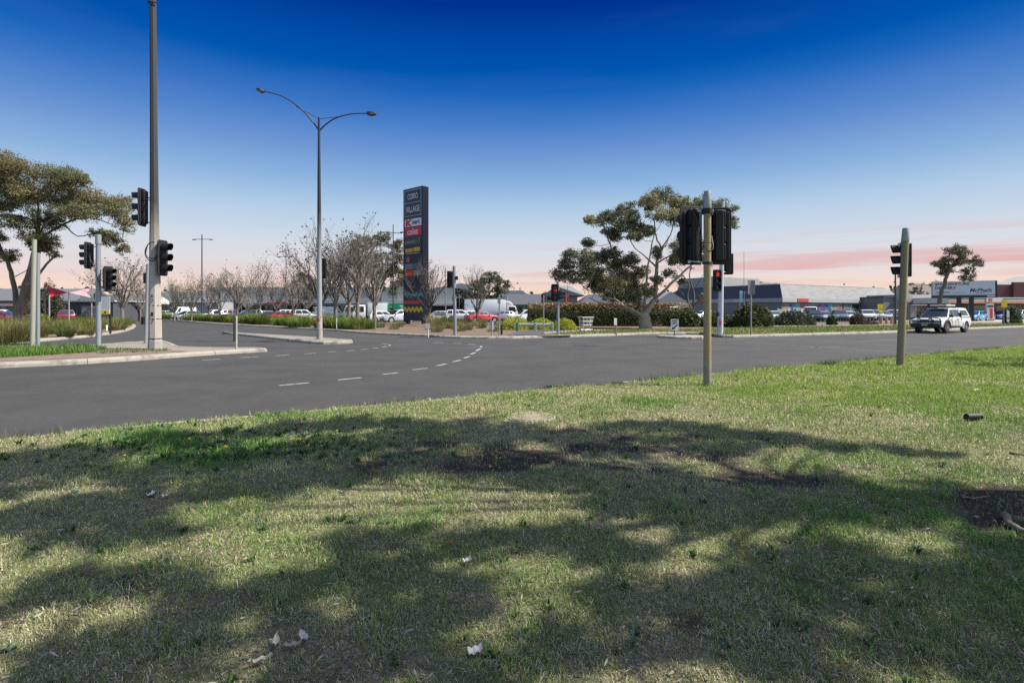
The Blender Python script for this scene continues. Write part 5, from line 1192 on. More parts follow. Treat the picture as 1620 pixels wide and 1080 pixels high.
mb = MB(); mb.tube([(-.13, 0, -.02), (-.11, 0, -.02)], [.035, .055], 12); mb.build('broken_collar', BLACK2, t)
def scrap(name, lab, cat, px, py, w_, l_, col, yaw, curl=.3, group=None, leafy=False):
    b = at(px, py); mb = MB(); n = 7; vs_ = []
    for i in range(n + 1):
        f = i / n - .5; ww = w_ * (math.sqrt(max(.02, 1 - (2 * f) ** 2)) if leafy else 1 - .25 * (f + .5))
        z = .02 + curl * .4 * l_ * (f * f * 2.5) + .006 * math.sin(i * 2.1)
        vs_ += [(f * l_, -ww / 2, z + .012), (f * l_, 0, z), (f * l_, ww / 2, z + .015)]
    mb.add(vs_, [(3 * i + k, 3 * i + k + 1, 3 * i + k + 4, 3 * i + k + 3) for i in range(n) for k in (0, 1)])
    o = mb.build(name, mat(cat.replace(' ', '_') + '_%d' % (col[0] * 999), col, .8, var=.2, scale=20), None, smooth=80); o.location = b; o.rotation_euler = (0, R(-7 if leafy else -10), yaw)
    tag(o, lab, cat, group)
FG = 'large fallen leaves in the foreground'
scrap('fallen_leaf', 'upright curled grey leaf at the left of the fallen leaf cluster', 'leaf', 437, 1016, .030, .07, (.36, .33, .27), 1.9, .5, FG, True)
scrap('fallen_leaf', 'broad pale leaf at the right of the fallen leaf cluster', 'leaf', 480, 1008, .038, .075, (.42, .40, .35), 2.3, .4, FG, True)
scrap('fallen_leaf', 'brownish leaf between the upright leaf and the broad pale leaf', 'leaf', 464, 1022, .03, .08, (.30, .25, .19), .2, .3, FG, True)
scrap('fallen_leaf', 'long narrow leaf in front of the fallen leaf cluster', 'leaf', 413, 1046, .022, .10, (.36, .31, .22), .35, .25, FG, True)
scrap('fallen_leaf', 'small rust red leaf lying in the middle of the lawn', 'leaf', 714, 865, .022, .065, (.38, .09, .04), -.1, .2, FG, True)
scrap('paper_scrap', 'torn white paper scrap near the bottom centre of the lawn', 'litter', 754, 1034, .05, .065, (.50, .48, .45), .3, .25, 'paper scraps on the lawn')
scrap('paper_scrap', 'crumpled white scrap right of the centre foreground', 'litter', 741, 891, .04, .05, (.50, .47, .43), .5, .6, 'paper scraps on the lawn')
scrap('paper_scrap', 'pale scrap standing up in the grass at left', 'litter', 240, 784, .04, .06, (.50, .47, .44), 1.4, .8, 'paper scraps on the lawn')
scrap('paper_scrap', 'small bright scrap beside the standing one', 'litter', 263, 786, .04, .06, (.50, .47, .43), .4, .6, 'paper scraps on the lawn')
scrap('paper_scrap', 'white scrap on the sunlit grass behind the black pipe', 'litter', 1546, 616, .07, .10, (.65, .64, .60), .1, .2, 'paper scraps on the lawn')
BRK = mat('stick_bark', (.16, .125, .09), .9, var=.3, scale=20, bump=.5)
for lab, pts, r in [('thick bent surface root in the dirt at the right edge', [(1588, 818), (1600, 832), (1625, 846), (1680, 862)], .028), ('thin stick on the grass edge of the dirt patch', [(1538, 839), (1556, 843), (1576, 848)], .008), ('pale thin stick lying across the dirt patch', [(1522, 786), (1545, 787), (1566, 785)], .009), ('dark stick at the far right edge of the sunlit lawn', [(1598, 715), (1612, 718), (1640, 719)], .016),
                    ('thin grey twig at bottom left of the lawn', [(236, 1015), (241, 1026), (243, 1036)], .006)]:
    P = [at(*p) + Vector((0, 0, r * 1.1)) for p in pts]; o0 = P[0]; mb = MB(); limb(mb, [p - o0 for p in P], r, r * .6, 8, wob=r * .3)
    o = mb.build('root' if 'root' in lab else 'stick', BRK, None, smooth=60); o.location = o0; tag(o, lab, 'root' if 'root' in lab else 'stick', None if 'root' in lab else 'sticks on the lawn')
# ------------------------------------------------------------------ vehicles
TYRE = mat('tyre_rubber', (.018, .018, .018), .85, var=.3); RIM = mat('alloy_rim', (.40, .41, .42), .35, .6); RIMD = mat('dark_rim', (.09, .09, .095), .4, .5)
UNDER = mat('underbody', (.012, .012, .012), .9); TRIM = mat('black_trim', (.022, .022, .024), .55, var=.2)
HEADL = mat('headlight_glass', (.55, .57, .58), .12, spec=.8); TAIL = mat('tail_light_glass', (.32, .015, .015), .2, spec=.6); PLATE = mat('number_plate', (.62, .62, .60), .5)
CARG = mat('car_glass', (.018, .022, .026), .04, var=.1, spec=1.0)
CHROME = mat('chrome', (.6, .6, .6), .2, .9)
PAINT = {}
def paint(n):
    c = {'white': (.60, .60, .585), 'silver': (.42, .43, .44), 'grey': (.15, .155, .165), 'black': (.018, .018, .02), 'red': (.36, .025, .03), 'maroon': (.17, .02, .04), 'darkblue': (.03, .035, .075), 'teal': (.025, .045, .055), 'blue': (.10, .28, .45), 'purple': (.14, .05, .12), 'royal': (.03, .08, .30), 'green': (.01, .22, .11), 'beige': (.42, .38, .30)}[n]
    return mat('car_paint_' + n, c, .28, .3 if n in ('silver', 'grey', 'darkblue', 'teal', 'blue') else 0.0, var=.04, spec=.5, coat=.6)
SPEC = {
 'sedan': dict(top=[(-2.32, .62), (-2.30, .92), (-2.15, 1.0), (-1.35, 1.03), (.85, .97), (1.75, .84), (2.18, .70), (2.30, .52)], bot=.22, xf=1.42, xr=-1.32, rw=.32, W=.89, gh=(-1.75, 1.05, -1.05, .28, .98, 1.45, .81, .57), win=[(.08, .36), (.39, .64), (.67, .93)]),
 'hatch': dict(top=[(-1.98, .50), (-2.02, .85), (-1.92, 1.02), (.85, .98), (1.55, .86), (1.98, .70), (2.08, .50)], bot=.22, xf=1.30, xr=-1.28, rw=.31, W=.86, gh=(-1.95, 1.05, -1.55, .25, .98, 1.50, .79, .58), win=[(.05, .26), (.29, .60), (.63, .93)]),
 'suv': dict(top=[(-2.22, .50), (-2.28, .95), (-2.18, 1.10), (.90, 1.06), (1.75, .98), (2.20, .80), (2.30, .52)], bot=.28, xf=1.38, xr=-1.34, rw=.36, W=.92, gh=(-2.2, 1.05, -1.88, .25, 1.06, 1.68, .85, .65), win=[(.05, .30), (.33, .61), (.64, .93)]),
 'van': dict(top=[(-2.45, .50), (-2.5, 1.0), (-2.48, 1.15), (1.55, 1.12), (2.05, 1.0), (2.42, .78), (2.48, .52)], bot=.28, xf=1.55, xr=-1.5, rw=.34, W=.97, gh=(-2.47, 1.75, -2.38, 1.0, 1.12, 2.15, .93, .82), win=[(.80, .95)]),
}
CARMESH = {}
def arch(xc, rw, bot, ra):
    a0 = math.asin(min(.95, max(-.95, (bot - rw) / ra))); o = []
    for k in range(9):
        t = a0 + (math.pi - 2 * a0) * k / 8; o.append((xc + ra * math.cos(t), rw + ra * math.sin(t)))
    return o                                             # front to rear
def car_meshes(kind):
    if kind in CARMESH: return CARMESH[kind]
    K = SPEC[kind]; D_ = {}
    ra = K['rw'] + .055; top = K['top']; xn = top[-1][0]; xt = top[0][0]
    prof = list(top) + [(xn - .06, K['bot'])] + arch(K['xf'], K['rw'], K['bot'], ra) + arch(K['xr'], K['rw'], K['bot'], ra) + [(xt + .08, K['bot'] + .04)]
    P = Matrix(((1, 0, 0, 0), (0, 0, 1, 0), (0, 1, 0, 0), (0, 0, 0, 1)))
    mb = MB(); mb.prism(prof, -K['W'], K['W'], 0, P)
    xb0, xb1, xt0, xt1, zb, zt, wb, wt = K['gh']
    me = mb.mesh('body', WHITE, None, bevel=.055, seg=2)
    for v in me.vertices:                                # plan taper and tumblehome
        f = 1 - .13 * max(0, (v.co.x - xn + .75) / .75) ** 2 - .08 * max(0, (xt + .6 - v.co.x) / .6) ** 2
        if v.co.z > .62: f *= 1 - .07 * min(1, (v.co.z - .62) / .45)
        v.co.y *= f
    me.polygons.foreach_set('use_smooth', [True] * len(me.polygons)); me.set_sharp_from_angle(angle=R(40)); D_['body'] = me
    mb = MB(); xm = (xt0 + xt1) / 2; hz = .05
    vs_ = [(xb0, -wb, zb - .03), (xb1, -wb, zb - .03), (xb1, wb, zb - .03), (xb0, wb, zb - .03), (xt0, -wt, zt - hz), (xt1, -wt, zt - hz), (xt1, wt, zt - hz), (xt0, wt, zt - hz),
           (xt0 + .12, -wt * .7, zt), (xt1 - .12, -wt * .7, zt), (xt1 - .12, wt * .7, zt), (xt0 + .12, wt * .7, zt)]
    mb.add(vs_, [(0, 1, 5, 4), (1, 2, 6, 5), (2, 3, 7, 6), (3, 0, 4, 7), (4, 5, 9, 8), (5, 6, 10, 9), (6, 7, 11, 10), (7, 4, 8, 11), (8, 9, 10, 11)])
    D_['roof'] = mb.mesh('roof', WHITE, 50, bevel=.03, seg=2)
    def side(u, v, y):
        b = Vector((xb0 + (xb1 - xb0) * u, wb, zb)); t = Vector((xt0 + (xt1 - xt0) * u, wt, zt - hz)); p = b.lerp(t, v); return (p.x, (p.y + .012) * y, p.z + .004)
    wins = []
    for y in (-1, 1):
        for (a, b) in K['win']:
            mb = MB(); mb.add([side(a, .14, y), side(b, .14, y), side(min(b, .95), .90, y), side(a + .02, .90, y)], [(0, 1, 2, 3)]); wins.append(mb.mesh('window', CARG))
    D_['win'] = wins
    def fr(xb, xt_, s_, v, y):
        p = Vector((xb, wb * y * .93, zb)).lerp(Vector((xt_, wt * y * .93, zt - hz)), v); return (p.x + s_ * .014, p.y, p.z + .006)
    mb = MB(); mb.add([fr(xb1, xt1, 1, .10, -1), fr(xb1, xt1, 1, .10, 1), fr(xb1, xt1, 1, .93, 1), fr(xb1, xt1, 1, .93, -1)], [(0, 1, 2, 3)]); D_['windscreen'] = mb.mesh('windscreen', CARG)
    mb = MB(); mb.add([fr(xb0, xt0, -1, .15, -1), fr(xb0, xt0, -1, .15, 1), fr(xb0, xt0, -1, .88, 1), fr(xb0, xt0, -1, .88, -1)], [(0, 1, 2, 3)]); D_['rear_window'] = mb.mesh('rear_window', CARG)
    mb = MB(); mb.box(((K['xf'] + K['xr']) / 2, 0, .42), (K['xf'] - K['xr'] + .9, K['W'] * 2 - .5, .36)); D_['underbody'] = mb.mesh('underbody', UNDER)
    mb = MB(); mb.cyl((0, -.10, 0), (0, .10, 0), K['rw'], K['rw'], 22); D_['tyre'] = mb.mesh('tyre', TYRE, 40, bevel=.03)
    mb = MB(); mb.cyl((0, -.112, 0), (0, .112, 0), K['rw'] * .64, K['rw'] * .66, 18); D_['rim'] = mb.mesh('rim', RIM, 40)
    hl = []; tl = []
    zh = top[-2][1] - .02
    for y in (-1, 1):
        mb = MB(); mb.box((xn - .10, y * K['W'] * .66, zh - .05), (.26, .34, .15)); hl.append(mb.mesh('headlight', HEADL, 40, bevel=.05))
        mb = MB(); mb.box((xt + .07, y * K['W'] * .76, zb - .18), (.16, .24, .22)); tl.append(mb.mesh('tail_light', TAIL, 40, bevel=.03))
    D_['hl'] = hl; D_['tl'] = tl
    mb = MB(); mb.box((xn - .03, 0, .44), (.09, K['W'] * 1.25, .18)); D_['grille'] = mb.mesh('grille', TRIM, 40, bevel=.03)
    mb = MB(); mb.box((xt + .015, 0, .66), (.04, .40, .12)); D_['plate'] = mb.mesh('number_plate', PLATE)
    mb = MB(); mb.box((xb1 - .30, 0, zb + .10), (.14, .20, .13)); D_['mirror'] = mb.mesh('mirror', TRIM, 40, bevel=.03)
    CARMESH[kind] = D_; return D_
def car(kind, colour, label, px, D, head, group='parked cars', name='parked_car', cat='car', z=0.0, detail=True, sc=1.0):
    D_ = car_meshes(kind); K = SPEC[kind]; pm = paint(colour)
    t = thing(name, label, cat, ((px - 810) * D / F, D, z), R(head), group)
    if sc != 1: t.scale = (sc, sc, sc)
    def add(nm, me, m=None, par=None):
        o = obj(nm, me, par or t)
        if m: o.material_slots[0].link = 'OBJECT'; o.material_slots[0].material = m
        return o
    b = add('body', D_['body'], pm); r = add('roof', D_['roof'], pm)
    for w_ in D_['win']: add('window', w_, None, r)
    add('windscreen', D_['windscreen'], None, r); add('rear_window', D_['rear_window'], None, r)
    add('underbody', D_['underbody'])
    for x in (K['xf'], K['xr']):
        for y in (-1, 1):
            ty = add('tyre', D_['tyre']); ty.name = 'wheel'; ty.location = (x, y * (K['W'] - .115), K['rw']); add('rim', D_['rim'], None, ty)
    for h in D_['hl']: add('headlight', h)
    for h in D_['tl']: add('tail_light', h)
    add('grille', D_['grille'], None, b); add('number_plate', D_['plate'], None, b)
    for y in (-1, 1):
        m_ = add('mirror', D_['mirror'], None, r); m_.location = (0, y * (K['gh'][6] + .10), 0)
    return t
UA = 30.5                                                # heading of the main road; car bays run along or across it
for a in [
 ('hatch', 'maroon', 'maroon hatchback at the far left edge behind the gum trunks', 2, 66, 20), ('suv', 'white', 'white four wheel drive behind the maroon car at far left', 6, 73, 25),
 ('suv', 'maroon', 'dark red backed car seen over the tussocks in front of the dark shop', 104, 66, 131), ('van', 'black', 'dark van parked beside the dark shop wall', 142, 70, 129), ('hatch', 'darkblue', 'dark blue hatchback at the left of the dark shop', 72, 74, 60),
 ('suv', 'silver', 'silver four wheel drive driving away up the side street', 225, 82, 92), ('hatch', 'silver', 'silver hatchback farther up the side street', 268, 104, 80),
 ('van', 'white', 'white van under the bare trees beside the side street', 286, 96, 250), ('hatch', 'grey', 'grey hatchback in front of the white van by the side street', 296, 84, 245), ('sedan', 'red', 'small red car far behind the white van', 264, 112, 240),
 ('suv', 'purple', 'purple wagon under the bare trees', 352, 84, 235), ('suv', 'white', 'white wagon left of the purple one', 338, 92, 235), ('sedan', 'royal', 'bright blue car far back under the bare trees', 347, 112, 200), ('suv', 'darkblue', 'dark blue four wheel drive with bright tail light by the row of bare trees', 391, 82, 215),
 ('hatch', 'silver', 'silver hatchback right of the dark blue four wheel drive', 405, 88, 240), ('sedan', 'white', 'white sedan behind the isolated slim bare tree', 421, 94, 230), ('sedan', 'teal', 'dark teal sedan behind the largest strap leaf clump', 432, 74, 25), ('sedan', 'red', 'red sedan with its boot toward the street lamp', 453, 71, 20),
 ('suv', 'white', 'white wagon just left of the street lamp', 483, 76, 15), ('suv', 'white', 'white four wheel drive behind the white wagon', 446, 92, 215), ('sedan', 'white', 'white sedan at the back left of the street lamp', 466, 104, 220), ('van', 'white', 'white van right of the street lamp', 522, 84, 30),
 ('hatch', 'white', 'white hatchback between the white truck and the pylon', 607, 72, 25), ('suv', 'silver', 'pale four wheel drive parked against the pylon sign', 631, 68.5, 215),
 ('suv', 'white', 'white four wheel drive right of the pylon behind the middle signal', 729, 76, 10), ('sedan', 'red', 'red hatchbacked sedan in front of the big white trailer', 763, 72, 25), ('hatch', 'white', 'white hatchback behind the red sedan left side', 748, 82, 20), ('sedan', 'white', 'white sedan behind the red sedan right side', 778, 84, 20),
 ('hatch', 'grey', 'grey hatchback left of the bollard sign', 793, 80, 200), ('suv', 'white', 'white four wheel drive with dark side windows left of the hedge', 832, 72, 195), ('sedan', 'black', 'black sedan far back right of the pylon', 706, 90, 200), ('hatch', 'silver', 'silver hatchback behind the thin grey pole', 692, 84, 200),
 ('van', 'white', 'white van between the hedge and the bare dark tree', 1066, 82, 200), ('sedan', 'white', 'white sedan behind the olive bush', 1086, 86, 205), ('hatch', 'silver', 'silver hatchback behind the grey graffiti pole', 1112, 90, 205),
 ('hatch', 'white', 'white hatchback before the mural wall left of the low grey shrub', 1224, 79, 265), ('van', 'white', 'white van parked before the mural wall', 1282, 84, 242), ('suv', 'black', 'black car nose out right below the white van', 1288, 76.5, 250), ('sedan', 'silver', 'silver sedan nose out right of the black car', 1303, 77.5, 248),
 ('hatch', 'teal', 'dark green hatchback behind the round green shrub', 1318, 84, 245), ('suv', 'grey', 'dark grey wagon right of the round green shrub', 1329, 80, 247), ('sedan', 'white', 'white sedan nose out beside the dark grey wagon', 1344, 81, 246), ('sedan', 'black', 'black sedan behind the brownish shrub', 1352, 86, 246), ('suv', 'white', 'white wagon nose out right of the brownish shrub', 1372, 84, 246),
 ('suv', 'silver', 'silver four wheel drive behind the orange diamond sign', 1386, 86, 246), ('sedan', 'silver', 'silver sedan behind the timber bollards', 1400, 88, 250), ('suv', 'white', 'white four wheel drive right behind the dark lamp pole', 1411, 94, 215), ('sedan', 'darkblue', 'dark blue sedan right of the dark lamp pole', 1424, 88, 240),
 ('hatch', 'blue', 'light blue hatchback just right of the white utility', 1544, 80, 205), ('suv', 'black', 'black four wheel drive beside the light blue hatchback', 1557, 84, 215), ('sedan', 'royal', 'blue sedan under the service station roof', 1586, 92, 200), ('suv', 'grey', 'dark utility wagon at the far right edge', 1612, 82, 200), ('hatch', 'white', 'white hatchback at the service station pumps', 1572, 98, 200)]:
    car(*a)

# delivery trucks
def truck(label, px, D, head, L_, Hh, box_m, cab=True, name='delivery_truck', art=None, group=None, Wd=2.3, fair=False):
    t = thing(name, label, 'truck', ((px - 810) * D / F, D, 0), R(head), group)
    mb = MB(); mb.box((-L_ / 2, 0, .95 + Hh / 2), (L_, Wd, Hh)); bx = mb.build('cargo_box', box_m, t, smooth=30, bevel=.03)
    mb = MB(); mb.box((-L_ / 2 + .6, 0, .75), (L_ + 1.6, Wd * .6, .28)); mb.build('chassis', TRIM, t)
    fb = MB()
    for z in (.97, .93 + Hh): fb.box((-L_ / 2, 0, z), (L_ + .03, Wd + .03, .09))
    fb.build('box_edge_rail', mat('rail_aluminium', (.5, .5, .5), .4, .5), bx)
    if cab:
        pr = [(.12, .55), (1.85, .55), (1.92, 1.1), (1.80, 1.35), (1.45, 2.25), (1.2, 2.32), (.12, 2.32)]
        P = Matrix(((1, 0, 0, 0), (0, 0, 1, 0), (0, 1, 0, 0), (0, 0, 0, 1))); mb = MB(); mb.prism(pr, -1.0, 1.0, 0, P)
        cb = mb.build('cab', paint('white'), t, smooth=40, bevel=.05)
        for y in (-1, 1):
            mb = MB(); mb.add([(.45, y * 1.008, 1.35), (1.62, y * 1.008, 1.35), (1.34, y * 1.008, 2.1), (.45, y * 1.008, 2.1)], [(0, 1, 2, 3)]); mb.build('window', CARG, cb)
            mb = MB(); mb.box((1.88, y * .72, .85), (.14, .34, .18)); mb.build('headlight', HEADL, cb, bevel=.03)
            mb = MB(); mb.box((1.65, y * 1.2, 1.7), (.08, .18, .42)); mb.build('mirror', TRIM, cb, bevel=.03)
        mb = MB(); mb.add([(1.815, -.88, 1.38), (1.815, .88, 1.38), (1.487, .84, 2.2), (1.487, -.84, 2.2)], [(0, 1, 2, 3)]); mb.build('windscreen', CARG, cb)
        mb = MB(); mb.box((1.92, 0, .62), (.12, 1.9, .3)); mb.build('bumper', TRIM, cb, bevel=.03)
        if fair:
            mb = MB(); mb.prism([(.12, 2.3), (1.2, 2.3), (.9, 2.75), (.5, 3.0), (.12, 3.05)], -.9, .9, 0, P); mb.build('wind_deflector', paint('white'), cb, smooth=40, bevel=.08)
    for x in ((1.05,) if cab else ()) + (-L_ + 1.1,) + ((-L_ + 2.2,) if L_ > 6 else ()):
        for y in (-1, 1):
            mb = MB(); mb.cyl((x, y * .92 - .14, .45), (x, y * .92 + .14, .45), .45, .45, 20); w_ = mb.build('wheel', TYRE, t, smooth=40, bevel=.04)
            mb = MB(); mb.cyl((x, y * .92 - .15, .45), (x, y * .92 + .15, .45), .26, .26, 16); mb.build('rim', RIM, w_)
    return t, bx
GRN = mat('green_truck_panel', (.01, .26, .13), .4, var=.05); SKIN = mat('printed_skin', (.42, .26, .18), .6); INK = mat('printed_dark', (.02, .025, .022), .6); PALE = mat('printed_white', (.7, .7, .68), .6)
def truck_art(bx, L_, Hh, sy, flip=1):
    """printed panel of three workers with folded arms, and a pale block of lettering at the other end"""
    y = sy * 1.165
    P = Matrix(((1, 0, 0, 0), (0, 0, 1, y), (0, 1, 0, 0), (0, 0, 0, 1)))
    mb = MB(); mb.add([(-L_ + .15, y, 1.1), (-.15, y, 1.1), (-.15, y, .85 + Hh), (-L_ + .15, y, .85 + Hh)], [(0, 1, 2, 3)]); mb.build('green_panel', GRN, bx)
    mb = MB()
    for i, x in enumerate((-L_ + .75, -L_ + 1.45, -L_ + 2.15)):
        x = x if flip > 0 else -L_ - x
        h = 1.1 + Hh * (.62, .70, .60)[i]
        body = [(-.34, 1.12), (.34, 1.12), (.34, h - .38), (.18, h - .22), (-.18, h - .22), (-.34, h - .38)]
        mb.add([(x + a, y + sy * .006, b) for a, b in body], [tuple(range(6))], 1)
        mb.add([(x + .15 * math.cos(.5 * k), y + sy * .008, h - .05 + .19 * math.sin(.5 * k)) for k in range(12)], [tuple(range(12))], 0)
        mb.add([(x + .16 * math.cos(.3 + .25 * k), y + sy * .010, h + .04 + .16 * math.sin(.3 + .25 * k)) for k in range(11)], [tuple(range(11))], 1)
        mb.add([(x - .3, y + sy * .010, h - .72), (x + .3, y + sy * .010, h - .62), (x + .3, y + sy * .010, h - .5), (x - .3, y + sy * .010, h - .6)], [(0, 1, 2, 3)], 0)
    mb.build('printed_figures', [SKIN, INK], bx)
    mb = MB()
    for k in range(3):
        x0 = (-1.4, -1.4, -1.4)[k]; x0 = x0 if flip > 0 else -L_ - x0 - 1.0
        mb.add([(x0, y + sy * .006, 1.1 + Hh * (.62 - .15 * k)), (x0 + (1.0, .8, .9)[k], y + sy * .006, 1.1 + Hh * (.62 - .15 * k)), (x0 + (1.0, .8, .9)[k], y + sy * .006, 1.1 + Hh * (.70 - .15 * k)), (x0, y + sy * .006, 1.1 + Hh * (.70 - .15 * k))], [(0, 1, 2, 3)])
    mb.build('pale_print', PALE, bx)
t, bx = truck('green sided delivery truck with printed figures left of the white truck cab', 565, 80, 184, 4.6, 1.75, paint('green'), True, group='green delivery trucks'); truck_art(bx, 4.6, 1.75, 1, -1); truck_art(bx, 4.6, 1.75, -1, -1)
t, bx = truck('green sided delivery truck behind the white hatchback and the pylon', 598, 82, 184, 4.8, 1.75, paint('green'), True, group='green delivery trucks'); truck_art(bx, 4.8, 1.75, 1, -1); truck_art(bx, 4.8, 1.75, -1, -1)
truck('white truck with grey cargo box and its cab facing left before the green truck', 579, 72, 205, 2.6, 1.7, mat('pale_grey_box', (.38, .42, .43), .5))
truck('long white box truck parked behind the bare tree right of the pylon', 800, 84, 4, 6.4, 2.35, mat('white_box_panel', (.58, .59, .62), .5, var=.05), True, fair=True)
truck('plain white box truck between the white gum and the bare dark tree', 1060, 90, 10, 4.0, 1.6, mat('white_box_panel', (.58, .59, .62), .5))
# flat trailer
t = thing('flat_trailer', 'low grey flat trailer left of the white four wheel drive', 'trailer', ((702 - 810) * 78 / F, 78, 0), R(5)); mb = MB(); mb.box((0, 0, .9), (2.6, 1.7, .18)); mb.build('deck', mat('trailer_grey', (.3, .3, .3), .6), t, bevel=.02)
mb = MB(); mb.box((0, .85, 1.15), (2.6, .05, .3)); mb.box((0, -.85, 1.15), (2.6, .05, .3)); mb.box((-1.3, 0, 1.15), (.05, 1.7, .3)); mb.build('side_rail', GALV, t)
for y in (-.8, .8):
    mb = MB(); mb.cyl((0, y - .1, .33), (0, y + .1, .33), .33, .33, 18); mb.build('wheel', TYRE, t, bevel=.03)

# ------------------------------------------------------------------ the white utility with its canopy
def utility():
    b = G(1489, 525.8, 0.0); t = thing('utility_vehicle', 'dusty white dual cab utility with bull bar, roof rack and canopy on the main road', 'utility', b, R(211.5))
    WP = mat('dusty_white_paint', (.58, .57, .545), .32, var=.06, coat=.4, col2=(.5, .47, .42), s2=1.3, c2=(.58, .8))
    P = Matrix(((1, 0, 0, 0), (0, 0, 1, 0), (0, 1, 0, 0), (0, 0, 0, 1))); W_ = .92; rw = .40; ra = .47; bot = .42
    prof = [(-2.62, .62), (-2.62, 1.12), (.95, 1.12), (1.35, 1.13), (2.2, 1.02), (2.45, .90), (2.52, .62), (2.46, bot)] + arch(1.55, rw, bot, ra) + arch(-1.60, rw, bot, ra) + [(-2.55, .50)]
    mb = MB(); mb.prism(prof, -W_, W_, 0, P); me = mb.mesh('body', WP, None, bevel=.05, seg=2)
    for v in me.vertices:
        f = 1 - .10 * max(0, (v.co.x - 1.8) / .7) ** 2
        if v.co.z > .75: f *= 1 - .05 * min(1, (v.co.z - .75) / .4)
        v.co.y *= f
    me.polygons.foreach_set('use_smooth', [True] * len(me.polygons)); me.set_sharp_from_angle(angle=R(40)); bd = obj('body', me, t)
    mb = MB(); mb.box((0, 0, .55), (4.0, 1.3, .4)); mb.build('underbody', UNDER, t)
    def hull(name, xb0, xb1, xt0, xt1, zb, zt, wb, wt, m):
        mb = MB(); h = .05
        mb.add([(xb0, -wb, zb), (xb1, -wb, zb), (xb1, wb, zb), (xb0, wb, zb), (xt0, -wt, zt - h), (xt1, -wt, zt - h), (xt1, wt, zt - h), (xt0, wt, zt - h), (xt0 + .08, -wt * .75, zt), (xt1 - .12, -wt * .75, zt), (xt1 - .12, wt * .75, zt), (xt0 + .08, wt * .75, zt)],
               [(0, 1, 5, 4), (1, 2, 6, 5), (2, 3, 7, 6), (3, 0, 4, 7), (4, 5, 9, 8), (5, 6, 10, 9), (6, 7, 11, 10), (7, 4, 8, 11), (8, 9, 10, 11)])
        return mb.build(name, m, t, smooth=50, bevel=.035, seg=3)
    cb = hull('cab', -.85, 1.28, -.78, .50, 1.08, 1.78, .86, .68, WP)
    cn = hull('canopy', -2.58, -.90, -2.25, -.86, 1.10, 1.80, .87, .70, WP)
    def side(xb, xt_, v, y, zb=1.08, zt=1.73, wb=.86, wt=.68):
        return (xb + (xt_ - xb) * v, y * (wb + (wt - wb) * v + .012), zb + (zt - zb) * v + .003)
    for y in (-1, 1):
        for (a, a2, b_, b2) in [(.20, .16, 1.16, .52), (-.76, -.72, .12, .10)]:
            mb = MB(); mb.add([side(a, a2, .12, y), side(b_, b2, .12, y), side(b_ - .04, b2 + (.02 if b_ > 1 else 0), .90, y), side(a, a2, .90, y)], [(0, 1, 2, 3)]); mb.build('window', CARG, cb)
        mb = MB(); mb.add([side(-2.28, -2.12, .22, y, 1.10, 1.75, .87, .70), side(-1.0, -.98, .22, y, 1.10, 1.75, .87, .70), side(-1.0, -.98, .80, y, 1.10, 1.75, .87, .70), side(-2.26, -2.06, .80, y, 1.10, 1.75, .87, .70)], [(0, 1, 2, 3)]); mb.build('window', CARG, cn)
        mb = MB(); mb.box((1.12, y * 1.0, 1.22), (.16, .22, .20)); mb.build('mirror', TRIM, cb, bevel=.04)
        for xx, nm in ((.16, 'rear_door'), (1.22, 'front_door')):
            mb = MB(); mb.box((xx - .52, y * (W_ + .004), .82), (.012, .012, .60)); mb.box((xx - .02, y * (W_ + .004), .82), (.012, .012, .60)); mb.build('door_seam', TRIM, bd)
            mb = MB(); mb.box((xx - .42, y * (W_ - .005), .98), (.20, .05, .04)); mb.build('door_handle', TRIM, bd)
        for xc in (1.55, -1.60):                          # flares
            mb = MB(); n = 12; vs_ = []
            for k in range(n + 1):
                a = R(-10 + 200 * k / n)
                for r, yy in ((ra - .02, W_ + .05), (ra + .08, W_ + .045), (ra + .09, W_ - .03)): vs_.append((xc + r * math.cos(a), y * yy, rw + r * math.sin(a)))
            mb.add(vs_, [(3 * k + j, 3 * k + j + 1, 3 * k + j + 4, 3 * k + j + 3) for k in range(n) for j in (0, 1)]); mb.build('wheel_arch_flare', WP if xc < 0 else TRIM, t, smooth=60)
            mb = MB(); mb.cyl((xc, y * .80 - .13, rw), (xc, y * .80 + .13, rw), rw, rw, 26); w_ = mb.build('wheel', TYRE, t, smooth=40, bevel=.05)
            mb = MB(); mb.cyl((xc, y * .80 - .135, rw), (xc, y * .80 + .135, rw), .235, .245, 20); mb.build('rim', RIMD, w_, smooth=40)
            mb = MB(); mb.cyl((xc, y * .80 - .15, rw), (xc, y * .80 + .15, rw), .07, .07, 10); mb.build('hub_cap', RIM, w_)
        mb = MB(); mb.box((2.40, y * .70, .88), (.24, .38, .20)); mb.build('headlight', HEADL, t, smooth=40, bevel=.06)
        mb = MB(); mb.box((-2.60, y * .84, .95), (.10, .12, .32)); mb.build('tail_light', TAIL, t, bevel=.02)
        mb = MB(); mb.cyl((2.66, y * .34, .98), (2.74, y * .34, .98), .10, .115, 18); sp = mb.build('driving_light', TRIM, t, smooth=40)
        mb = MB(); mb.cyl((2.742, y * .34, .98), (2.748, y * .34, .98), .10, .10, 18); mb.build('lens', HEADL, sp)
        mb = MB(); mb.cyl((-.3, y * .99, .50), (1.0, y * .99, .50), .035, .035, 8); mb.build('side_step', TRIM, t)
    def fr(v, y): return (1.28 + (.50 - 1.28) * v + .016, y * (.86 + (.68 - .86) * v) * .93, 1.08 + .65 * v + .006)
    mb = MB(); mb.add([fr(.10, -1), fr(.10, 1), fr(.93, 1), fr(.93, -1)], [(0, 1, 2, 3)]); mb.build('windscreen', CARG, cb)
    mb = MB(); mb.box((2.49, 0, .88), (.06, 1.0, .22)); mb.build('grille', TRIM, t, bevel=.02)
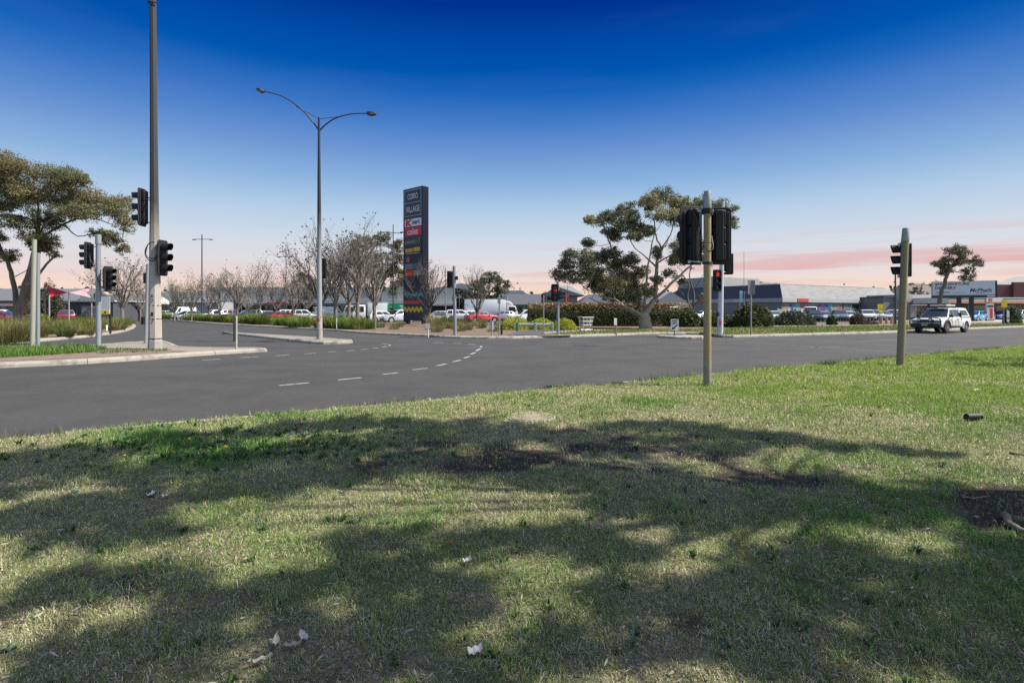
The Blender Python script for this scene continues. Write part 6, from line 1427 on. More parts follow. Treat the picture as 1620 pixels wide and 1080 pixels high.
    mb = MB(); mb.box((2.50, 0, .55), (.30, 1.80, .30)); bb = mb.build('bull_bar', TRIM, t, smooth=40, bevel=.06)
    mb = MB()
    for pts in ([(2.62, -.92, .60), (2.62, -.90, .98), (2.64, -.60, 1.10), (2.66, .60, 1.10), (2.62, .90, .98), (2.62, .92, .60)], [(2.66, -.40, .62), (2.67, -.40, 1.10)], [(2.66, .40, .62), (2.67, .40, 1.10)], [(2.62, -.91, .82), (2.66, -.40, .84)], [(2.62, .91, .82), (2.66, .40, .84)], [(2.66, -.40, .84), (2.66, .40, .84)]):
        limb(mb, pts, .036, .036, 8)
    mb.build('bull_bar_hoop', TRIM, bb, smooth=60)
    mb = MB(); mb.box((2.70, 0, .60), (.03, .38, .13)); mb.build('number_plate', mat('grey_plate', (.3, .31, .33), .5), bb)
    mb = MB()
    for y in (-.58, .58): mb.box((-.15, y, 1.885), (1.55, .04, .05))
    for k in range(6): mb.box((-.85 + .28 * k, 0, 1.895), (.05, 1.16, .03))
    for x in (-.75, .45):
        for y in (-.58, .58): mb.box((x, y, 1.83), (.06, .05, .12))
    rk = mb.build('roof_rack', TRIM, t)
    mb = MB(); mb.box((-.1, .05, 1.97), (1.5, 1.0, .11)); mb.build('recovery_boards', mat('pale_boards', (.48, .46, .42), .7, var=.3, scale=12), rk, bevel=.02)
    mb = MB(); mb.box((.62, 0, 1.90), (.06, 1.1, .07)); mb.build('light_bar', TRIM, rk, bevel=.015)
    mb = MB(); mb.cyl((2.64, .66, 1.08), (2.60, .66, 2.0), .012, .006, 6); mb.build('aerial', TRIM, bb)
    mb = MB(); mb.box((-.885, 0, 1.0), (.045, 1.80, .9)); mb.build('tub_gap', TRIM, bd)
    mb = MB(); mb.box((-1.75, 0, 1.125), (1.68, 1.80, .03)); mb.build('canopy_seal', TRIM, cn)
    mb = MB(); mb.box((-2.70, 0, .55), (.14, 1.7, .14)); mb.build('rear_bumper', TRIM, t, bevel=.03)
utility()
# ------------------------------------------------------------------ pylon sign
def pylon():
    D0 = 57.0; cr = Vector(((669 - 810) * D0 / F, D0, 0)); cl = Vector(((638 - 810) * (D0 / .964) / F, D0 / .964, 0))
    u = (cr - cl); wd = u.length; u.normalize(); yaw = math.atan2(u.y, u.x)
    H = CZ + (490 - 295.3) * D0 / F; H0 = .35
    t = thing('pylon_sign', 'tall dark navy shopping centre pylon sign with tenant panels and zigzag stripes', 'pylon sign', (cl.x, cl.y, .12), yaw)
    NAVY = mat('navy_cladding', (.022, .027, .050), .45, var=.1); NAVB = mat('navy_edge_cladding', (.006, .009, .022), .7, var=.1, spec=.1)
    th = .75
    mb = MB(); mb.box((wd / 2, th / 2, (H + H0) / 2), (wd, th, H - H0)); mb.build('slab', [NAVY], t, bevel=.02)
    mb = MB(); mb.box((wd + .012, th / 2, (H + H0) / 2), (.03, th + .02, H - H0 - .1)); mb.build('edge_cladding', NAVB, t)
    mb = MB(); mb.box((.3, th / 2, H0 / 2 - .1), (.3, .4, H0 + .3)); mb.build('footing', DARKPOLE, t); mb = MB(); mb.box((wd - .3, th / 2, H0 / 2 - .1), (.3, .4, H0 + .3)); mb.build('footing', DARKPOLE, t)
    sH = (H - H0) / 212.0                                  # one photo pixel of height at the left edge
    Y = lambda py: H - (py - 299.5) * sH * 1.0             # photo row (mid of the face) -> height
    MX = lambda x, z, dy=-.03: Matrix.Translation((x * wd, dy, z)) @ Matrix.Rotation(R(90), 4, 'X')
    LINE = mat('pale_sign_line', (.36, .37, .40), .5); TXT = mat('pale_sign_letters', (.50, .51, .53), .5); WT = mat('tenant_white', (.60, .60, .62), .5); RD = mat('tenant_red', (.50, .02, .035), .5); GY = mat('tenant_grey_text', (.30, .30, .32), .5)
    GRNL = mat('tenant_green', (.10, .26, .06), .5); YL = mat('tenant_yellow', (.50, .34, .03), .5); BL = mat('tenant_blue', (.02, .05, .20), .5); OR = mat('tenant_orange_red', (.62, .06, .02), .5); MG = mat('tenant_slate', (.17, .19, .25), .5); TL = mat('stripe_teal', (.07, .26, .30), .6); RS = mat('stripe_red', (.52, .07, .06), .6); YS = mat('stripe_yellow', (.55, .42, .04), .6)
    fb = MB(); z0, z1 = Y(344), Y(303); zm = Y(323)
    for a, b in (((.09, z0), (.91, z0)), ((.09, zm), (.91, zm)), ((.09, z1), (.91, z1))): fb.box(((a[0] + b[0]) / 2 * wd, -.012, a[1]), ((b[0] - a[0]) * wd + .05, .02, .06))
    for x in (.09, .91): fb.box((x * wd, -.012, (z0 + z1) / 2), (.05, .02, z1 - z0))
    fb.build('line_frame', LINE, t)
    text('CORIO', wd * .52, .62, TXT, t, MX(.5, Y(313)), bold=.012); text('VILLAGE', wd * .70, .66, TXT, t, MX(.5, Y(333.5)), bold=.012)
    def panel(x0, x1, ya, yb, m, nm='tenant_panel'):
        mb = MB(); mb.box(((x0 + x1) / 2 * wd, -.012, (Y(ya) + Y(yb)) / 2), ((x1 - x0) * wd, .03, abs(Y(ya) - Y(yb)))); return mb.build(nm, m, t)
    p = panel(.09, .93, 349, 361, WT)
    text('K', wd * .34, .72, RD, p, MX(.30, Y(355), -.04), bold=.06, shear=.12); text('mart', wd * .40, .44, BL, p, MX(.66, Y(354.6), -.04), bold=.02, shear=.15)
    p = panel(.09, .93, 362.5, 376, RD); text('coles', wd * .54, .70, WT, p, MX(.5, Y(369), -.04), bold=.01)
    p = panel(.09, .93, 377.5, 392, mat('tenant_charcoal', (.035, .035, .042), .5)); text('woolworths', wd * .56, .50, GY, p, MX(.37, Y(385), -.04))
    mb = MB(); n = 20
    pts = [(.80 * wd + .20 * math.cos(R(120 + 300 * k / n)), -.045, Y(384.5) + .26 * math.sin(R(120 + 300 * k / n))) for k in range(n + 1)]; limb(mb, pts[::2], .045, .045, 6); limb(mb, [(.80 * wd, -.045, Y(381.5)), (.83 * wd, -.045, Y(380)), (.87 * wd, -.045, Y(379.3))], .05, .03, 6); mb.build('green_mark', GRNL, p)
    p = panel(.09, .93, 393, 406, mat('tenant_charcoal', (.035, .035, .042), .5))
    mb = MB()
    for x0, x1, ya, yb in ((.12, .50, 396, 402), (.54, .86, 395, 401.5)): mb.box(((x0 + x1) / 2 * wd, -.035, (Y(ya) + Y(yb)) / 2), ((x1 - x0) * wd, .02, abs(Y(ya) - Y(yb))))
    mb.build('yellow_block', YL, p); mb = MB(); mb.box((.5 * wd, -.035, Y(404)), (.64 * wd, .02, .09)); mb.build('thin_line', GY, p)
    mb = MB(); mb.prism([(.17 * math.cos(.3 * k) * 2.0, .17 * math.sin(.3 * k) * 1.9) for k in range(21)], 0, .02, 0, MX(.27, Y(414), -.03)); rp_ = mb.build('round_panel', mat('tenant_dull_red', (.36, .10, .11), .5), t)
    panel(.10, .50, 420.5, 429.5, MG); panel(.54, .90, 420, 429, mat('tenant_mauve', (.15, .13, .17), .5)); q = panel(.09, .50, 431, 440.5, OR); panel(.53, .92, 431, 440, mat('tenant_taupe', (.26, .24, .25), .5))
    mb = MB(); mb.box((.30 * wd, -.035, Y(436)), (.26 * wd, .02, .10)); mb.build('gold_line', YL, q)
    def zig(ya, amp, hh, k, m, nm, x1=1.0):
        mb = MB(); n = k * 2; 
        top = [(x1 * wd * i / n, -.016, Y(ya) + (amp if i % 2 else -amp) * sH + hh) for i in range(n + 1)]; bt = [(x, y, z - 2 * hh) for x, y, z in top]
        for i in range(n): mb.quad(top[i], top[i + 1], bt[i + 1], bt[i])
        mb.build(nm, m, t)
    zig(470, 2.4, .20, 5, TL, 'teal_zigzag'); zig(493.5, 2.2, .22, 5, YS, 'yellow_zigzag')
    mb = MB(); mb.box((wd / 2, -.008, Y(482)), (wd, .02, .36)); mb.build('red_stripe', RS, t)
pylon()

# ------------------------------------------------------------------ buildings
UX = Vector((.861, .508, 0)).normalized(); VX = Vector((-UX.y, UX.x, 0))
def bmat(name, c, **k): return mat(name, c, k.pop('rough', .8), var=k.pop('var', .1), scale=k.pop('scale', 1.5), **k)
GREYW = bmat('grey_wall', (.17, .17, .175)); LGREY = bmat('light_grey_wall', (.27, .27, .275)); DARKW = bmat('charcoal_wall', (.055, .058, .068)); CREAM = bmat('cream_wall', (.50, .48, .42))
SLATE = bmat('slate_blue_roof', (.05, .055, .072), stretch=(1, 1, 8)); SHNG = bmat('grey_shingle_roof', (.20, .20, .20), col2=(.15, .15, .15), s2=.5, stretch=(1, 1, 6), bump=.4, bscale=8); FASC = bmat('fascia_grey', (.30, .305, .31)); MROOF = bmat('pale_metal_roof', (.19, .20, .205)); BRICK = bmat('dark_red_brick', (.13, .045, .04)); STRIPE = bmat('salmon_stripe', (.45, .22, .17)); WTRIM = bmat('white_trim', (.42, .42, .41))
def frame(o, u): u = Vector((u[0], u[1], 0)).normalized(); return Matrix(((u.x, -u.y, 0, o[0]), (u.y, u.x, 0, o[1]), (0, 0, 1, 0), (0, 0, 0, 1)))
def bthing(name, label, o, yaw): return thing(name, label, 'building', (o[0], o[1], 0), yaw)
def bbox(t, nm, x0, x1, y0, y1, z0, z1, m, par=None, bevel=0): mb = MB(); mb.box(((x0 + x1) / 2, (y0 + y1) / 2, (z0 + z1) / 2), (x1 - x0, y1 - y0, z1 - z0)); return mb.build(nm, m, par or t, bevel=bevel)
def windowf(t, par, x0, x1, z0, z1, y=0.0, fm=None, gm=None, nm='window'):
    mb = MB(); f = .07
    for a in ((x0, x1, z0, z0 + f), (x0, x1, z1 - f, z1), (x0, x0 + f, z0 + f, z1 - f), (x1 - f, x1, z0 + f, z1 - f)): mb.box(((a[0] + a[1]) / 2, y - .03, (a[2] + a[3]) / 2), (a[1] - a[0], .08, a[3] - a[2]))
    w_ = mb.build(nm, fm or WTRIM, par); mb = MB(); mb.box(((x0 + x1) / 2, y - .012, (z0 + z1) / 2), (x1 - x0 - .02, .02, z1 - z0 - .02)); mb.build('pane', gm or GLASS, w_); return w_
# the mansard roofed building with the mural; local x along the road, local y away from it
C0 = ((1237 - 810) * 90 / F, 90.0); yw = math.atan2(UX.y, UX.x)
t = bthing('mural_building', 'low building with grey mansard roof, mural wall and red sign', C0, yw)
Ln, Dp = 40.0, 24.0
wl = bbox(t, 'wall', 0, Ln, 0, Dp, 0, 2.95, GREYW)
bbox(t, 'fascia', -.35, Ln + .35, -.35, Dp + .35, 2.95, 3.62, FASC)
def mansard(t, nm, x0, x1, y0, y1, z0, z1, i, mats):
    mb = MB(); vs_ = [(x0, y0, z0), (x1, y0, z0), (x1, y1, z0), (x0, y1, z0), (x0 + i, y0 + i, z1), (x1 - i * 2.6, y0 + i, z1), (x1 - i * 2.6, y1 - i, z1), (x0 + i, y1 - i, z1)]
    mb.add(vs_, [(0, 1, 5, 4), (1, 2, 6, 5), (2, 3, 7, 6), (4, 5, 6, 7)], 0); mb.add(vs_, [(3, 0, 4, 7)], 1); return mb.build(nm, mats, t)
rf = mansard(t, 'roof', -.3, Ln + .3, -.3, Dp + .3, 3.62, 6.05, 1.25, [SHNG, SLATE])
mb = MB(); mb.box((Ln / 2 - 1, .97, 6.07), (Ln - 6, .16, .08)); mb.build('ridge_capping', WTRIM, rf)
sg = bbox(t, 'red_sign', 3.8, 7.0, -.42, -.36, 2.98, 3.6, bmat('red_sign_panel', (.32, .05, .035)))
bbox(t, 'white_sign', -.42, -.36, 5.2, 9.2, 3.02, 3.5, WTRIM); bbox(t, 'red_sign', -.42, -.36, 15.5, 17.2, 3.0, 3.7, bmat('red_sign_panel', (.32, .05, .035)))
w_ = windowf(t, wl, 21.5, 29.8, 1.75, 2.75)
for x in (24.2, 27.0): mb = MB(); mb.box((x, -.035, 2.25), (.08, .07, .9)); mb.build('mullion', WTRIM, w_)
for x in (18.6, 31.8, 33.2): mb = MB(); mb.cyl((x, -.08, 0), (x, -.08, 2.95), .06, .06, 8); mb.build('downpipe', DARKW, wl)
bbox(t, 'door', 33.6, 34.8, -.04, .0, 0, 2.2, DARKW, wl)
MC = [bmat('mural_%s' % n, c) for n, c in (('teal', (.14, .27, .28)), ('gold', (.34, .21, .06)), ('navy', (.05, .05, .15)), ('crimson', (.27, .05, .06)), ('white', (.40, .40, .40)), ('sky', (.06, .18, .30)), ('violet', (.12, .06, .15)), ('dark', (.03, .03, .05)), ('sea', (.05, .35, .33)), ('brown', (.20, .10, .06)))]
rr = random.Random(5)
def mural(par, base):
    mbs = (MB(), MB())
    class mb:
        @staticmethod
        def add(vs, fs, c): mbs[0 if vs[0][0] < 15.8 else 1].add(vs, fs, c)
    def el(x, z, rx, rz, c, lay, n=16, a0=0, a1=360):
        mb.add([base(x + rx * math.cos(R(a0 + (a1 - a0) * k / n)), z + rz * math.sin(R(a0 + (a1 - a0) * k / n)), lay) for k in range(n if a1 - a0 >= 360 else n + 1)], [tuple(range(n if a1 - a0 >= 360 else n + 1))], c)
    def pg(p, c, lay): mb.add([base(a, b, lay) for a, b in p], [tuple(range(len(p)))], c)
    # pale swirl behind, then flat figures and blocks of colour
    pg([(-4.4, .2), (1.6, .2), (2.0, 2.7), (1.0, 2.8), (-.6, 2.0), (-2.4, 1.6), (-4.4, 1.9)], 0, 0)
    el(-2.6, 1.2, .62, .95, 1, 1); el(-2.7, 2.25, .34, .34, 9, 2); pg([(-3.1, .3), (-2.0, .3), (-2.1, .7), (-3.0, .7)], 7, 2)
    el(-.6, 1.25, .8, .85, 4, 1); el(-.5, 1.9, .45, .45, 6, 2); el(-.75, 2.4, .28, .28, 7, 3); el(.0, 2.35, .42, .5, 5, 2); pg([(-1.3, .25), (.3, .25), (.2, .7), (-1.2, .7)], 7, 2)
    pg([(2.2, .3), (3.0, .3), (2.8, 2.4), (2.3, 2.3)], 4, 1); el(2.5, 2.2, .4, .45, 3, 2); pg([(1.5, .3), (2.2, .3), (2.0, 1.4)], 2, 2)
    el(4.2, 1.4, .8, 1.15, 3, 1); pg([(3.2, .3), (5.2, .3), (4.9, .9), (3.6, .8)], 6, 2); pg([(5.0, .5), (6.0, .5), (5.8, 1.7), (5.3, 1.7)], 5, 2); el(5.6, 2.0, .3, .5, 4, 3); el(5.65, 2.25, .22, .22, 9, 4); el(6.6, 1.5, .5, 1.0, 3, 1)
    for k in range(7): el(7.4 + k * .62, 2.0 + .3 * math.sin(k * 1.9), .55, .42, (2, 6, 2, 2, 6, 2, 2)[k], 2 + k % 2)
    el(11.2, 2.1, .7, .6, 8, 1); pg([(10.2, .3), (11.9, .3), (11.7, 1.7), (10.4, 1.6)], 8, 1)
    el(14.3, 1.0, .95, 1.0, 3, 2, 16, 0, 180); el(14.3, 1.5, 1.0, .55, 9, 1); el(13.6, 2.4, .5, .3, 1, 2); pg([(13.3, .3), (15.3, .3), (15.2, 1.02), (13.4, 1.02)], 3, 3)
    for k in range(5):
        x = 15.9 + k * .55; pg([(x - .35, .3), (x + .35, .3), (x + .1, 2.0 + .4 * (k % 2)), (x - .1, 2.1)], (6, 2, 6, 7, 8)[k], 1 + k % 3); el(x, 1.2, .18, .28, 4, 5)
    mbs[0].build('mural', MC, par); mbs[1].build('mural', MC, par)
mural(wl, lambda x, z, lay: (x + 3.2, -.004 - .002 * lay, z))
# blocks behind it
o2 = (C0[0], C0[1]); t = bthing('flat_roofed_block', 'grey flat roofed plant rooms rising behind the mansard roof', (C0[0] + UX.x * 15 + VX.x * 26, C0[1] + UX.y * 15 + VX.y * 26), yw)
PLANT = bmat('plant_room_grey', (.27, .265, .26))
bbox(t, 'wall', 0, 16.5, 0, 10, 0, 9.0, PLANT); bbox(t, 'wall', 16.5, 36, 1, 10, 0, 8.2, bmat('plant_room_dark', (.21, .205, .20))); bbox(t, 'wall', 36, 52, 0, 9, 0, 7.0, PLANT)
for i, (x, w2, h2, z0) in enumerate(((5, 3, .5, 9.0), (10, 2, .4, 9.0), (22, 3.5, .5, 8.2), (28, 1.5, .3, 8.2))): bbox(t, 'roof_unit', x, x + w2, 3, 5, z0, z0 + h2, FASC)
# long centre on the left (frontal)
t = bthing('shopping_centre', 'long pale grey shopping centre with parapet and dark shopfronts', (-66, 116), 0)
wl = bbox(t, 'wall', 0, 47, 0, 26, 0, 6.3, LGREY); bbox(t, 'parapet', -.1, 47.1, -.1, 26.1, 6.3, 6.55, FASC); bbox(t, 'verandah', 0, 47, -3.2, -.12, 3.0, 3.45, WTRIM)
for k in range(12):
    bbox(t, 'verandah_post', 1 + k * 4.05, 1.12 + k * 4.05, -3.1, -2.98, 0, 3.0, WTRIM)
for k in range(11): windowf(t, wl, 1.2 + k * 4.1, 4.6 + k * 4.1, .3, 2.6, 0, DARKW, nm='shopfront')
for x in (13.5, 21.5, 26, 33, 39): windowf(t, wl, x, x + 2.4, 4.0, 5.5, 0, FASC, mat('grey_panel_glass', (.16, .18, .20), .3))
bbox(t, 'red_awning', 14.6, 18.6, -3.4, -3.21, 2.75, 3.3, bmat('red_awning_panel', (.45, .05, .05))); bbox(t, 'blue_awning', 1.5, 6, -3.4, -3.21, 2.9, 3.5, bmat('blue_awning_panel', (.05, .28, .48)))
bbox(t, 'roof_plant', 39.2, 43, 2, 6, 6.55, 8.0, DARKW)
t = bthing('shopping_wing', 'pale blank walled wing of the centre right of the pylon', (-17.5, 106), 0)
mb = MB(); mb.prism([(0, 0), (16.5, 0), (16.5, 4.3), (9.5, 4.6), (9.2, 6.6), (7.4, 6.9), (3.6, 6.2), (0, 5.5)], 0, 20, 0, Matrix(((1, 0, 0, 0), (0, 0, 1, 0), (0, 1, 0, 0), (0, 0, 0, 1)))); wl = mb.build('wall', LGREY, t)
bbox(t, 'verandah', 0, 8.5, -2.5, -.03, 2.5, 2.8, WTRIM); bbox(t, 'shopfront', .3, 8.2, -.03, 0, .2, 2.4, DARKW, wl)
t = bthing('roofline_building', 'dark roofed low shops behind the long white truck', (-3.5, 108), 0)
wl = bbox(t, 'wall', 0, 14.5, 0, 14, 0, 2.7, FASC)
mb = MB(); mb.add([(-.4, -.8, 2.7), (14.9, -.8, 2.7), (14.9, 6, 5.0), (-.4, 6, 5.0), (14.9, 14, 2.7), (-.4, 14, 2.7)], [(0, 1, 2, 3), (3, 2, 4, 5), (0, 3, 5), (1, 4, 2)]); mb.build('roof', bmat('dark_slate_roof', (.06, .065, .075)), t)
for k in range(5): windowf(t, wl, .6 + k * 2.8, 2.8 + k * 2.8, .3, 2.3, 0, DARKW)
t = bthing('gabled_shed', 'pale grey gable ended shed beyond the dark roofed shops', (-3, 132), 0)
mb = MB(); mb.prism([(0, 0), (9.5, 0), (9.5, 3.2), (5.6, 6.4), (0, 6.4)], 0, 14, 0, Matrix(((1, 0, 0, 0), (0, 0, 1, 0), (0, 1, 0, 0), (0, 0, 0, 1)))); mb.build('wall', LGREY, t)
mb = MB(); mb.box((3.9, -.1, 5.3), (.9, .2, .3)); mb.cyl((5.0, 2, 6.2), (5.0, 2, 7.2), .12, .12, 8); mb.build('roof_vent', DARKW, t)
# gabled house
t = bthing('gabled_house', 'grey gabled two level building left of the gum tree with wide eaves', (4.6, 92), 0)
wl = bbox(t, 'wall', .9, 6.6, 0, 9, 0, 4.6, GREYW)
mb = MB(); mb.prism([(.9, 4.3), (4.4, 4.3), (2.6, 5.5)], -.02, .4, 0, Matrix(((1, 0, 0, 0), (0, 0, 1, 0), (0, 1, 0, 0), (0, 0, 0, 1)))); mb.build('gable_wall', LGREY, t)
mb = MB(); mb.add([(-.2, -.9, 4.05), (2.6, -.9, 5.75), (5.6, .9, 5.75), (7.9, -.9, 4.0), (7.9, 9.6, 4.0), (5.6, 7, 5.75), (2.6, 9.6, 5.75), (-.2, 9.6, 4.05), (4.6, -.9, 4.15)], [(0, 1, 6, 7), (1, 8, 3, 2), (2, 3, 4, 5), (1, 2, 5, 6), (6, 5, 4)]); mb.build('roof', bmat('mid_grey_roof', (.13, .135, .14)), t)
windowf(t, wl, 1.3, 2.6, 3.2, 4.0, 0, FASC); windowf(t, wl, 5.0, 6.4, 1.0, 2.6, 0, FASC); bbox(t, 'red_sign', .5, 1.2, -.35, -.28, 3.5, 3.75, bmat('red_sign_panel', (.32, .05, .035)))
t = bthing('low_shop', 'low dark roofed shop behind the long hedge and the gum tree', (12.6, 98), 0)
bbox(t, 'wall', 0, 14, 0, 12, 0, 2.6, GREYW); mb = MB(); mb.add([(-.5, -.7, 2.6), (14.5, -.7, 2.6), (12.5, 5, 4.6), (2.0, 5, 4.6), (14.5, 12.5, 2.6), (-.5, 12.5, 2.6)], [(0, 1, 2, 3), (2, 4, 5, 3), (0, 3, 5), (1, 4, 2)]); mb.build('roof', SLATE, t)
t = bthing('white_gable_shop', 'small pale gabled shopfront right of the white gum trunk', (26.8, 98), 0)
mb = MB(); mb.prism([(0, 0), (5.4, 0), (5.4, 2.9), (2.2, 5.0), (0, 3.6)], 0, 8, 0, Matrix(((1, 0, 0, 0), (0, 0, 1, 0), (0, 1, 0, 0), (0, 0, 0, 1)))); wl = mb.build('wall', LGREY, t); bbox(t, 'white_band', -.05, 5.45, -.06, 0, 2.35, 2.85, WTRIM, wl); bbox(t, 'shopfront', .4, 5, -.04, 0, .2, 2.2, DARKW, wl)
# left side buildings
t = bthing('low_centre', 'long low grey roofed building at the far left behind the gum', (-108, 92), 0)
wl = bbox(t, 'wall', 0, 34, 0, 16, 0, 3.4, LGREY); mb = MB(); mb.add([(-.5, -1.5, 3.2), (34.5, -1.5, 3.2), (34.5, 6, 5.5), (-.5, 6, 5.5), (34.5, 16, 5.3), (-.5, 16, 5.3)], [(0, 1, 2, 3), (3, 2, 4, 5)]); mb.build('roof', bmat('grey_deck_roof', (.10, .105, .11), stretch=(6, 1, 1)), t)
bbox(t, 'pink_band', 0, 34, -1.56, -1.5, 2.3, 2.7, bmat('salmon_band', (.42, .30, .26)));
for k in range(8): windowf(t, wl, 1 + k * 4.1, 4 + k * 4.1, .3, 2.2, 0, DARKW)
t = bthing('dark_shop', 'flat roofed charcoal walled shop behind the shade sails', (-62.5, 73), 0)
wl = bbox(t, 'wall', 0, 8.3, 0, 9, 0, 2.75, DARKW); bbox(t, 'roof_edge', -.2, 8.5, -.4, 9.2, 2.75, 2.93, WTRIM); bbox(t, 'upper_roof', 2.2, 8.5, 2, 9, 2.93, 3.75, MROOF); windowf(t, wl, 1.1, 1.9, .3, 2.3, 0, WTRIM); windowf(t, wl, 4.6, 6.0, .9, 2.2, 0, DARKW)
mb = MB(); mb.cyl((5.9, -.2, 2.9), (5.9, -.2, 3.9), .06, .06, 6); mb.cyl((5.9, -.2, 3.9), (8.4, -.2, 3.2), .06, .06, 6); mb.build('awning_arm', DARKW, t)
t = bthing('entry_portico', 'white gabled entry portico at the end of the side street', (-70.5, 104), 0)
wl = bbox(t, 'wall', -6, 12, 3, 12, 0, 3.2, LGREY); mb = MB(); mb.add([(-6.5, 2.3, 3.1), (12.5, 2.3, 3.1), (12.5, 8, 5.4), (-6.5, 8, 5.4)], [(0, 1, 2, 3)]); mb.build('roof', bmat('grey_deck_roof', (.10, .105, .11)), t)
mb = MB(); mb.prism([(-1.8, 3.0), (1.9, 3.0), (0.05, 4.1)], -.6, .2, 0, Matrix(((1, 0, 0, 0), (0, 0, 1, 0), (0, 1, 0, 0), (0, 0, 0, 1)))); mb.build('gable_infill', FASC, t)
mb = MB()
for a, b in (((-2.6, 2.75), (.05, 4.35)), ((2.7, 2.75), (.05, 4.35))):
    d = 1 if a[0] < 0 else -1; mb.prism([(a[0], a[1]), (b[0], b[1]), (b[0], b[1] + .32), (a[0], a[1] + .32)], -.9, 3, 0, Matrix(((1, 0, 0, 0), (0, 0, 1, 0), (0, 1, 0, 0), (0, 0, 0, 1))))
mb.build('gable_roof', WTRIM, t); bbox(t, 'beam', -2.2, 2.3, -.75, -.62, 2.75, 3.05, WTRIM)
for x in (-2.0, 2.1): bbox(t, 'column', x - .18, x + .18, -.85, -.5, 0, 2.75, WTRIM)
bbox(t, 'dark_entry', -1.7, 1.8, 2.9, 2.98, 0, 2.7, GLASS, wl); bbox(t, 'side_wall', -4.6, -2.5, -.6, 2.9, 0, 2.3, GREYW); mb = MB(); mb.add([(-5.1, -1.0, 2.3), (-2.3, -1.0, 2.3), (-2.3, 3, 3.6), (-4.2, 3, 3.6)], [(0, 1, 2, 3)]); mb.build('side_roof', MROOF, t)
# shops and service station at the right
t = bthing('striped_shop', 'flat roofed shop with salmon and dark stripes left of the service station', ((1432 - 810) * 96 / F, 96), R(12))
wl = bbox(t, 'wall', 0, 13, 0, 10, 0, 4.4, FASC)
for z0, z1, m in ((3.05, 3.45, STRIPE), (2.55, 2.9, DARKW), (2.1, 2.45, STRIPE)): bbox(t, 'stripe', -.03, 13.03, -.035, 0, z0, z1, m, wl)
for k in range(3): windowf(t, wl, .5 + k * 3.6, 3.4 + k * 3.6, .2, 1.95, 0, FASC)
bbox(t, 'annexe', -2.5, -.05, 2, 8, 0, 3.9, GREYW); bbox(t, 'annexe_roof', -2.7, -.04, 1.8, 8.2, 3.9, 4.05, DARKW)
t = thing('bus_shelter', 'grey glazed bus shelter behind the tan olive signal pole', 'bus shelter', ((1445 - 810) * 74 / F, 74, .1), R(20)); mb = MB(); mb.box((0, 0, 2.2), (3.2, 1.6, .12)); mb.build('roof', MROOF, t, bevel=.02)
for x in (-1.5, 0, 1.5): mb = MB(); mb.box((x, .7, 1.07), (.1, .1, 2.14)); mb.build('post', GALV, t)
mb = MB(); mb.box((0, .72, 1.25), (2.9, .03, 1.5)); mb.build('glass_panel', mat('shelter_glass', (.09, .10, .11), .2), t); mb = MB(); mb.box((-1.55, 0, 1.2), (.05, 1.4, 1.8)); mb.build('poster_panel', SIGNB, t); mb = MB(); mb.box((.1, .35, .48), (2.2, .4, .06)); mb.build('bench', GALV, t)
t = bthing('service_station', 'service station with flat canopy striped green and orange', ((1512 - 810) * 92 / F, 92), R(8))
wl = bbox(t, 'wall', 2, 28, 6, 14, 0, 3.6, bmat('beige_wall', (.40, .37, .32)))
cp = bbox(t, 'canopy', -3.5, 30, -2, 6.5, 2.75, 3.75, bmat('pale_fascia', (.52, .50, .47)))
for z0, z1, m in ((3.42, 3.62, bmat('dark_green_band', (.03, .12, .08))), (3.02, 3.2, STRIPE), (2.8, 2.95, bmat('orange_red_band', (.50, .14, .08)))): bbox(t, 'colour_band', -3.53, 30.03, -2.03, -2.0, z0, z1, m, cp)
for x in (-2, 6, 14, 22): bbox(t, 'column', x, x + .4, -.5, -.1, 0, 2.75, CREAM)
for k in range(4): windowf(t, wl, 3 + k * 6, 7.5 + k * 6, .4, 2.5, 6, FASC)
bs = bbox(t, 'brand_board', 3.6, 6.8, -2.12, -2.04, 2.95, 3.75, bmat('pale_board', (.45, .43, .42)), cp); bbox(t, 'board_mark', 4.0, 4.7, -2.15, -2.12, 3.1, 3.6, bmat('dull_red_mark', (.35, .08, .07)), cp)
t = thing('price_sign', 'slim white and red fuel sign standing on the forecourt', 'sign', ((1565.5 - 810) * 80 / F, 80, 0), R(0)); mb = MB(); mb.box((0, 0, 1.35), (1.05, .3, 2.3)); mb.build('board', SIGNW, t, bevel=.04)
mb = MB(); mb.box((.12, -.16, 1.1), (.42, .02, 1.5)); mb.build('red_panel', mat('red_print', (.5, .03, .03), .5), t); mb = MB(); mb.box((0, -.16, 2.2), (.9, .02, .35)); mb.build('dark_panel', DARKW, t); mb = MB(); mb.box((0, 0, .1), (.8, .4, .2)); mb.build('plinth', CONC2, t)
t = bthing('brick_building', 'dark red brick building at the right edge above the canopy', ((1578 - 810) * 118 / F, 118), R(0)); bbox(t, 'wall', 0, 7.5, 0, 12, 0, 7.2, BRICK); bbox(t, 'step_wall', 3, 7.5, -.6, 0, 0, 7.7, BRICK)
mb = MB(); mb.prism([(7.6, 0), (20, 0), (20, 9.6), (15, 9.6), (7.6, 7.2)], 0, 12, 0, Matrix(((1, 0, 0, 0), (0, 0, 1, 0), (0, 1, 0, 0), (0, 0, 0, 1)))); mb.build('grey_gable', PLANT, t)
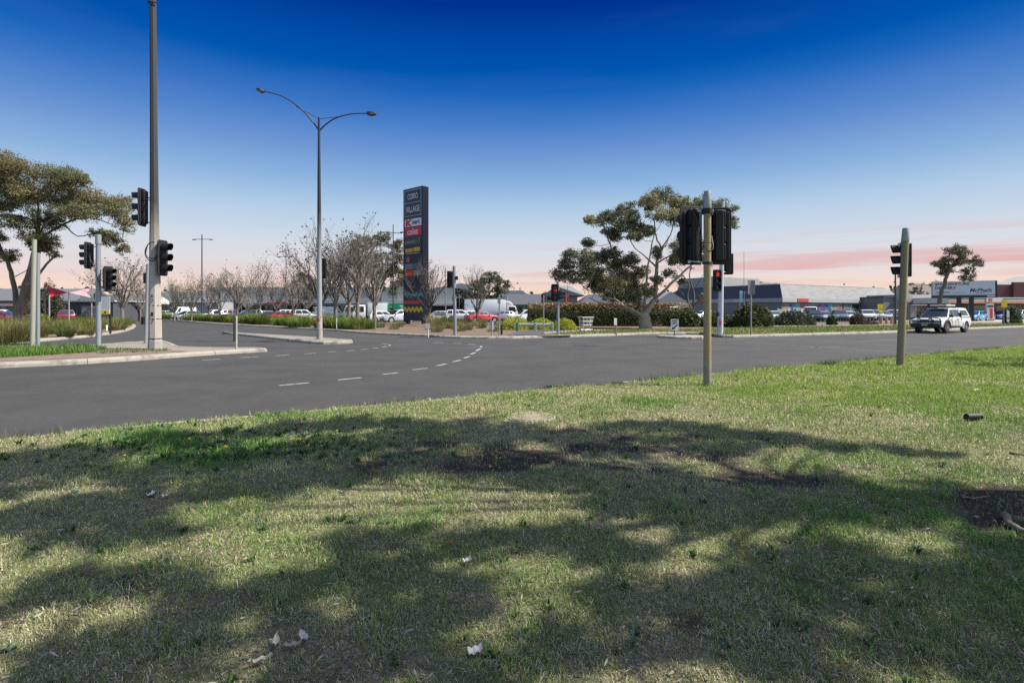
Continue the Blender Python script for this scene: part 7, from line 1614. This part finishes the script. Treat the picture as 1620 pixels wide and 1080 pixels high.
t = bthing('distant_house', 'distant low hip roofed house behind the small tree at right', ((1428 - 810) * 128 / F, 128), 0); bbox(t, 'wall', 0, 12, 0, 9, 0, 4.6, GREYW); mb = MB(); mb.add([(-.6, -.6, 4.6), (12.6, -.6, 4.6), (8.5, 4.5, 8.2), (3.5, 4.5, 8.2), (12.6, 9.6, 4.6), (-.6, 9.6, 4.6)], [(0, 1, 2, 3), (2, 4, 5, 3), (0, 3, 5), (1, 4, 2)]); mb.build('roof', bmat('brown_tile_roof', (.11, .085, .075)), t)
# billboard
D1, D2 = 80.0, 76.5; a = W(1474.5, D1, 490); b = W(1578, D2, 490); a.z = b.z = 0; u = b - a; wd = u.length; yw2 = math.atan2(u.y, u.x)
t = thing('billboard', 'large pale billboard advertising furniture delivery on two dark posts', 'billboard', a, yw2)
zt = CZ + (490 - 446) * D1 / F + .05; zb = CZ + (490 - 468) * D1 / F; hh = zt - zb
BBF = mat('billboard_face', (.44, .475, .53), .6, var=.04); BDK = mat('billboard_frame', (.02, .022, .03), .6); BTX = mat('billboard_ink', (.035, .04, .055), .6)
mb = MB(); mb.box((wd / 2, .25, (zt + zb) / 2), (wd, .4, hh)); fr_ = mb.build('cabinet', BDK, t, bevel=.03); mb = MB(); mb.box((wd / 2 - .1, .03, (zt + zb) / 2), (wd - .3, .05, hh - .06)); fc = mb.build('face', BBF, t)
mb = MB(); mb.box((wd / 2, .2, zb - .15), (wd, .7, .36)); mb.build('catwalk', BDK, t); mb = MB(); mb.box((wd * .9, -.18, zb - .12), (.9, .05, .15)); mb.build('owner_plate', SIGNW, t)
for x in (.43, .62): mb = MB(); mb.box((x * wd, .3, zb / 2 - .1), (.5, .45, zb - .2)); mb.build('post', BDK, t)
T_ = lambda x, f: Matrix.Translation((x * wd, -.012, zb + hh * f)) @ Matrix.Rotation(R(90), 4, 'X')
text('$59 FURNITURE', wd * .535, hh * .19, BTX, fc, T_(.315, .80), bold=.018); text('DELIVERY', wd * .335, hh * .20, BTX, fc, T_(.213, .54), bold=.018)
text('McPhails', wd * .34, hh * .26, BTX, fc, T_(.755, .36), bold=.012, shear=.35)
mb = MB(); mb.box((.17 * wd, -.006, zb + hh * .24), (.22 * wd, .02, .10)); mb.box((.43 * wd, -.006, zb + hh * .22), (.22 * wd, .02, .035)); mb.box((.75 * wd, -.006, zb + hh * .16), (.12 * wd, .02, .05)); mb.build('fine_print_line', BTX, fc)
